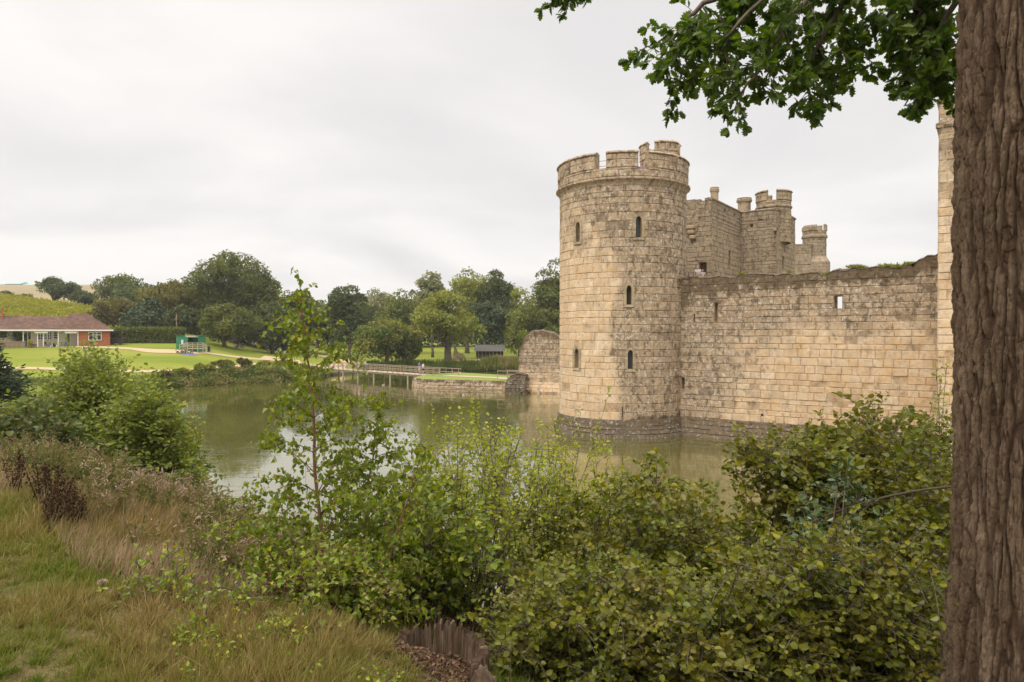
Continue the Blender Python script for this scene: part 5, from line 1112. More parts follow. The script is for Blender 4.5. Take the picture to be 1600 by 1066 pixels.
for p in paths:
    C0 = np.array([at(*q) for q in p]); s0 = np.linspace(0, 1, len(C0)); s = np.linspace(0, 1, 22); C = np.stack([np.interp(s, s0, C0[:, kk]) for kk in range(3)], -1)
    for _ in range(2): C[1:-1] = (C[:-2] + 2 * C[1:-1] + C[2:]) / 4
    C += rng.normal(size=C.shape) * 0.01; tb.tube(C, np.linspace(0.028, 0.004, 22), 7); allp.append(C)
C0 = at(1500, -260, 3.8); tb.tube([(TX - 0.1, TY, C0[2] - 0.35), (C0 + np.array([TX, TY, C0[2]])) / 2, C0, allp[0][3]], [0.075, 0.06, 0.04, 0.028], 9); tb.tube([(TX, TY, 9.9), at(1520, -150, 4.0), allp[5][3]], [0.05, 0.035, 0.02], 8); tb.tube([(TX, TY, 10.2), at(1500, -200, 4.0), allp[4][3]], [0.05, 0.035, 0.02], 8); tb.tube([allp[0][5], allp[6][0]], [0.02, 0.02], 6)
def twig(p0, d, l, big=True):
    u_ = np.linspace(0, 1, 6)[:, None]; S = p0 + d * l * u_ + np.array([0, 0, -0.22 * l]) * u_ ** 2; tb.tube(S, np.linspace(0.0035, 0.0015, 6), 4)
    n = max(4, int(l / 0.028)); w = np.concatenate([np.linspace(0.2, 1, n), np.ones(5)]); kk = np.minimum((w * 5).astype(int), 4); ff = (w * 5 - kk)[:, None]
    LP.append(S[kk] * (1 - ff) + S[kk + 1] * ff); LD.append(nrm(d * 0.8 + rng.normal(size=(len(w), 3)) * 0.75 + [0, 0, -0.25]))
for pi, C in enumerate(allp):
    nb_ = {6: 18}.get(pi, 29)
    for q in range(nb_):
        s_ = 0.22 + 0.78 * rng.random() if pi != 6 else 0.35 + 0.65 * rng.random(); kk = min(int(s_ * 21), 20); p0 = C[kk]; d0 = nrm(C[kk + 1] - C[kk]); d = nrm(d0 * 0.5 + rvec(rng, 1)[0] * [1, 0.9, 0.55] + [0, 0, -0.1]); l = rng.uniform(0.10, 0.36) * (1.25 - 0.6 * s_) * (0.55 if pi == 6 else 1)
        twig(p0, d, l)
        if l > 0.16:
            for _ in range(2): twig(p0 + d * l * rng.uniform(0.3, 0.8), nrm(d + rvec(rng, 1)[0] * 1.1), l * 0.55)
    twig(C[-1], nrm(C[-1] - C[-3]), 0.12)
P = np.concatenate(LP); D = np.concatenate(LD); n = len(P); b = Buf('rnd')
put_leaves(b, 'oak', P, D, nrm(rvec(rng, n) * 0.9 + [0, 0, 0.5]), 0.070 * rng.uniform(0.6, 1.25, n), rng.random(n))
limb = tb.build('branches', M_twig, tree_root, smooth=True); b.build('foliage', M_L['oakl'], tree_root)

# ------------------------------------------------------------------ hollow stump with leaf litter
stc = np.array([-0.47, 4.15]); gz_ = float(H(stc[:1], stc[1:2])[0]); ZB = at(690, 1076, 4.1)[2]
stump = thing('tree_stump', 'hollow weathered grey brown tree stump with a jagged rim at the bottom centre', 'stump', (stc[0], stc[1], ZB - 0.15))
M_stump = NT('weathered_stump_wood'); hh_ = M_stump.attr('rnd'); c_ = M_stump.ramp(M_stump.noise(14, 6, 0.7, vec=M_stump.mapped((1, 1, 0.15))), [(0.3, (0.06, 0.038, 0.025)), (0.5, (0.13, 0.088, 0.060)), (0.72, (0.25, 0.19, 0.14))]); c_ = M_stump.mix(M_stump.rng(M_stump.attr('rnd'), 0.35, 0.75, 0.75, 0), c_, (0.030, 0.018, 0.011)); M_stump.col(c_); M_stump.rough(0.95); M_stump.b.inputs['Specular IOR Level'].default_value = 0.1  # fissure shade mixed into the wood colour by the crack noise
M_stump.bump(M_stump.noise(40, 6, 0.7, vec=M_stump.mapped((1, 1, 0.12))), 0.9, 0.015); M_stump = M_stump.m
NTt = 420; NV = 26; th = np.linspace(0, 2 * math.pi, NTt, endpoint=False)
# rim height round the stump: high at the back, low and broken at the front left
def rimh(t):
    d = np.degrees(t) % 360
    base_ = np.interp(d, [0, 20, 45, 90, 135, 160, 185, 210, 235, 260, 285, 300, 330, 345, 360], [0.22, 0.24, 0.25, 0.265, 0.26, 0.22, 0.17, 0.11, 0.03, 0.0, 0.0, 0.05, 0.17, 0.21, 0.22])
    jag = 0.035 * (vnoise(d * 0.10, d * 0, 2) - 0.5) + 0.050 * (vnoise(d * 0.35, d * 0, 3) - 0.5) + 0.030 * (vnoise(d * 1.1, d * 0, 9) - 0.5); split = 0.10 * sstep(3.0, 0, np.abs(d - 100)) + 0.02 * sstep(2, 0, np.abs(d - 62))
    return base_ * 0.92 + jag - split
rh = rimh(th); fur = 0.020 * (vnoise(th * 5, th * 0, 5) - 0.5) + 0.012 * vnoise(th * 40, th * 0, 6)
b = Buf('rnd'); rows = []
for k_ in range(NV):
    f = k_ / (NV - 1); z = -0.25 + (rh + 0.25) * f; R = 0.295 + 0.07 * (1 - f) ** 2 + fur * (0.6 + 0.4 * math.sin(f * 9)) + 0.02 * np.sin(th * 5 + 1); rows.append(np.stack([R * np.cos(th), R * np.sin(th), z], -1))
for k_ in range(NV):
    f = 1 - k_ / (NV - 1); z = -0.02 + (rh + 0.02) * f - 0.006; R = 0.235 + fur * 0.9 + 0.02 * np.sin(th * 7) + (0.02 * f); rows.append(np.stack([R * np.cos(th), R * np.sin(th), np.minimum(z, rh)], -1))
crk = np.tile(0.5 * vnoise(th * 22, th * 0, 15) + 0.5 * vnoise(th * 60, th * 0, 16), 2 * NV) + 0.25 * (vnoise(np.tile(th, 2 * NV) * 30, np.repeat(np.arange(2 * NV), NTt) * 0.3, 17) - 0.5) + 0.12; V = np.concatenate(rows); i = np.arange(2 * NV - 1)[:, None] * NTt; j = np.arange(NTt)[None]; k = (j + 1) % NTt
b.add(V, [np.stack([i + j, i + k, i + NTt + k, i + NTt + j], -1).reshape(-1, 4)], rnd=crk); st_o = b.build('shell', M_stump, stump, smooth=False)
for (cx, cy, L_, W_, hh, rz_) in ((-0.17, -0.16, 0.34, 0.14, 0.24, 0.55), (-0.46, -0.10, 0.34, 0.15, 0.15, 0.1), (0.31, -0.25, 0.22, 0.13, 0.24, -0.9)):
    b = Buf('rnd'); g = np.linspace(-1, 1, 26); u_, v_ = np.meshgrid(g, np.linspace(-1, 1, 14)); z = hh * np.clip(1 - v_ ** 2, 0, 1) ** 0.5 * (0.75 + 0.5 * fbm(u_ * 2.5, v_ * 7, 4)) * np.clip(1.05 - u_ ** 4, 0, 1) - 0.03
    x = u_ * L_ / 2; y = v_ * W_ / 2; ca, sa = math.cos(rz_), math.sin(rz_); i = np.arange(13)[:, None] * 26; j = np.arange(25)[None]
    b.add(np.stack([cx + x * ca - y * sa, cy + x * sa + y * ca, z], -1).reshape(-1, 3), [np.stack([i + j, i + j + 1, i + j + 27, i + j + 26], -1).reshape(-1, 4)], rnd=(0.35 + 0.5 * fbm(u_ * 2, v_ * 12, 5)).ravel()); b.build('broken_slab', M_stump, stump)
for ch in stump.children: ch.location = (0, 0, 0.15)
b = Buf('rnd'); rng = np.random.default_rng(66); n = 2600; r = 0.25 * rng.random(n) ** 0.5; a = rng.uniform(0, 2 * math.pi, n)
fx = rng.random(n) < 0.35; X = stc[0] + r * np.cos(a); Yv = stc[1] + r * np.sin(a); X = np.where(fx, stc[0] + 0.18 + rng.normal(size=n) * 0.14, X); Yv = np.where(fx, stc[1] - 0.45 + rng.normal(size=n) * 0.16, Yv)
Z = np.maximum(H(X, Yv) + 0.012 + 0.02 * rng.random(n), np.where(fx, ZB - 0.02, ZB + 0.035 + 0.05 * rng.random(n)))
put_leaves(b, 'oval', np.stack([X, Yv, Z], -1), nrm(rvec(rng, n) * [1, 1, 0.35]), nrm(rvec(rng, n) * 0.8 + [0, 0, 0.8]), rng.uniform(0.010, 0.028, n), rng.random(n))
b.add([(stc[0] + 0.27 * math.cos(q), stc[1] + 0.27 * math.sin(q), ZB + 0.03) for q in np.linspace(0, 6.0, 18)], [[list(range(18))]], rnd=0.1)
tag(b.build('leaf_litter', M_L['dead']), 'dry brown leaves filling the hollow stump', 'leaf litter', kind='stuff')

# ------------------------------------------------------------------ grass and weeds of the near bank
M_grass = lm('dry_and_green_grass', (0.085, 0.125, 0.016), (0.15, 0.175, 0.026), (0.24, 0.185, 0.065), (0.33, 0.235, 0.105), trans=0.3, rough=0.6, spec=0.2)
rng = np.random.default_rng(101); b = Buf('rnd')
def blades(n, X, Y, hgt, wid, tone, lean=0.5):
    Z = H(X, Y) - 0.02; D = nrm(rng.normal(size=(n, 3)) * lean + [0.25, 0.1, 1.0]); N_ = nrm(rvec(rng, n) * [1, 1, 0.3]); V, fs = LEAF['blade']
    x = nrm(np.cross(D, N_)); z = np.cross(x, D); bend = rng.uniform(0.2, 1.2, n)
    P = np.stack([X, Y, Z], -1); W = P[:, None] + (V[None, :, :1] * x[:, None]) * wid[:, None, None] + (V[None, :, 1:2] * D[:, None] + V[None, :, 2:] * z[:, None] * bend[:, None, None]) * hgt[:, None, None]
    k = 5; base_ = (np.arange(n) * k)[:, None]; b.add(W.reshape(-1, 3), [(base_[:, None, :] + f[None]).reshape(-1, f.shape[1]) for f in fs], rnd=np.repeat(tone, k))
def field_pts(n, x0, x1, y0, y1): 
    Y = y0 + (y1 - y0) * rng.random(n) ** 1.5; q = rng.uniform(x0, x1, n); return q * Y, Y
n = 230000; X, Y = field_pts(n, -0.80, 0.06, 2.4, 14); kx = hsh(np.floor(X * 7), np.floor(Y * 7), 0, 3); ky = hsh(np.floor(X * 7), np.floor(Y * 7), 0, 4); tk = rng.random(n) < 0.6; X = np.where(tk, (np.floor(X * 7) + kx) / 7 + rng.normal(size=n) * 0.018, X); Y = np.where(tk, (np.floor(Y * 7) + ky) / 7 + rng.normal(size=n) * 0.018, Y); s = sdist(X, Y); dry = fbm(X * 0.8, Y * 0.8, 41); crest = sstep(11.0, 8.6, s)
h_ = (0.035 + 0.05 * vnoise(X * 2, Y * 2, 5) + 0.045 * tk * kx + 0.10 * crest * sstep(4, 8, Y) + 0.035 * sstep(0.52, 0.62, dry)) * rng.uniform(0.5, 1.5, n)
tone = np.clip(0.05 + 1.5 * (dry - 0.30) - 0.12 * sstep(-0.52, -0.70, X / Y) * sstep(7, 5.5, Y) + 0.25 * crest + rng.normal(size=n) * 0.16 - 0.25 * sstep(4.2, 3.0, Y), 0, 1)
ok = (s > 4.0) & (np.hypot(X - stc[0] - 0.02, Y - stc[1]) > 0.30) & ~((np.abs(X - stc[0] - 0.15) < 0.25) & (np.abs(Y - stc[1] + 0.45) < 0.22) & (rng.random(n) < 0.35)) & ~((X > stc[0] - 0.1) & (Y > stc[1] + 0.25) & (rng.random(n) < 0.9)); X, Y, h_, tone = X[ok], Y[ok], h_[ok], tone[ok]; blades(len(X), X, Y, h_, (0.0026 + 0.0008 * Y) * np.ones(len(X)), tone, 0.55)
tag(b.build('grass', M_grass), 'tussocky green and straw coloured grass of the near bank', 'grass', kind='stuff')
# tall dry grass and seed heads along the crest
M_dry = lm('dry_seed_grass', (0.12, 0.11, 0.035), (0.24, 0.175, 0.085), (0.36, 0.26, 0.17), (0.46, 0.34, 0.27), trans=0.25, rough=0.7, spec=0.1)
b = Buf('rnd'); n = 70000; X, Y = field_pts(n, -0.80, -0.02, 3.4, 17); s = sdist(X, Y); d_ = fbm(X * 0.7, Y * 0.7, 51)
ok = (s < 8.3 + 0.6 * d_) & (s > 2.0) & (Y > 4.6) & (np.hypot(X + 0.47, Y - 4.15) > 1.1) & (rng.random(n) < 0.25 + 0.75 * sstep(0.38, 0.6, d_)); X, Y, d_ = X[ok], Y[ok], d_[ok]; n = len(X)
hh = (0.14 + 0.26 * vnoise(X * 0.9, Y * 0.9, 52)) * rng.uniform(0.6, 1.25, n); blades(n, X, Y, hh, (0.003 + 0.0006 * Y), np.clip(0.15 + 0.9 * (d_ - 0.2) + rng.normal(size=n) * 0.12, 0, 1), 0.28)
tag(b.build('tall_dry_grass', M_dry), 'tall straw coloured grass along the crest of the near bank', 'grass', kind='stuff')
# willowherb and thistle mass gone to fluffy seed
b = Buf('rnd'); n = 4200; q = rng.uniform(-0.74, -0.28, n); Y = rng.uniform(5.0, 12.5, n); X = q * Y; s = sdist(X, Y); ok = (s > 3.6) & (s < 8.0) & (fbm(X * 1.1, Y * 1.1, 61) > 0.40); X, Y = X[ok], Y[ok]
for x, y in zip(X, Y):
    tn = float(fbm(np.array([x * 0.9]), np.array([y * 0.9]), 67)[0] > 0.48); z = float(H(np.array([x]), np.array([y]))[0]); hh = rng.uniform(0.22, 0.58) * (0.6 + 0.8 * float(fbm(np.array([x * 1.5]), np.array([y * 1.5]), 66)[0])); top = np.array([x + rng.normal() * 0.08, y + rng.normal() * 0.08, z + hh]); base_ = np.array([x, y, z - 0.03]); b.tube([base_, (base_ + top) / 2 + rng.normal(size=3) * 0.015, top], [0.004, 0.003, 0.0015], 3, rnd=rng.uniform(0.2, 0.6))
    m = 16; t_ = rng.uniform(0.15, 1.0, m); pp = base_ + (top - base_) * t_[:, None]; put_leaves(b, 'lance', pp, nrm(rvec(rng, m) + [0, 0, 0.5]), rvec(rng, m), rng.uniform(0.04, 0.09, m), np.clip(rng.normal(0.10 + 0.35 * tn, 0.15, m) + 0.3 * (t_ > 0.75), 0, 1))
    if rng.random() < 0.15 + 0.55 * tn: m = 12; pp = top + rng.normal(size=(m, 3)) * [0.03, 0.03, 0.05]; put_leaves(b, 'kite', pp, rvec(rng, m), rvec(rng, m), rng.uniform(0.008, 0.022, m), np.full(m, 1.0))
M_herb = lm('seeding_willowherb', (0.085, 0.105, 0.028), (0.15, 0.15, 0.045), (0.23, 0.165, 0.085), (0.42, 0.31, 0.24), trans=0.3, rough=0.7, spec=0.1)
tag(b.build('willowherb', M_herb), 'pinkish seeding willowherb and thistles below the crest of the bank', 'weeds', kind='stuff')
# green and yellow low weeds in front of the seedlings
b = Buf('rnd'); n = 9000; q = rng.uniform(-0.5, -0.03, n); Y = rng.uniform(3.2, 6.0, n); X = q * Y; s = sdist(X, Y); ok = (s < 9.6) & (np.hypot(X - stc[0], Y - stc[1]) > 0.75) & (fbm(X * 1.2, Y * 1.2, 71) > 0.55); X, Y = X[ok], Y[ok]; n = len(X); Z = H(X, Y) + rng.random(n) * 0.16
put_leaves(b, 'oval', np.stack([X, Y, Z], -1), nrm(rvec(rng, n) + [0, 0, 0.3]), nrm(rvec(rng, n) + [0, 0, 0.8]), rng.uniform(0.012, 0.028, n), rng.random(n)); tag(b.build('ground_weeds', M_L['birch']), 'low green weeds in the grass left of the stump', 'weeds', kind='stuff')
# dead dock stems
M_dock = lm('dead_dock', (0.03, 0.017, 0.010), (0.06, 0.034, 0.020), (0.10, 0.06, 0.035), trans=0.05, rough=0.9, spec=0.05)
for n_, (px, py, Y_, hh, lb) in enumerate([(68, 815, 6.6, 0.50, 'dead dark brown dock stem, leftmost of the clump'), (88, 830, 6.4, 0.42, 'dead dock stem with the thickest seed heads'), (105, 838, 6.3, 0.36, 'dead dock stem leaning right in the middle of the clump'), (122, 842, 6.2, 0.30, 'shortest dead dock stem at the right of the clump'), (24, 800, 7.0, 0.42, 'dead dock stem apart from the others at the far left'), (75, 850, 6.0, 0.34, 'dead dock stem lowest in front of the clump')]):
    rng = np.random.default_rng(500 + n_); bs = at(px, py, Y_); z = float(H(bs[:1], bs[1:2])[0]); b = Buf('rnd'); root = thing('dock_plant', lb, 'dock', (bs[0], Y_, z), 'dead docks on the left bank')
    for q in range(6):
        e = np.array([rng.normal() * 0.10, rng.normal() * 0.1, hh * rng.uniform(0.75, 1.15)]); b.tube([(0, 0, -0.05), e * 0.5 + rng.normal(size=3) * 0.01, e], [0.006, 0.005, 0.002], 4, rnd=0.3)
        m = 90; t_ = rng.uniform(0.25, 1.0, m); put_leaves(b, 'kite', e * t_[:, None] + rng.normal(size=(m, 3)) * 0.018, rvec(rng, m), rvec(rng, m), rng.uniform(0.014, 0.034, m), rng.random(m))
    b.build('seed_heads', M_dock, root)
# thistle heads
M_fluff = plain('thistle_down', (0.52, 0.40, 0.32), 0.9)
for n_, (px, py, Y_, lb) in enumerate([(160, 912, 4.6, 'single brown thistle head standing alone in the dry grass'), (262, 862, 6.0, 'pale thistle head at the edge of the seeding weeds'), (318, 888, 5.6, 'pink thistle head among seeding weeds near the birch'), (290, 872, 5.9, 'white thistle head between the other two')]):
    h0 = at(px, py, Y_); z = float(H(h0[:1], h0[1:2])[0]); z = min(z, h0[2] - 0.1); root = thing('thistle', lb, 'thistle', (h0[0], Y_, z), 'thistles on the near bank'); hz = h0[2] - z
    b = Buf(); b.tube([(0, 0, -0.1), (0.01, 0, hz * 0.5), (0, 0, hz)], [0.006, 0.004, 0.003], 5); b.build('stem', M_twig, root)
    rng = np.random.default_rng(n_); b = Buf('rnd'); m = 160; d = rvec(rng, m); d[:, 2] = np.abs(d[:, 2]) * 1.0 + 0.1; put_leaves(b, 'kite', np.array([0, 0, hz]) + d * 0.006, d, rvec(rng, m), rng.uniform(0.018, 0.032, m), rng.random(m)); b.build('seed_head', M_fluff, root)
# tufts growing on the castle wall top
M_tuft = lm('wall_tuft', (0.10, 0.14, 0.015), (0.20, 0.24, 0.03), (0.28, 0.28, 0.05))
for n_, (px, w_) in enumerate([(1158, 0.16), (1232, 0.12), (1291, 0.22), (1335, 0.45), (1352, 0.3), (1386, 0.5), (1403, 0.5), (1420, 0.3)]):
    u_ = on_plane(px, 425, W0, wa)[0]; o_ = PW(np.array([u_]), wtop(np.array([u_])), np.array([-0.25]))[0]; rng = np.random.default_rng(600 + n_); m = int(260 * w_ + 40)
    nth = ['first', 'second', 'third', 'fourth', 'fifth', 'sixth', 'seventh', 'eighth'][n_]
    root = thing('wall_plant', nth + ' green tuft from the tower along the broken wall top', 'plant', tuple(o_), 'tufts on the wall top'); b = Buf('rnd')
    P = rng.normal(size=(m, 3)) * [w_ * 0.5, w_ * 0.5, 0.02]; put_leaves(b, 'lance', P, nrm(rvec(rng, m) * 0.7 + [0, 0, 1]), rvec(rng, m), rng.uniform(0.10, 0.28, m), rng.random(m)); b.build('leaves', M_tuft, root)
rng = np.random.default_rng(640); o_ = at(818, 524, 80.5); m = 260; root = thing('wall_plant', 'yellow green plant on the shoulder of the ruined wall', 'plant', tuple(o_)); b = Buf('rnd')
put_leaves(b, 'kite', rng.normal(size=(m, 3)) * [0.3, 0.2, 0.3], rvec(rng, m), rvec(rng, m), rng.uniform(0.12, 0.26, m), rng.random(m)); b.build('leaves', M_tuft, root)

# ------------------------------------------------------------------ cafe building
M_brick = NT('orange_red_brick'); bt = M_brick.n('ShaderNodeTexBrick'); bt.inputs['Scale'].default_value = 1.0
for k_, v_ in (('Color1', (0.42, 0.10, 0.035, 1)), ('Color2', (0.20, 0.06, 0.03, 1)), ('Mortar', (0.36, 0.22, 0.14, 1)), ('Mortar Size', 0.012), ('Brick Width', 0.34), ('Row Height', 0.16), ('Bias', -0.25)): bt.inputs[k_].default_value = v_
mp = M_brick.n('ShaderNodeMapping'); mp.inputs['Rotation'].default_value = (math.radians(90), 0, 0); M_brick.link(M_brick.pos(), mp.inputs[0]); M_brick.link(mp.outputs[0], bt.inputs['Vector'])
M_brick.col(M_brick.mix(M_brick.rng(M_brick.noise(2.0, 5), 0.45, 0.75, 0, 0.3), bt.outputs['Color'], (0.45, 0.14, 0.05))); M_brick.rough(0.9); M_brick = M_brick.m
M_tile = NT('clay_roof_tiles'); wv = M_tile.n('ShaderNodeTexWave', wave_type='BANDS', bands_direction='Z'); wv.inputs['Scale'].default_value = 1.5; wv.inputs['Distortion'].default_value = 0.6; M_tile.link(M_tile.pos(), wv.inputs['Vector'])
tc_ = M_tile.ramp(M_tile.noise(1.1, 7, 0.75), [(0.32, (0.055, 0.032, 0.026)), (0.5, (0.11, 0.058, 0.040)), (0.62, (0.17, 0.085, 0.055)), (0.75, (0.23, 0.16, 0.11))]); M_tile.col(tc_); M_tile.rough(0.9); M_tile.bump(wv.outputs['Fac'], 0.8, 0.06); M_tile = M_tile.m
M_cream = plain('cream_render', (0.66, 0.60, 0.47), 0.8, 0.06); M_white = plain('white_paint', (0.80, 0.79, 0.75), 0.5, 0.04); M_dkglass = plain('dark_window_glass', (0.03, 0.035, 0.04), 0.1, 0.1)
M_green_p = plain('green_door_paint', (0.05, 0.14, 0.11), 0.5, 0.1); M_fence = plain('grey_fence_wood', (0.24, 0.17, 0.10), 0.9, 0.3, 8)
CY = 120.0
def cx(px, Y=CY): return (px - 800) / F * Y
def cz(py, Y=CY): return at(800, py, Y)[2]
gC = 4.75; CR = math.radians(31); PXR = cx(172)
def lx(px, Y=CY): q = (px - 800) / F; return PXR + (q * Y - PXR) / (math.cos(CR) - q * math.sin(CR))
def fpt(px, off):                        # a point off metres in front of the cafe front, at a photo column
    q = (px - 800) / F; nx_, ny_ = math.sin(CR), -math.cos(CR); X0, Y0 = PXR + nx_ * off, CY + ny_ * off; t = (q * Y0 - X0) / (math.cos(CR) - q * math.sin(CR)); return X0 + t * math.cos(CR), Y0 + t * math.sin(CR)
cafe = thing('cafe_building', 'long low cafe building with brown tiled roof and orange brick end', 'building', (cx(90), CY, gC)); rebase(cafe, (0, 0, 0))
XL, XM, XR = lx(-60), lx(122.5), lx(172); EV = cz(516.3); 
b = Buf(); b.box((XM, CY, gC - 1.5), (XR, CY + 8, EV)); b.build('brick_wall', M_brick, cafe)
b = Buf(); b.box((XL, CY + 1.7, gC - 1.5), (XM - 0.01, CY + 8, EV + 0.02)); b.build('rendered_wall', M_cream, cafe)
# main roof (gable along x) and hipped end roof
b = Buf(); x0, x1 = XL - 0.5, XM + 1.0; ye, yr = CY - 0.35, CY + 4; zr = cz(495.5, CY + 4)
b.add([(x0, ye, EV + 0.05), (x1, ye, EV + 0.05), (x1, yr, zr), (x0, yr, zr), (x0, CY + 8.4, EV + 0.05), (x1, CY + 8.4, EV + 0.05)], [[[0, 1, 2, 3], [3, 2, 5, 4], [0, 4, 5, 1]], [[0, 3, 4], [1, 5, 2]]])
b.build('main_roof', M_tile, cafe)
b = Buf(); xa, xb = lx(82), XR + 0.45; zr2 = cz(491, CY + 3.2); ym = CY + 3.4; xr0, xr1 = lx(108), lx(137)
b.add([(xa, ye - 0.06, EV + 0.12), (xb, ye - 0.06, EV + 0.12), (xb, CY + 8.5, EV + 0.12), (xa, CY + 8.5, EV + 0.12), (xr0, ym, zr2), (xr1, ym, zr2)], [[[0, 1, 5, 4], [2, 3, 4, 5], [0, 3, 2, 1]], [[1, 2, 5], [3, 0, 4]]])
b.build('hipped_roof', M_tile, cafe)
b = Buf(); b.box((XL - 0.5, ye - 0.12, EV - 0.12), (xb + 0.05, ye - 0.065, EV + 0.11)); b.box((XL, ye - 0.05, EV - 0.16), (XM, CY + 1.68, EV + 0.0)); b.build('fascia', M_white, cafe)
b = Buf(); b.box((lx(-2), CY + 3.0, zr - 0.6), (lx(0.8), CY + 4.2, cz(484, CY + 3))); b.build('chimney', M_brick, cafe)
def win_b(px0, px1, py0, py1, y, cols=3, rows=2, nm='window'):
    xa, xb, za, zb__ = lx(px0, y), lx(px1, y), cz(py1, y), cz(py0, y); b = Buf(); t = 0.09
    b.box((xa - t, y - 0.09, za - t), (xb + t, y - 0.012, za)); b.box((xa - t, y - 0.09, zb__), (xb + t, y - 0.012, zb__ + t)); b.box((xa - t, y - 0.087, za), (xa, y - 0.012, zb__)); b.box((xb, y - 0.087, za), (xb + t, y - 0.012, zb__))
    for q in range(1, cols): x = xa + (xb - xa) * q / cols; b.box((x - 0.05, y - 0.08, za), (x + 0.05, y - 0.03, zb__))
    for q in range(1, rows): z = za + (zb__ - za) * (0.68 if rows == 2 else q / rows); b.box((xa, y - 0.075, z - 0.035), (xb, y - 0.032, z + 0.035))
    w = b.build(nm, M_white, cafe); b = Buf(); b.box((xa, y - 0.026, za), (xb, y - 0.008, zb__)); b.build('pane', M_dkglass, w)
win_b(139, 157.5, 519.8, 531, CY, 3, 2); YB = CY + 1.7
for (a, c_, p, q_, co) in ((5, 20, 517, 527.5, 2), (29.5, 34, 518, 526, 1), (69, 76, 519.5, 530, 2), (77, 82, 519.5, 530, 2), (84, 89.5, 519.5, 530, 2), (93.5, 99, 519, 529, 1)): win_b(a, c_, p, q_, YB, co, 3)
for (a, c_, mt_) in ((48.5, 51.5, M_green_p), (53, 57.5, M_dkglass), (103, 112, M_cream), (113.5, 118, M_green_p)):
    b = Buf(); b.box((lx(a, YB), YB - 0.06, gC - 0.1), (lx(c_, YB), YB - 0.012, cz(519.5, YB))); dr = b.build('door', mt_, cafe)
    b = Buf()
    for x in (a - 0.6, c_ + 0.2): b.box((lx(x, YB), YB - 0.09, gC - 0.1), (lx(x, YB) + 0.09, YB - 0.062, cz(518.8, YB)))
    b.build('door_frame', M_white, dr)
for (a, c_) in ((54, 75), (101, 120)):
    b = Buf(); xa, xb = lx(a), lx(c_); z1 = cz(517.2); b.add([(xa, CY + 0.5, z1), (xb, CY + 0.5, z1), (xb, CY - 0.3, z1 - 0.12), (xa, CY - 0.3, z1 - 0.12), (xa, CY - 0.3, z1 - 0.42), (xb, CY - 0.3, z1 - 0.42), (xa, CY + 0.5, z1 - 0.1), (xb, CY + 0.5, z1 - 0.1)], [[[0, 3, 2, 1], [3, 4, 5, 2], [4, 6, 7, 5], [6, 0, 1, 7]], [[0, 6, 4]], ]); b.build('awning', M_white, cafe)
for p in (36, 58.5, 67.5, 91, 121.5): b = Buf(); b.box((lx(p) - 0.07, CY - 0.02, gC - 0.3), (lx(p) + 0.07, CY + 0.12, EV - 0.17)); b.build('veranda_post', M_white, cafe)
b = Buf('rnd'); rng = np.random.default_rng(5); n = 900
for (p, z0, z1, w) in ((26, 0.9, 2.6, 0.45), (1, 1.5, 3.0, 0.4), (31, 0.9, 2.0, 0.35)):
    P = np.stack([lx(p) + rng.normal(size=n) * w, CY + 1.4 + rng.normal(size=n) * 0.15, gC + rng.uniform(z0, z1, n)], -1); put_leaves(b, 'kite', P, rvec(rng, n), nrm(rvec(rng, n) + [0, -0.5, 0.4]), rng.uniform(0.1, 0.22, n), rng.random(n))
w_ = b.build('climbing_shrub', M_leaf['oak']); w_.location = (PXR, CY, 0); w_.rotation_euler = (0, 0, CR); w_.data.transform(Matrix.Translation((-PXR, -CY, 0))); tag(w_, 'leafy climbing shrub between the cafe windows behind the fence', 'shrub')
cafe.location = (PXR, CY, 0); cafe.rotation_euler = (0, 0, CR)
for ch in cafe.children: ch.location = (-PXR, -CY, 0)
f0, f1 = np.array(fpt(-40, 1.6)), np.array(fpt(38, 1.6)); fL = np.linalg.norm(f1 - f0); fz = gz_t = float(H(f1[:1], f1[1:2])[0])
fnc = thing('picket_fence', 'brown close boarded fence in front of the left end of the cafe', 'fence', (f0[0], f0[1], fz), None, CR); b = Buf(); x = 0.0
while x < fL: b.box((x, -0.02, -0.8), (x + 0.14, 0.0, 1.12 + 0.05 * (int(x * 50) % 2))); x += 0.17
b.build('pales', M_fence, fnc)
for zz_ in (0.3, 0.85): b = Buf(); b.box((0, 0.004, zz_), (fL, 0.06, zz_ + 0.1)); b.build('rail', M_fence, fnc)
def place(o, loc): o.location = loc; return o
def gz(x, y): return float(H(np.array([x]), np.array([y]))[0])
# potted topiary
M_pot = plain('terracotta', (0.30, 0.13, 0.07), 0.8); x, y_ = fpt(46.5, 1.2); t_ = thing('potted_shrub', 'clipped yellow green ball shrub in a pot outside the cafe', 'potted plant', (x, y_, gz(x, y_))); b = Buf(); b.lathe((0, 0, 0), [(0.2, 0), (0.3, 0.4), (0.33, 0.45), (0.25, 0.45)], 12); b.build('pot', M_pot, t_)
b = Buf('rnd'); rng = np.random.default_rng(8); d = rvec(rng, 900); put_leaves(b, 'kite', np.array([0, 0, 0.9]) + d * [0.36, 0.36, 0.42], rvec(rng, 900), nrm(d + rvec(rng, 900) * 0.5), 0.12, np.clip(0.6 + 0.3 * rng.random(900), 0, 1)); b.build('foliage', M_vine, t_)
x, y_ = fpt(52.5, 0.9); t_ = thing('planter', 'low dark planter of pale flowers beside the cafe door', 'planter', (x, y_, gz(x, y_)), None, CR); b = Buf(); b.box((-0.4, -0.2, 0), (0.4, 0.2, 0.4)); b.build('box', M_fence, t_); b = Buf('rnd'); put_leaves(b, 'kite', rng.normal(size=(200, 3)) * [0.2, 0.1, 0.06] + [0, 0, 0.5], rvec(rng, 200), rvec(rng, 200), 0.1, rng.random(200)); b.build('flowers', M_herb, t_)
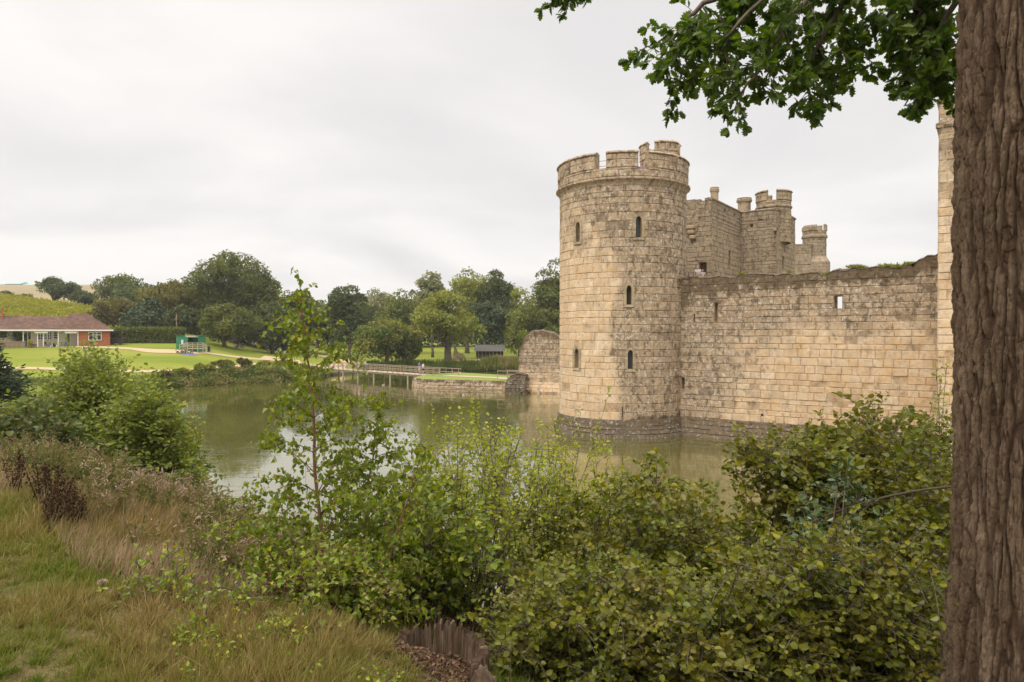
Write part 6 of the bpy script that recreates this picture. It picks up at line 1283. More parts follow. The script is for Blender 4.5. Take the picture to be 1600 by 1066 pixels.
# a-boards, table and chairs, motor scooter like bicycle is left as a plain bicycle shape
KY_B = float(on_far(326, 550)[1]); M_board = plain('blackboard', (0.05, 0.055, 0.06), 0.6); M_signg = plain('grey_sign_panel', (0.40, 0.44, 0.47), 0.5)
def aboard(px, Y, w, h, label, face, fr=None):
    x, Y = fpt(px, Y) if Y < 50 else (cx(px, Y), Y); g = gz(x, Y); t_ = thing('sandwich_board', label, 'sign board', (x, Y, g), 'folding sign boards')
    for s in (-1, 1):
        b = Buf(); b.beam((0, s * 0.22, 0), (0, s * 0.03, h), w, 0.03); b.build('panel', face, t_)
        b = Buf(); 
        for q in (-1, 1): b.beam((q * (w / 2 + 0.02), s * 0.24, -0.02), (q * (w / 2 + 0.02), s * 0.05, h + 0.03), 0.05, 0.05)
        b.build('frame', fr or M_fence, t_)
aboard(142.5, 0.8, 0.55, 0.85, 'small leaning a-board in front of the brick wall', M_signg); aboard(84.5, 0.7, 0.95, 0.75, 'wide grey board standing by the cafe veranda', M_signg, M_white); aboard(326, KY_B, 0.6, 0.9, 'dark blackboard standing right of the kiosk steps', M_board)
M_dark = plain('dark_furniture', (0.06, 0.05, 0.045), 0.6); M_blue = plain('blue_cloth', (0.07, 0.12, 0.32), 0.8)
def ctable(px, Y, label):
    x, Y = fpt(px, Y); t_ = thing('cafe_table', label, 'table', (x, Y, gz(x, Y)), 'cafe tables'); b = Buf(); b.lathe((0, 0, 0), [(0.42, 0.70), (0.45, 0.72), (0.45, 0.75)], 14); b.build('table_top', M_dark, t_); b = Buf(); b.lathe((0, 0, 0), [(0.22, 0), (0.05, 0.06), (0.04, 0.69)], 8); b.build('pedestal', M_dark, t_)
ctable(78, 0.4, 'dark round cafe table under the middle of the veranda'); ctable(96, 0.4, 'dark round cafe table near the second awning')
def cchair(px, Y, rz, label, m=M_dark):
    x, Y = fpt(px, Y); t_ = thing('cafe_chair', label, 'chair', (x, Y, gz(x, Y)), 'cafe chairs', rz); b = Buf(); b.box((-0.22, -0.22, 0.43), (0.22, 0.22, 0.47)); b.build('seat', m, t_); b = Buf(); b.box((-0.22, 0.2, 0.5), (0.22, 0.23, 0.9)); b.build('backrest', m, t_)
    for q in (-1, 1):
        for r in (-1, 1): b = Buf(); b.box((q * 0.2 - 0.02, r * 0.2 - 0.02, 0), (q * 0.2 + 0.02, r * 0.2 + 0.02, 0.43 if r < 0 else 0.88)); b.build('leg', m, t_)
cchair(72.5, 0.4, 1.6, 'dark cafe chair left of the middle veranda table'); cchair(100.5, 0.5, -1.5, 'blue cafe chair right of the table by the second awning', M_blue); cchair(103.5, 0.3, 0.2, 'dark cafe chair nearest the cream door')
# dark box trailer by the hedge
x = cx(184, 122); t_ = thing('dark_skip', 'dark box shaped bin trailer in front of the hedge', 'bin', (x, 122, gz(x, 122))); b = Buf(); b.add([(-1.0, -0.6, 0.25), (1.0, -0.6, 0.25), (1.0, 0.6, 0.25), (-1.0, 0.6, 0.25), (-1.2, -0.7, 1.05), (1.2, -0.7, 1.05), (1.2, 0.7, 1.05), (-1.2, 0.7, 1.05)], [[[0, 1, 5, 4], [1, 2, 6, 5], [2, 3, 7, 6], [3, 0, 4, 7], [3, 2, 1, 0], [4, 5, 6, 7]]]); b.build('body', M_dark, t_); b = Buf(); b.box((-1.25, -0.75, 1.06), (1.25, 0.75, 1.14)); b.build('lid', M_dark, t_)
for s in (-0.7, 0.7): b = Buf(); b.tube([(s, -0.62, 0.22), (s, -0.48, 0.22)], 0.24, 12); b.build('wheel', M_dark, t_)

# ------------------------------------------------------------------ green kiosk with timber steps
KY = float(on_far(293, 547.5)[1]); kx0, kx1 = cx(275, KY), cx(310.5, KY); kg = gz((kx0 + kx1) / 2, KY); kt = cz(525.5, KY)
M_kg = plain('green_kiosk_paint', (0.025, 0.17, 0.085), 0.5, 0.12); ks = thing('green_kiosk', 'green cabin kiosk with raised serving hatch on the edge of the lawn', 'kiosk', ((kx0 + kx1) / 2, KY, kg)); rebase(ks, (0, 0, 0))
b = Buf(); ha, hb = cx(293.5, KY), cx(309, KY); hz0, hz1 = kg + 1.2, kt - 0.2
b.box((kx0, KY, kg - 0.3), (ha, KY + 2.4, kt)); b.box((hb, KY, kg - 0.3), (kx1, KY + 2.4, kt)); b.box((ha, KY, kg - 0.3), (hb, KY + 2.4, hz0)); b.box((ha, KY, hz1), (hb, KY + 2.4, kt)); b.box((ha, KY + 1.2, hz0), (hb, KY + 2.4, hz1)); b.build('body', M_kg, ks)
b = Buf(); b.box((kx0 - 0.08, KY - 0.08, kt + 0.004), (kx1 + 0.08, KY + 2.5, kt + 0.09)); b.build('roof', M_kg, ks)
b = Buf(); b.beam(((ha + hb) / 2, KY - 0.03, hz1 + 0.02), ((ha + hb) / 2, KY - 0.95, hz1 + 0.22), hb - ha, 0.05); b.build('hatch_flap', M_white, ks); b = Buf(); b.box((ha, KY - 0.25, hz0 - 0.05), (hb, KY + 0.3, hz0 + 0.01)); b.build('counter', M_woodl, ks)
b = Buf(); b.box((cx(283, KY), KY - 0.03, cz(538, KY)), (cx(286.3, KY), KY - 0.006, cz(531, KY))); b.build('notice', plain('white_blue_notice', (0.50, 0.58, 0.70), 0.5, 0.3, 3), ks)
b = Buf(); b.box((cx(305, KY), KY + 1.15, hz0 + 0.1), (cx(308.5, KY), KY + 1.19, hz1 - 0.15)); b.build('menu_board', M_signg, ks)
dk = thing('timber_deck', 'pale timber deck and handrails with steps in front of the green kiosk', 'deck', (cx(303, KY), KY - 1.5, kg)); rebase(dk, (0, 0, 0)); d0, d1 = cx(293, KY - 1.8), cx(317.5, KY - 1.8)
b = Buf(); b.box((d0, KY - 1.9, kg + 0.27), (d1, KY - 0.3, kg + 0.35)); b.build('platform', M_woodl, dk); b = Buf()
for z in (0.66, 0.93, 1.2): b.beam((d0, KY - 1.9, kg + z), (d1, KY - 1.9, kg + z), 0.05, 0.07)
for z in (0.66, 0.93, 1.2): b.beam((d1, KY - 1.9, kg + z), (d1 + 0.5, KY - 1.9, kg + z - 0.35), 0.05, 0.09)
b.build('rail', M_woodl, dk)
for x in np.append(np.linspace(d0, d1, 4), d1 + 0.5): b = Buf(); b.box((x - 0.04, KY - 1.96, kg - 0.25), (x + 0.04, KY - 1.86, kg + (1.26 if x <= d1 + 0.01 else 0.9))); b.build('post', M_woodl, dk)
for s in range(3): b = Buf(); b.box((d0 - 0.35 * (s + 1), KY - 1.85, kg + 0.17 - 0.09 * s), (d0 - 0.35 * s - 0.01, KY - 0.7, kg + 0.23 - 0.09 * s)); b.build('step', M_woodl, dk)
for off in (-1.9, -0.7):
    b = Buf(); 
    for z in (0.6, 0.95): b.beam((d0, KY + off, kg + 0.3 + z), (d0 - 1.25, KY + off, kg - 0.1 + z), 0.05, 0.09)
    b.beam((d0 - 1.25, KY + off, kg - 0.2), (d0 - 1.25, KY + off, kg + 1.0), 0.08); b.build('stair_rail', M_woodl, dk)
x = cx(275.5, 130); t_ = thing('flag_pole', 'thin pale pole rising above the left corner of the kiosk', 'pole', (x, 130, gz(x, 130))); b = Buf(); b.tube([(0, 0, -0.3), (0, 0, cz(492, 130) - gz(x, 130))], 0.045, 8); b.build('shaft', M_rail, t_); b = Buf(); b.lathe((0, 0, cz(492, 130) - gz(x, 130)), [(0.03, 0), (0.08, 0.05), (0.03, 0.14)], 8); b.build('finial', M_rail, t_)

# ------------------------------------------------------------------ greenhouses on the hill, shed, remains, sign, bench
M_gh = plain('teal_greenhouse_glass', (0.30, 0.46, 0.44), 0.3, 0.15, 0.5); M_ghf = plain('dark_greenhouse_opening', (0.09, 0.12, 0.12), 0.7)
for n_, (pa, pb, pt, lb) in enumerate([(-8, 6.5, 441, 'teal roofed greenhouse cut by the left picture edge'), (7.5, 31, 439.5, 'longest teal roofed greenhouse on the hilltop'), (33, 57.5, 442, 'third teal roofed greenhouse from the left on the hilltop'), (59, 70, 444, 'teal roofed greenhouse partly behind the round dark tree')]):
    Yg = 372.0; xa, xb = cx(pa, Yg), cx(pb, Yg); g = gz((xa + xb) / 2, Yg); zt = cz(pt, Yg); t_ = thing('greenhouse', lb, 'greenhouse', ((xa + xb) / 2, Yg, g), 'greenhouses on the hilltop'); w = (xb - xa) / 2; hh = zt - g
    b = Buf(); b.add([(-w, 0, hh * 0.55), (w, 0, hh * 0.55), (w * 0.93, 5, hh), (-w * 0.86, 5, hh), (-w, 10, hh * 0.55), (w, 10, hh * 0.55)], [[[0, 1, 2, 3], [3, 2, 5, 4]], [[0, 3, 4], [1, 5, 2]]]); b.build('roof', M_gh, t_)
    b = Buf(); b.box((-w + 0.2, 0.3, -1), (w - 0.2, 9.7, hh * 0.55)); b.build('wall', M_ghf, t_); b = Buf()
    for q in np.linspace(-w + 0.25, w - 0.25, 7): b.box((q - 0.12, 0.1, -1), (q + 0.12, 0.29, hh * 0.55 - 0.02))
    b.build('frame', M_white, t_)
SY = 145.0; xa, xb = cx(744, SY), cx(786, SY); g = gz((xa + xb) / 2, SY); t_ = thing('barn', 'low dark timber barn with a grey roof behind the reeds', 'barn', ((xa + xb) / 2, SY, g)); w = (xb - xa) / 2; M_bb = plain('dark_barn_boards', (0.055, 0.04, 0.032), 0.9, 0.4, 4)
b = Buf(); b.box((-w, 0, -0.5), (w, 4, 1.6)); b.build('wall', M_bb, t_); b = Buf(); b.add([(-w - 0.4, -0.5, 1.55), (w + 0.4, -0.5, 1.55), (w + 0.4, 2, 2.9), (-w - 0.4, 2, 2.9), (-w - 0.4, 4.5, 1.55), (w + 0.4, 4.5, 1.55)], [[[0, 1, 2, 3], [3, 2, 5, 4], [0, 4, 5, 1]], [[0, 3, 4], [1, 5, 2]]]); b.build('roof', plain('grey_barn_roof', (0.10, 0.095, 0.085), 0.9), t_)
b = Buf()
for q in np.linspace(-w + 0.5, w - 0.5, 7): b.box((q - 0.06, -0.06, -0.4), (q + 0.06, -0.005, 1.5))
b.build('post', M_wood, t_)
p_ = at(717, 555, 142); t_ = thing('stone_remains', 'pale broken stone wall fragment under the trees', 'stone remains', (p_[0], 142, gz(p_[0], 142))); rebase(t_, (0, 0, 0)); b = SB(); rt_ = lambda u: np.interp(u, [0, 0.3, 0.6, 1.0, 2.0, 2.6], [0.8, 2.6, 2.5, 1.3, 1.2, 0.5])
Pq = planeP(np.array([p_[0] - 1.2, 142.0]), np.array([1.0, 0.0]), np.array([0.0, -1.0])); g = gz(p_[0], 142); panel(b, lambda u, v, d: Pq(u, v + g, d), 0, 2.6, -0.3, 2.8, (), 301, (0.25, 0.4), (0.3, 0.6), 0.04, lambda u, v: u * 0 + 0.4, lambda u, v: u * 0 + 0.1, rt_); u = np.linspace(0, 2.6, 10); o = 0 * u; k = np.arange(9)
b.add(np.concatenate([Pq(u, rt_(u) + g, o), Pq(u, rt_(u) + g, o - 0.6), Pq(u, o + g - 0.3, o - 0.6)]), [np.stack([k + q * 10, k + q * 10 + 1, k + q * 10 + 11, k + q * 10 + 10], -1) for q in range(2)], wea=0.5); b.build('masonry', M_wall, t_)
p_ = at(558, 566, 122); t_ = thing('information_sign', 'dark upright information board beside the end of the bridge', 'sign', (p_[0], 122, gz(p_[0], 122))); b = Buf(); b.box((-0.2, -0.03, 0.75), (0.2, 0.03, 1.75)); b.build('panel', M_board, t_)
for q in (-0.22, 0.22): b = Buf(); b.box((q - 0.03, -0.04, -0.2), (q + 0.03, 0.04, 1.8)); b.build('post', M_board, t_)
p_ = at(527, 569, 118); t_ = thing('bench', 'low timber bench beside the path at the left end of the bridge', 'bench', (p_[0], 118, gz(p_[0], 118))); b = Buf(); b.box((-0.8, -0.2, 0.42), (0.8, 0.2, 0.47)); b.build('seat', M_woodl, t_); b = Buf(); b.box((-0.8, 0.18, 0.55), (0.8, 0.22, 0.9)); b.build('backrest', M_woodl, t_)
for q in (-0.7, 0.7): b = Buf(); b.box((q - 0.04, -0.18, 0), (q + 0.04, 0.2, 0.42)); b.build('leg', M_woodl, t_)
# rocks at the corner of the moat
rng = np.random.default_rng(12); M_rock = plain('pale_moat_rock', (0.34, 0.27, 0.22), 0.95, 0.35, 4)
for n_, (px, py, s_, lb) in enumerate([(72, 628, 0.75, 'largest pale rock at the corner of the moat'), (60, 634, 0.55, 'rock left of the largest one at the moat corner'), (79, 637, 0.5, 'low rock nearest the water at the moat corner'), (50, 628, 0.45, 'small rock half in the grass at the moat corner')]):
    gp = ground_pt(px, py + 6, 0.35); b = Buf(); uu, vv = np.meshgrid(np.linspace(0, 2 * math.pi, 17)[:-1], np.linspace(0.05, math.pi - 0.05, 10)); x, y, z = np.sin(vv) * np.cos(uu), np.sin(vv) * np.sin(uu), np.cos(vv); r_ = s_ * (0.75 + 0.6 * fbm(x * 1.5 + n_ * 7, y * 1.5 + z * 2, 4)); V = np.stack([x * r_ * 1.3, y * r_, z * r_ * 0.7], -1).reshape(-1, 3)
    i = np.arange(9)[:, None] * 16; j = np.arange(16)[None]; k = (j + 1) % 16; b.add(V, [np.stack([i + j, i + 16 + j, i + 16 + k, i + k], -1).reshape(-1, 4)]); o = b.build('rock', M_rock); o.location = (gp[0], gp[1], 0.35); tag(o, lb, 'rock', 'rocks at the moat corner')

# ------------------------------------------------------------------ people: one continuous skinned body each, clothing and hair as children
CLM = {}
def cloth(c):
    if c not in CLM: CLM[c] = plain('cloth_%d' % len(CLM), c, 0.85, 0.12, 12)
    return CLM[c]
M_skin = plain('skin', (0.48, 0.29, 0.21), 0.6, 0.08)
def skin(name, chains, mat, parent, sub=2):
    """chains: lists of (x, y, z, r); equal points are shared so the surface is continuous"""
    vs, rs, es, idx = [], [], [], {}
    for ch in chains:
        prev = None
        for (x, y, z, r) in ch:
            key = (round(x, 4), round(y, 4), round(z, 4))
            if key not in idx: idx[key] = len(vs); vs.append(key); rs.append(r)
            if prev is not None and prev != idx[key]: es.append((prev, idx[key]))
            prev = idx[key]
    me = bpy.data.meshes.new(name); me.from_pydata(vs, es, []); o = bpy.data.objects.new(name, me); COL.objects.link(o)
    md = o.modifiers.new('skin', 'SKIN'); md.use_smooth_shade = True
    if not me.skin_vertices: pass
    for i, r in enumerate(rs): me.skin_vertices[0].data[i].radius = (r, r)
    me.skin_vertices[0].data[0].use_root = True
    ss = o.modifiers.new('sub', 'SUBSURF'); ss.levels = ss.render_levels = sub
    dg_ = bpy.context.evaluated_depsgraph_get(); m2 = bpy.data.meshes.new_from_object(o.evaluated_get(dg_)); o.modifiers.clear(); o.data = m2; m2.name = name
    m2.materials.clear(); m2.materials.append(mat); o.parent = parent; return o
def person(label, loc, rz, pose, shirt, trous, hair=(0.06, 0.04, 0.025), h=1.70, group=None, hat=None, skirt=False, shorts=False, sleeves=0.5):
    root = thing('person', label, 'person', loc, group, rz); s = h / 1.70
    P = dict(pel=(0, 0, 0.93), ch=(0, 0, 1.27), nk=(0, 0, 1.44), hd=(0, 0.02, 1.60), shl=(-0.19, 0, 1.38), shr=(0.19, 0, 1.38), ell=(-0.25, 0.02, 1.10), elr=(0.25, 0.02, 1.10), hal=(-0.25, 0.10, 0.86), har=(0.25, 0.10, 0.86),
             hpl=(-0.10, 0, 0.90), hpr=(0.10, 0, 0.90), knl=(-0.11, 0.02, 0.49), knr=(0.11, 0.02, 0.49), anl=(-0.11, -0.01, 0.09), anr=(0.11, -0.01, 0.09))
    if pose == 'walk': P.update(knl=(-0.10, 0.16, 0.50), anl=(-0.10, 0.24, 0.11), knr=(0.10, -0.05, 0.50), anr=(0.10, -0.27, 0.16), elr=(0.24, 0.12, 1.12), har=(0.22, 0.26, 0.93), ell=(-0.24, -0.12, 1.12), hal=(-0.23, -0.10, 0.87))
    if pose == 'lean': P.update(ch=(0, 0.22, 1.22), nk=(0, 0.36, 1.32), hd=(0, 0.48, 1.43), shl=(-0.19, 0.30, 1.28), shr=(0.19, 0.30, 1.28), ell=(-0.24, 0.42, 1.04), elr=(0.24, 0.42, 1.04), hal=(-0.10, 0.60, 1.02), har=(0.10, 0.60, 1.02), pel=(0, -0.05, 0.92), hpl=(-0.10, -0.05, 0.89), hpr=(0.10, -0.05, 0.89))
    if pose == 'sit': P.update(pel=(0, 0, 0.13), ch=(0, -0.08, 0.46), nk=(0, -0.08, 0.64), hd=(0, -0.05, 0.80), shl=(-0.19, -0.08, 0.58), shr=(0.19, -0.08, 0.58), ell=(-0.27, -0.12, 0.32), elr=(0.27, 0.05, 0.33), hal=(-0.28, -0.28, 0.06), har=(0.12, 0.28, 0.40), hpl=(-0.10, 0.02, 0.12), hpr=(0.10, 0.02, 0.12), knl=(-0.15, 0.42, 0.40), knr=(0.15, 0.46, 0.30), anl=(-0.13, 0.78, 0.08), anr=(0.13, 0.86, 0.08))
    if pose == 'lie': P.update(pel=(0, 0, 0.12), ch=(0, -0.30, 0.26), nk=(0, -0.44, 0.36), hd=(0, -0.54, 0.47), shl=(-0.18, -0.38, 0.31), shr=(0.18, -0.38, 0.31), ell=(-0.26, -0.50, 0.06), elr=(0.26, -0.50, 0.06), hal=(-0.22, -0.26, 0.05), har=(0.22, -0.26, 0.05), hpl=(-0.10, 0.05, 0.11), hpr=(0.10, 0.05, 0.11), knl=(-0.12, 0.42, 0.36), knr=(0.12, 0.46, 0.12), anl=(-0.12, 0.76, 0.08), anr=(0.12, 0.88, 0.08))
    g = lambda k, r: (P[k][0] * s, P[k][1] * s, P[k][2] * s, r * s)
    def mid(a, b_, r, t=0.5): return tuple((P[a][q] * (1 - t) + P[b_][q] * t) * s for q in range(3)) + (r * s,)
    up = np.array(P['hd']) - np.array(P['nk']); up = up / np.linalg.norm(up); hd = np.array(P['hd'])
    chin = hd * s - up * 0.03 * s; top = (hd + up * 0.09) * s; fwd = np.array([0, 1.0, 0]) if pose != 'lean' else nrm(np.array([0, 0.8, -0.45]))
    nose = (hd + fwd * 0.108 - up * 0.01) * s
    foot = lambda a: (P[a][0] * s, (P[a][1] + 0.15) * s, max(0.03, P[a][2] - 0.06) * s, 0.035 * s)
    ch = [[g('pel', 0.13), mid('pel', 'ch', 0.115), g('ch', 0.135), g('nk', 0.052), (*chin, 0.072 * s), (*(hd * s), 0.088 * s), (*top, 0.07 * s)], [(*(hd * s), 0.088 * s), (*nose, 0.018 * s)]]
    for sd_, q in (('l', -1), ('r', 1)):
        ch.append([g('ch', 0.135), g('sh' + sd_, 0.062), g('el' + sd_, 0.042), g('ha' + sd_, 0.028)])
        hx, hy, hz_ = np.array(P['ha' + sd_]) * s; dv = nrm(np.array(P['ha' + sd_]) - np.array(P['el' + sd_]))
        palm = np.array([hx, hy, hz_]) + dv * 0.07 * s; ch.append([g('ha' + sd_, 0.028), (*palm, 0.030 * s)]); sv = nrm(np.cross(dv, [q, 0.2, 0.1]))
        for f_ in range(4): e = palm + dv * (0.075 + 0.012 * (1.5 - abs(f_ - 1.5))) * s + sv * (f_ - 1.5) * 0.020 * s; m_ = palm + (e - palm) * 0.5 + sv * (f_ - 1.5) * 0.006 * s; ch.append([(*palm, 0.030 * s), (*m_, 0.010 * s), (*(e - np.array([q * 0.015, 0, 0]) * s), 0.008 * s)])
        ch.append([(*palm, 0.030 * s), (*(palm - sv * 0.045 * s + dv * 0.02 * s), 0.010 * s)])
        ch.append([g('pel', 0.13), g('hp' + sd_, 0.095), g('kn' + sd_, 0.058), mid('kn' + sd_, 'an' + sd_, 0.056, 0.3), g('an' + sd_, 0.038), foot('an' + sd_)])
    skin('body', ch, M_skin, root)
    o_ = 0.014
    sh = [[mid('pel', 'ch', 0.13, -0.05), mid('pel', 'ch', 0.125), g('ch', 0.15), mid('ch', 'nk', 0.085, 0.75)]]
    for sd_ in 'lr': sh.append([g('ch', 0.15), g('sh' + sd_, 0.078), mid('sh' + sd_, 'el' + sd_, 0.062, 0.6)] + ([g('el' + sd_, 0.054), mid('el' + sd_, 'ha' + sd_, 0.042, 0.85)] if sleeves > 0.6 else []))
    skin('shirt', sh, cloth(shirt), root)
    if skirt: tr = [[mid('pel', 'ch', 0.12, 0.1), g('pel', 0.15), mid('pel', 'knl', 0.17, 0.5), (0, P['knl'][1] * 0.5 * s, P['knl'][2] * 1.0 * s, 0.19 * s)]]
    else:
        tr = [[mid('pel', 'ch', 0.13, 0.15), g('pel', 0.142)]]
        for sd_ in 'lr': tr.append([g('pel', 0.142), g('hp' + sd_, 0.11), g('kn' + sd_, 0.073)] + ([] if shorts else [mid('kn' + sd_, 'an' + sd_, 0.062), g('an' + sd_, 0.055)]))
    skin('skirt' if skirt else 'trousers', tr, cloth(trous), root)
    back = -fwd * 0.022; hc = [[(*((hd + back + up * 0.0) * s), 0.090 * s), (*((hd + back + up * 0.055) * s), 0.092 * s), (*((hd + up * 0.10 + back * 0.5) * s), 0.06 * s)]]
    skin('hat' if hat else 'hair', hc, cloth(hat or hair), root)
    if hat: b = Buf(); t_ = (hd + up * 0.045) * s; b.lathe(tuple(t_), [(0.16 * s, 0), (0.10 * s, 0.02 * s)], 16); b.build('hat_brim', cloth(hat), root)
    for sd_ in 'lr': a = P['an' + sd_]; skin('shoe', [[(a[0] * s, (a[1] - 0.03) * s, max(0.04, a[2] - 0.05) * s, 0.045 * s), (a[0] * s, (a[1] + 0.08) * s, max(0.035, a[2] - 0.06) * s, 0.042 * s), (a[0] * s, (a[1] + 0.17) * s, max(0.03, a[2] - 0.065) * s, 0.03 * s)]], cloth((0.05, 0.045, 0.04)), root, 1)
    return root
D0 = 1.21
def on_bridge(px, off):                   # a point on the deck at a photo column, off metres to the side of the middle
    r = ray(px, 580); q = r[0] / r[1]; c0 = BL + bn * off; t = (q * c0[1] - c0[0]) / (bd[0] - q * bd[1]); p = c0 + bd * t; return (p[0], p[1], D0)
GB = 'visitors on the footbridge'
person('person in a pink top standing at the left of the bridge', on_bridge(554.5, 0.0), 2.6, 'stand', (0.50, 0.25, 0.24), (0.42, 0.32, 0.26), group=GB, h=1.62, shorts=True)
person('person in a white top and white hat on the bridge beside the pink top', on_bridge(561, -0.2), 2.4, 'stand', (0.62, 0.58, 0.55), (0.50, 0.35, 0.30), group=GB, h=1.64, hat=(0.7, 0.68, 0.62))
person('person in dark blue with reddish hair leaning on the bridge rail', on_bridge(568.5, -0.55), 2.6, 'lean', (0.03, 0.04, 0.10), (0.03, 0.035, 0.06), hair=(0.25, 0.07, 0.03), group=GB, h=1.62, sleeves=1)
person('person in a pale cyan shirt bent over the bridge rail', on_bridge(573, -0.5), 2.2, 'lean', (0.46, 0.60, 0.58), (0.04, 0.05, 0.09), group=GB, h=1.74)
person('person in a blue t-shirt and pale shorts near the right end of the bridge', on_bridge(655, 0.2), -0.9, 'stand', (0.07, 0.14, 0.36), (0.48, 0.40, 0.34), group=GB, h=1.68, shorts=True, hair=(0.12, 0.07, 0.04))
person('person in a white t-shirt and dark shorts near the right end of the bridge', on_bridge(661, 0.25), -0.9, 'stand', (0.68, 0.64, 0.64), (0.05, 0.05, 0.10), group=GB, h=1.60, shorts=True)
def gp_(px, Y): x = cx(px, Y); return (x, Y, gz(x, Y))
person('walker in dark teal on the gravel path left of the bridge', gp_(438, 138), 0.4, 'walk', (0.06, 0.16, 0.16), (0.04, 0.05, 0.06), group='walkers in the park')
person('walker in black on the gravel path nearest the birch leaves', gp_(418, 136), 2.9, 'walk', (0.03, 0.03, 0.035), (0.05, 0.045, 0.05), group='walkers in the park', sleeves=1)
person('walker in a dark blue top farther off under the oaks', gp_(395, 148), 2.5, 'walk', (0.06, 0.10, 0.18), (0.10, 0.08, 0.07), group='walkers in the park')
person('walker in a pale pink top farther off under the oaks', gp_(400.5, 147), 2.6, 'walk', (0.60, 0.42, 0.42), (0.06, 0.055, 0.06), group='walkers in the park')
GL = 'people resting on the lawn'
x_, y_ = on_far(130.5, 549); person('person in white sitting on the lawn facing right', (x_, y_, gz(x_, y_)), -1.4, 'sit', (0.62, 0.60, 0.60), (0.55, 0.50, 0.50), group=GL)
x_, y_ = on_far(143, 549); person('person in dark clothes lying propped on the lawn beside the one in white', (x_, y_, gz(x_, y_)), -1.5, 'lie', (0.05, 0.05, 0.08), (0.03, 0.03, 0.035), group=GL)
for n_, (px, py, po, c1, lb) in enumerate([(281, 552.5, 'lie', (0.04, 0.05, 0.09), 'person in navy lying on the grass left of the kiosk steps'), (288.5, 552.5, 'sit', (0.32, 0.10, 0.07), 'person in dull red sitting on the grass by the kiosk steps'), (296, 553.5, 'lie', (0.03, 0.03, 0.04), 'person in black lying on a blue rug near the kiosk')]):
    x_, y_ = on_far(px, py); person(lb, (x_, y_, gz(x_, y_)), 1.4 if n_ else -1.3, po, c1, (0.08, 0.08, 0.10), group=GL)
x_, y_ = on_far(297, 554); b = Buf(); g_ = gz(x_, y_) + 0.05; b.add([(x_ - 1, y_ - 0.9, gz(x_ - 1, y_ - 0.9) + 0.04), (x_ + 1, y_ - 0.9, gz(x_ + 1, y_ - 0.9) + 0.04), (x_ + 1, y_ + 0.6, gz(x_ + 1, y_ + 0.6) + 0.04), (x_ - 1, y_ + 0.6, gz(x_ - 1, y_ + 0.6) + 0.04)], [[[0, 1, 2, 3]]]); tag(b.build('picnic_rug', cloth((0.10, 0.14, 0.22))), 'dark blue picnic rug spread on the lawn near the kiosk', 'rug')
GP = 'people round the picnic table'
p0 = gp_(373, 134); t_ = thing('picnic_table', 'dark picnic table with benches in the shade of the trees', 'table', p0); b = Buf(); b.box((-0.9, -0.38, 0.70), (0.9, 0.38, 0.75)); b.build('table_top', M_wood, t_)
for s in (-0.75, 0.75): b = Buf(); b.box((-0.9, s - 0.14, 0.42), (0.9, s + 0.14, 0.46)); b.build('bench_seat', M_wood, t_)
for s in (-0.6, 0.6): b = Buf(); b.beam((s, -0.8, 0.0), (s, 0.25, 0.7), 0.07); b.beam((s + 0.075, 0.8, 0.0), (s + 0.075, -0.25, 0.7), 0.07); b.beam((s + 0.15, -0.85, 0.38), (s + 0.15, 0.85, 0.38), 0.06); b.build('leg_frame', M_wood, t_)
for (dx, dy, rz_, c1, lb) in ((-0.4, -0.72, 0, (0.45, 0.55, 0.60), 'person in pale blue seated at the picnic table'), (0.45, 0.78, 3.14, (0.05, 0.06, 0.16), 'person in dark blue seated on the far side of the picnic table'), (-0.5, 0.78, 3.14, (0.30, 0.10, 0.09), 'person in red brown seated at the left of the picnic table')):
    q_ = person(lb, (p0[0] + dx, p0[1] + dy, p0[2] + 0.36), rz_, 'sit', c1, (0.05, 0.05, 0.06), group=GP)
person('visitor in a white shirt standing by the dark gatehouse door', (*at(1090.5, 430, 56.2)[:2], 10.72), 2.7, 'stand', (0.70, 0.68, 0.68), (0.10, 0.12, 0.18), hair=(0.30, 0.20, 0.15), group='visitors on the castle walls', h=1.74)
person('smaller visitor in a pale pink top beside the gatehouse door', (*at(1098, 430, 56.0)[:2], 10.72), 2.9, 'stand', (0.55, 0.44, 0.44), (0.30, 0.18, 0.16), hair=(0.40, 0.26, 0.18), group='visitors on the castle walls', h=1.46)
person('visitor in purple seen through a gap in the tower battlements', (*at(1001.5, 250, 46.8)[:2], 17.02), 2.9, 'stand', (0.16, 0.09, 0.34), (0.16, 0.10, 0.22), group='visitors on the castle walls', h=1.60)
person('visitor whose head just shows above the tower battlements', (*at(987, 240, 47.0)[:2], 17.25), 3.1, 'stand', (0.30, 0.12, 0.10), (0.10, 0.09, 0.08), group='visitors on the castle walls', h=1.76)

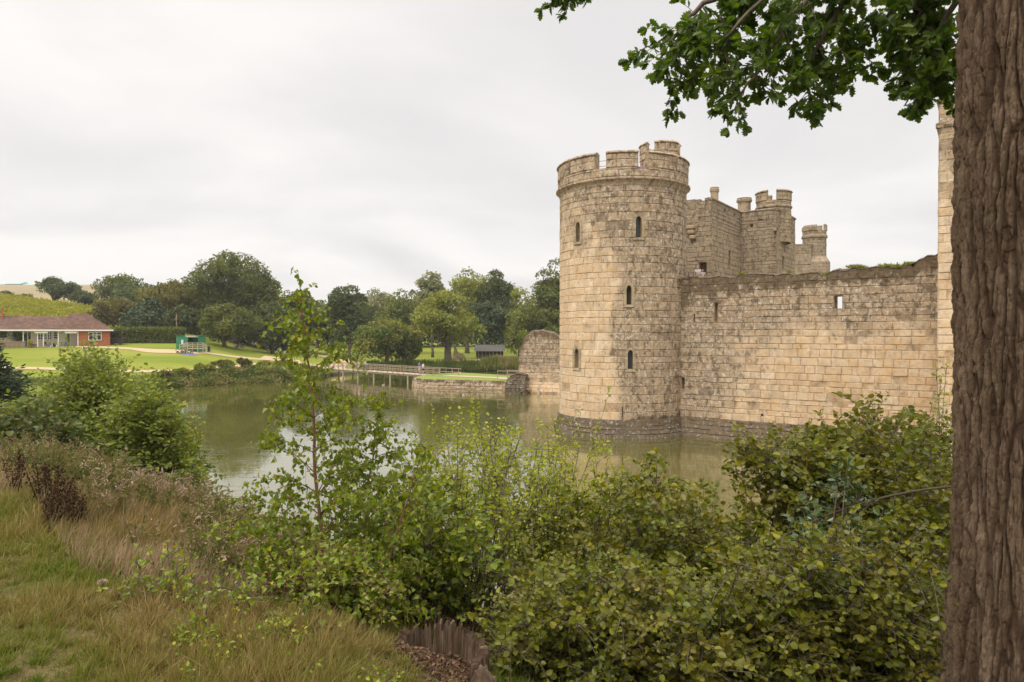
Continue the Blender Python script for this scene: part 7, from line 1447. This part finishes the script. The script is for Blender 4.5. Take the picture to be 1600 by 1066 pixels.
# ------------------------------------------------------------------ ducks with small wakes
M_duck = plain('duck_brown', (0.16, 0.12, 0.085), 0.8, 0.4, 30); M_dkh = plain('duck_head_dark', (0.03, 0.05, 0.035), 0.5); M_bill = plain('duck_bill', (0.40, 0.28, 0.06), 0.5); M_duckw = plain('white_feathers', (0.42, 0.41, 0.38), 0.8, 0.2)
def duck(px, py, rz, label, mt, hm):
    p = ground_pt(px, py); t_ = thing('duck', label, 'duck', (p[0], p[1], 0), 'ducks on the moat', rz); t_.scale = (0.85, 0.85, 0.8)
    skin('body', [[(-0.24, 0, 0.12, 0.03), (-0.13, 0, 0.06, 0.085), (0.0, 0, 0.05, 0.11), (0.13, 0, 0.07, 0.08), (0.18, 0, 0.15, 0.04), (0.20, 0, 0.22, 0.045)]], mt, t_)
    skin('head', [[(0.19, 0, 0.20, 0.045), (0.21, 0, 0.235, 0.05)]], hm, t_, 1); b = Buf(); b.add([(0.25, -0.025, 0.235), (0.25, 0.025, 0.235), (0.33, 0, 0.215), (0.25, 0, 0.215)], [[[0, 1, 2], [0, 2, 3], [1, 3, 2], [0, 3, 1]]]); b.build('bill', M_bill, t_)
for px, py, rz, lb, mt, hm in [(568, 604.5, 2.9, 'pale duck below the bridge, leftmost of the ducks', M_duckw, M_duckw), (599, 602.5, 0.3, 'white duck under the middle of the bridge', M_duckw, M_duckw), (634, 616.5, 0.1, 'duck swimming right with a long wake below the bridge', M_duck, M_dkh), (547, 613.5, 3.0, 'brown duck in open water left of the long wake', M_duck, M_duck), (724, 618.5, 2.5, 'duck in front of the stone platform, left of a pair', M_duckw, M_dkh), (742, 615.5, 3.0, 'duck in front of the stone platform, right of a pair', M_duck, M_dkh), (352, 610.5, 3.0, 'duck near the far bank left of the birch', M_duck, M_duck), (615, 598, 1.0, 'small duck among lily leaves under the bridge', M_duck, M_duck), (672, 622, 0.6, 'duck alone in open water nearest the middle of the moat', M_duck, M_dkh)]: duck(px, py, rz, lb, mt, hm)

# ------------------------------------------------------------------ air: light haze over the park
b = Buf(); b.box((-425, -45, -2.7), (425, 705, 52)); hz_ = NT('haze_air'); hz_.N.remove(hz_.b); vp = hz_.n('ShaderNodeVolumePrincipled'); vp.inputs['Density'].default_value = 0.00026; vp.inputs['Color'].default_value = (0.92, 0.94, 0.96, 1); vp.inputs['Anisotropy'].default_value = 0.2
hz_.link(vp.outputs[0], hz_.out.inputs['Volume']); tag(b.build('haze', hz_.m), 'thin pale haze in the air over the moat and park', kind='stuff')
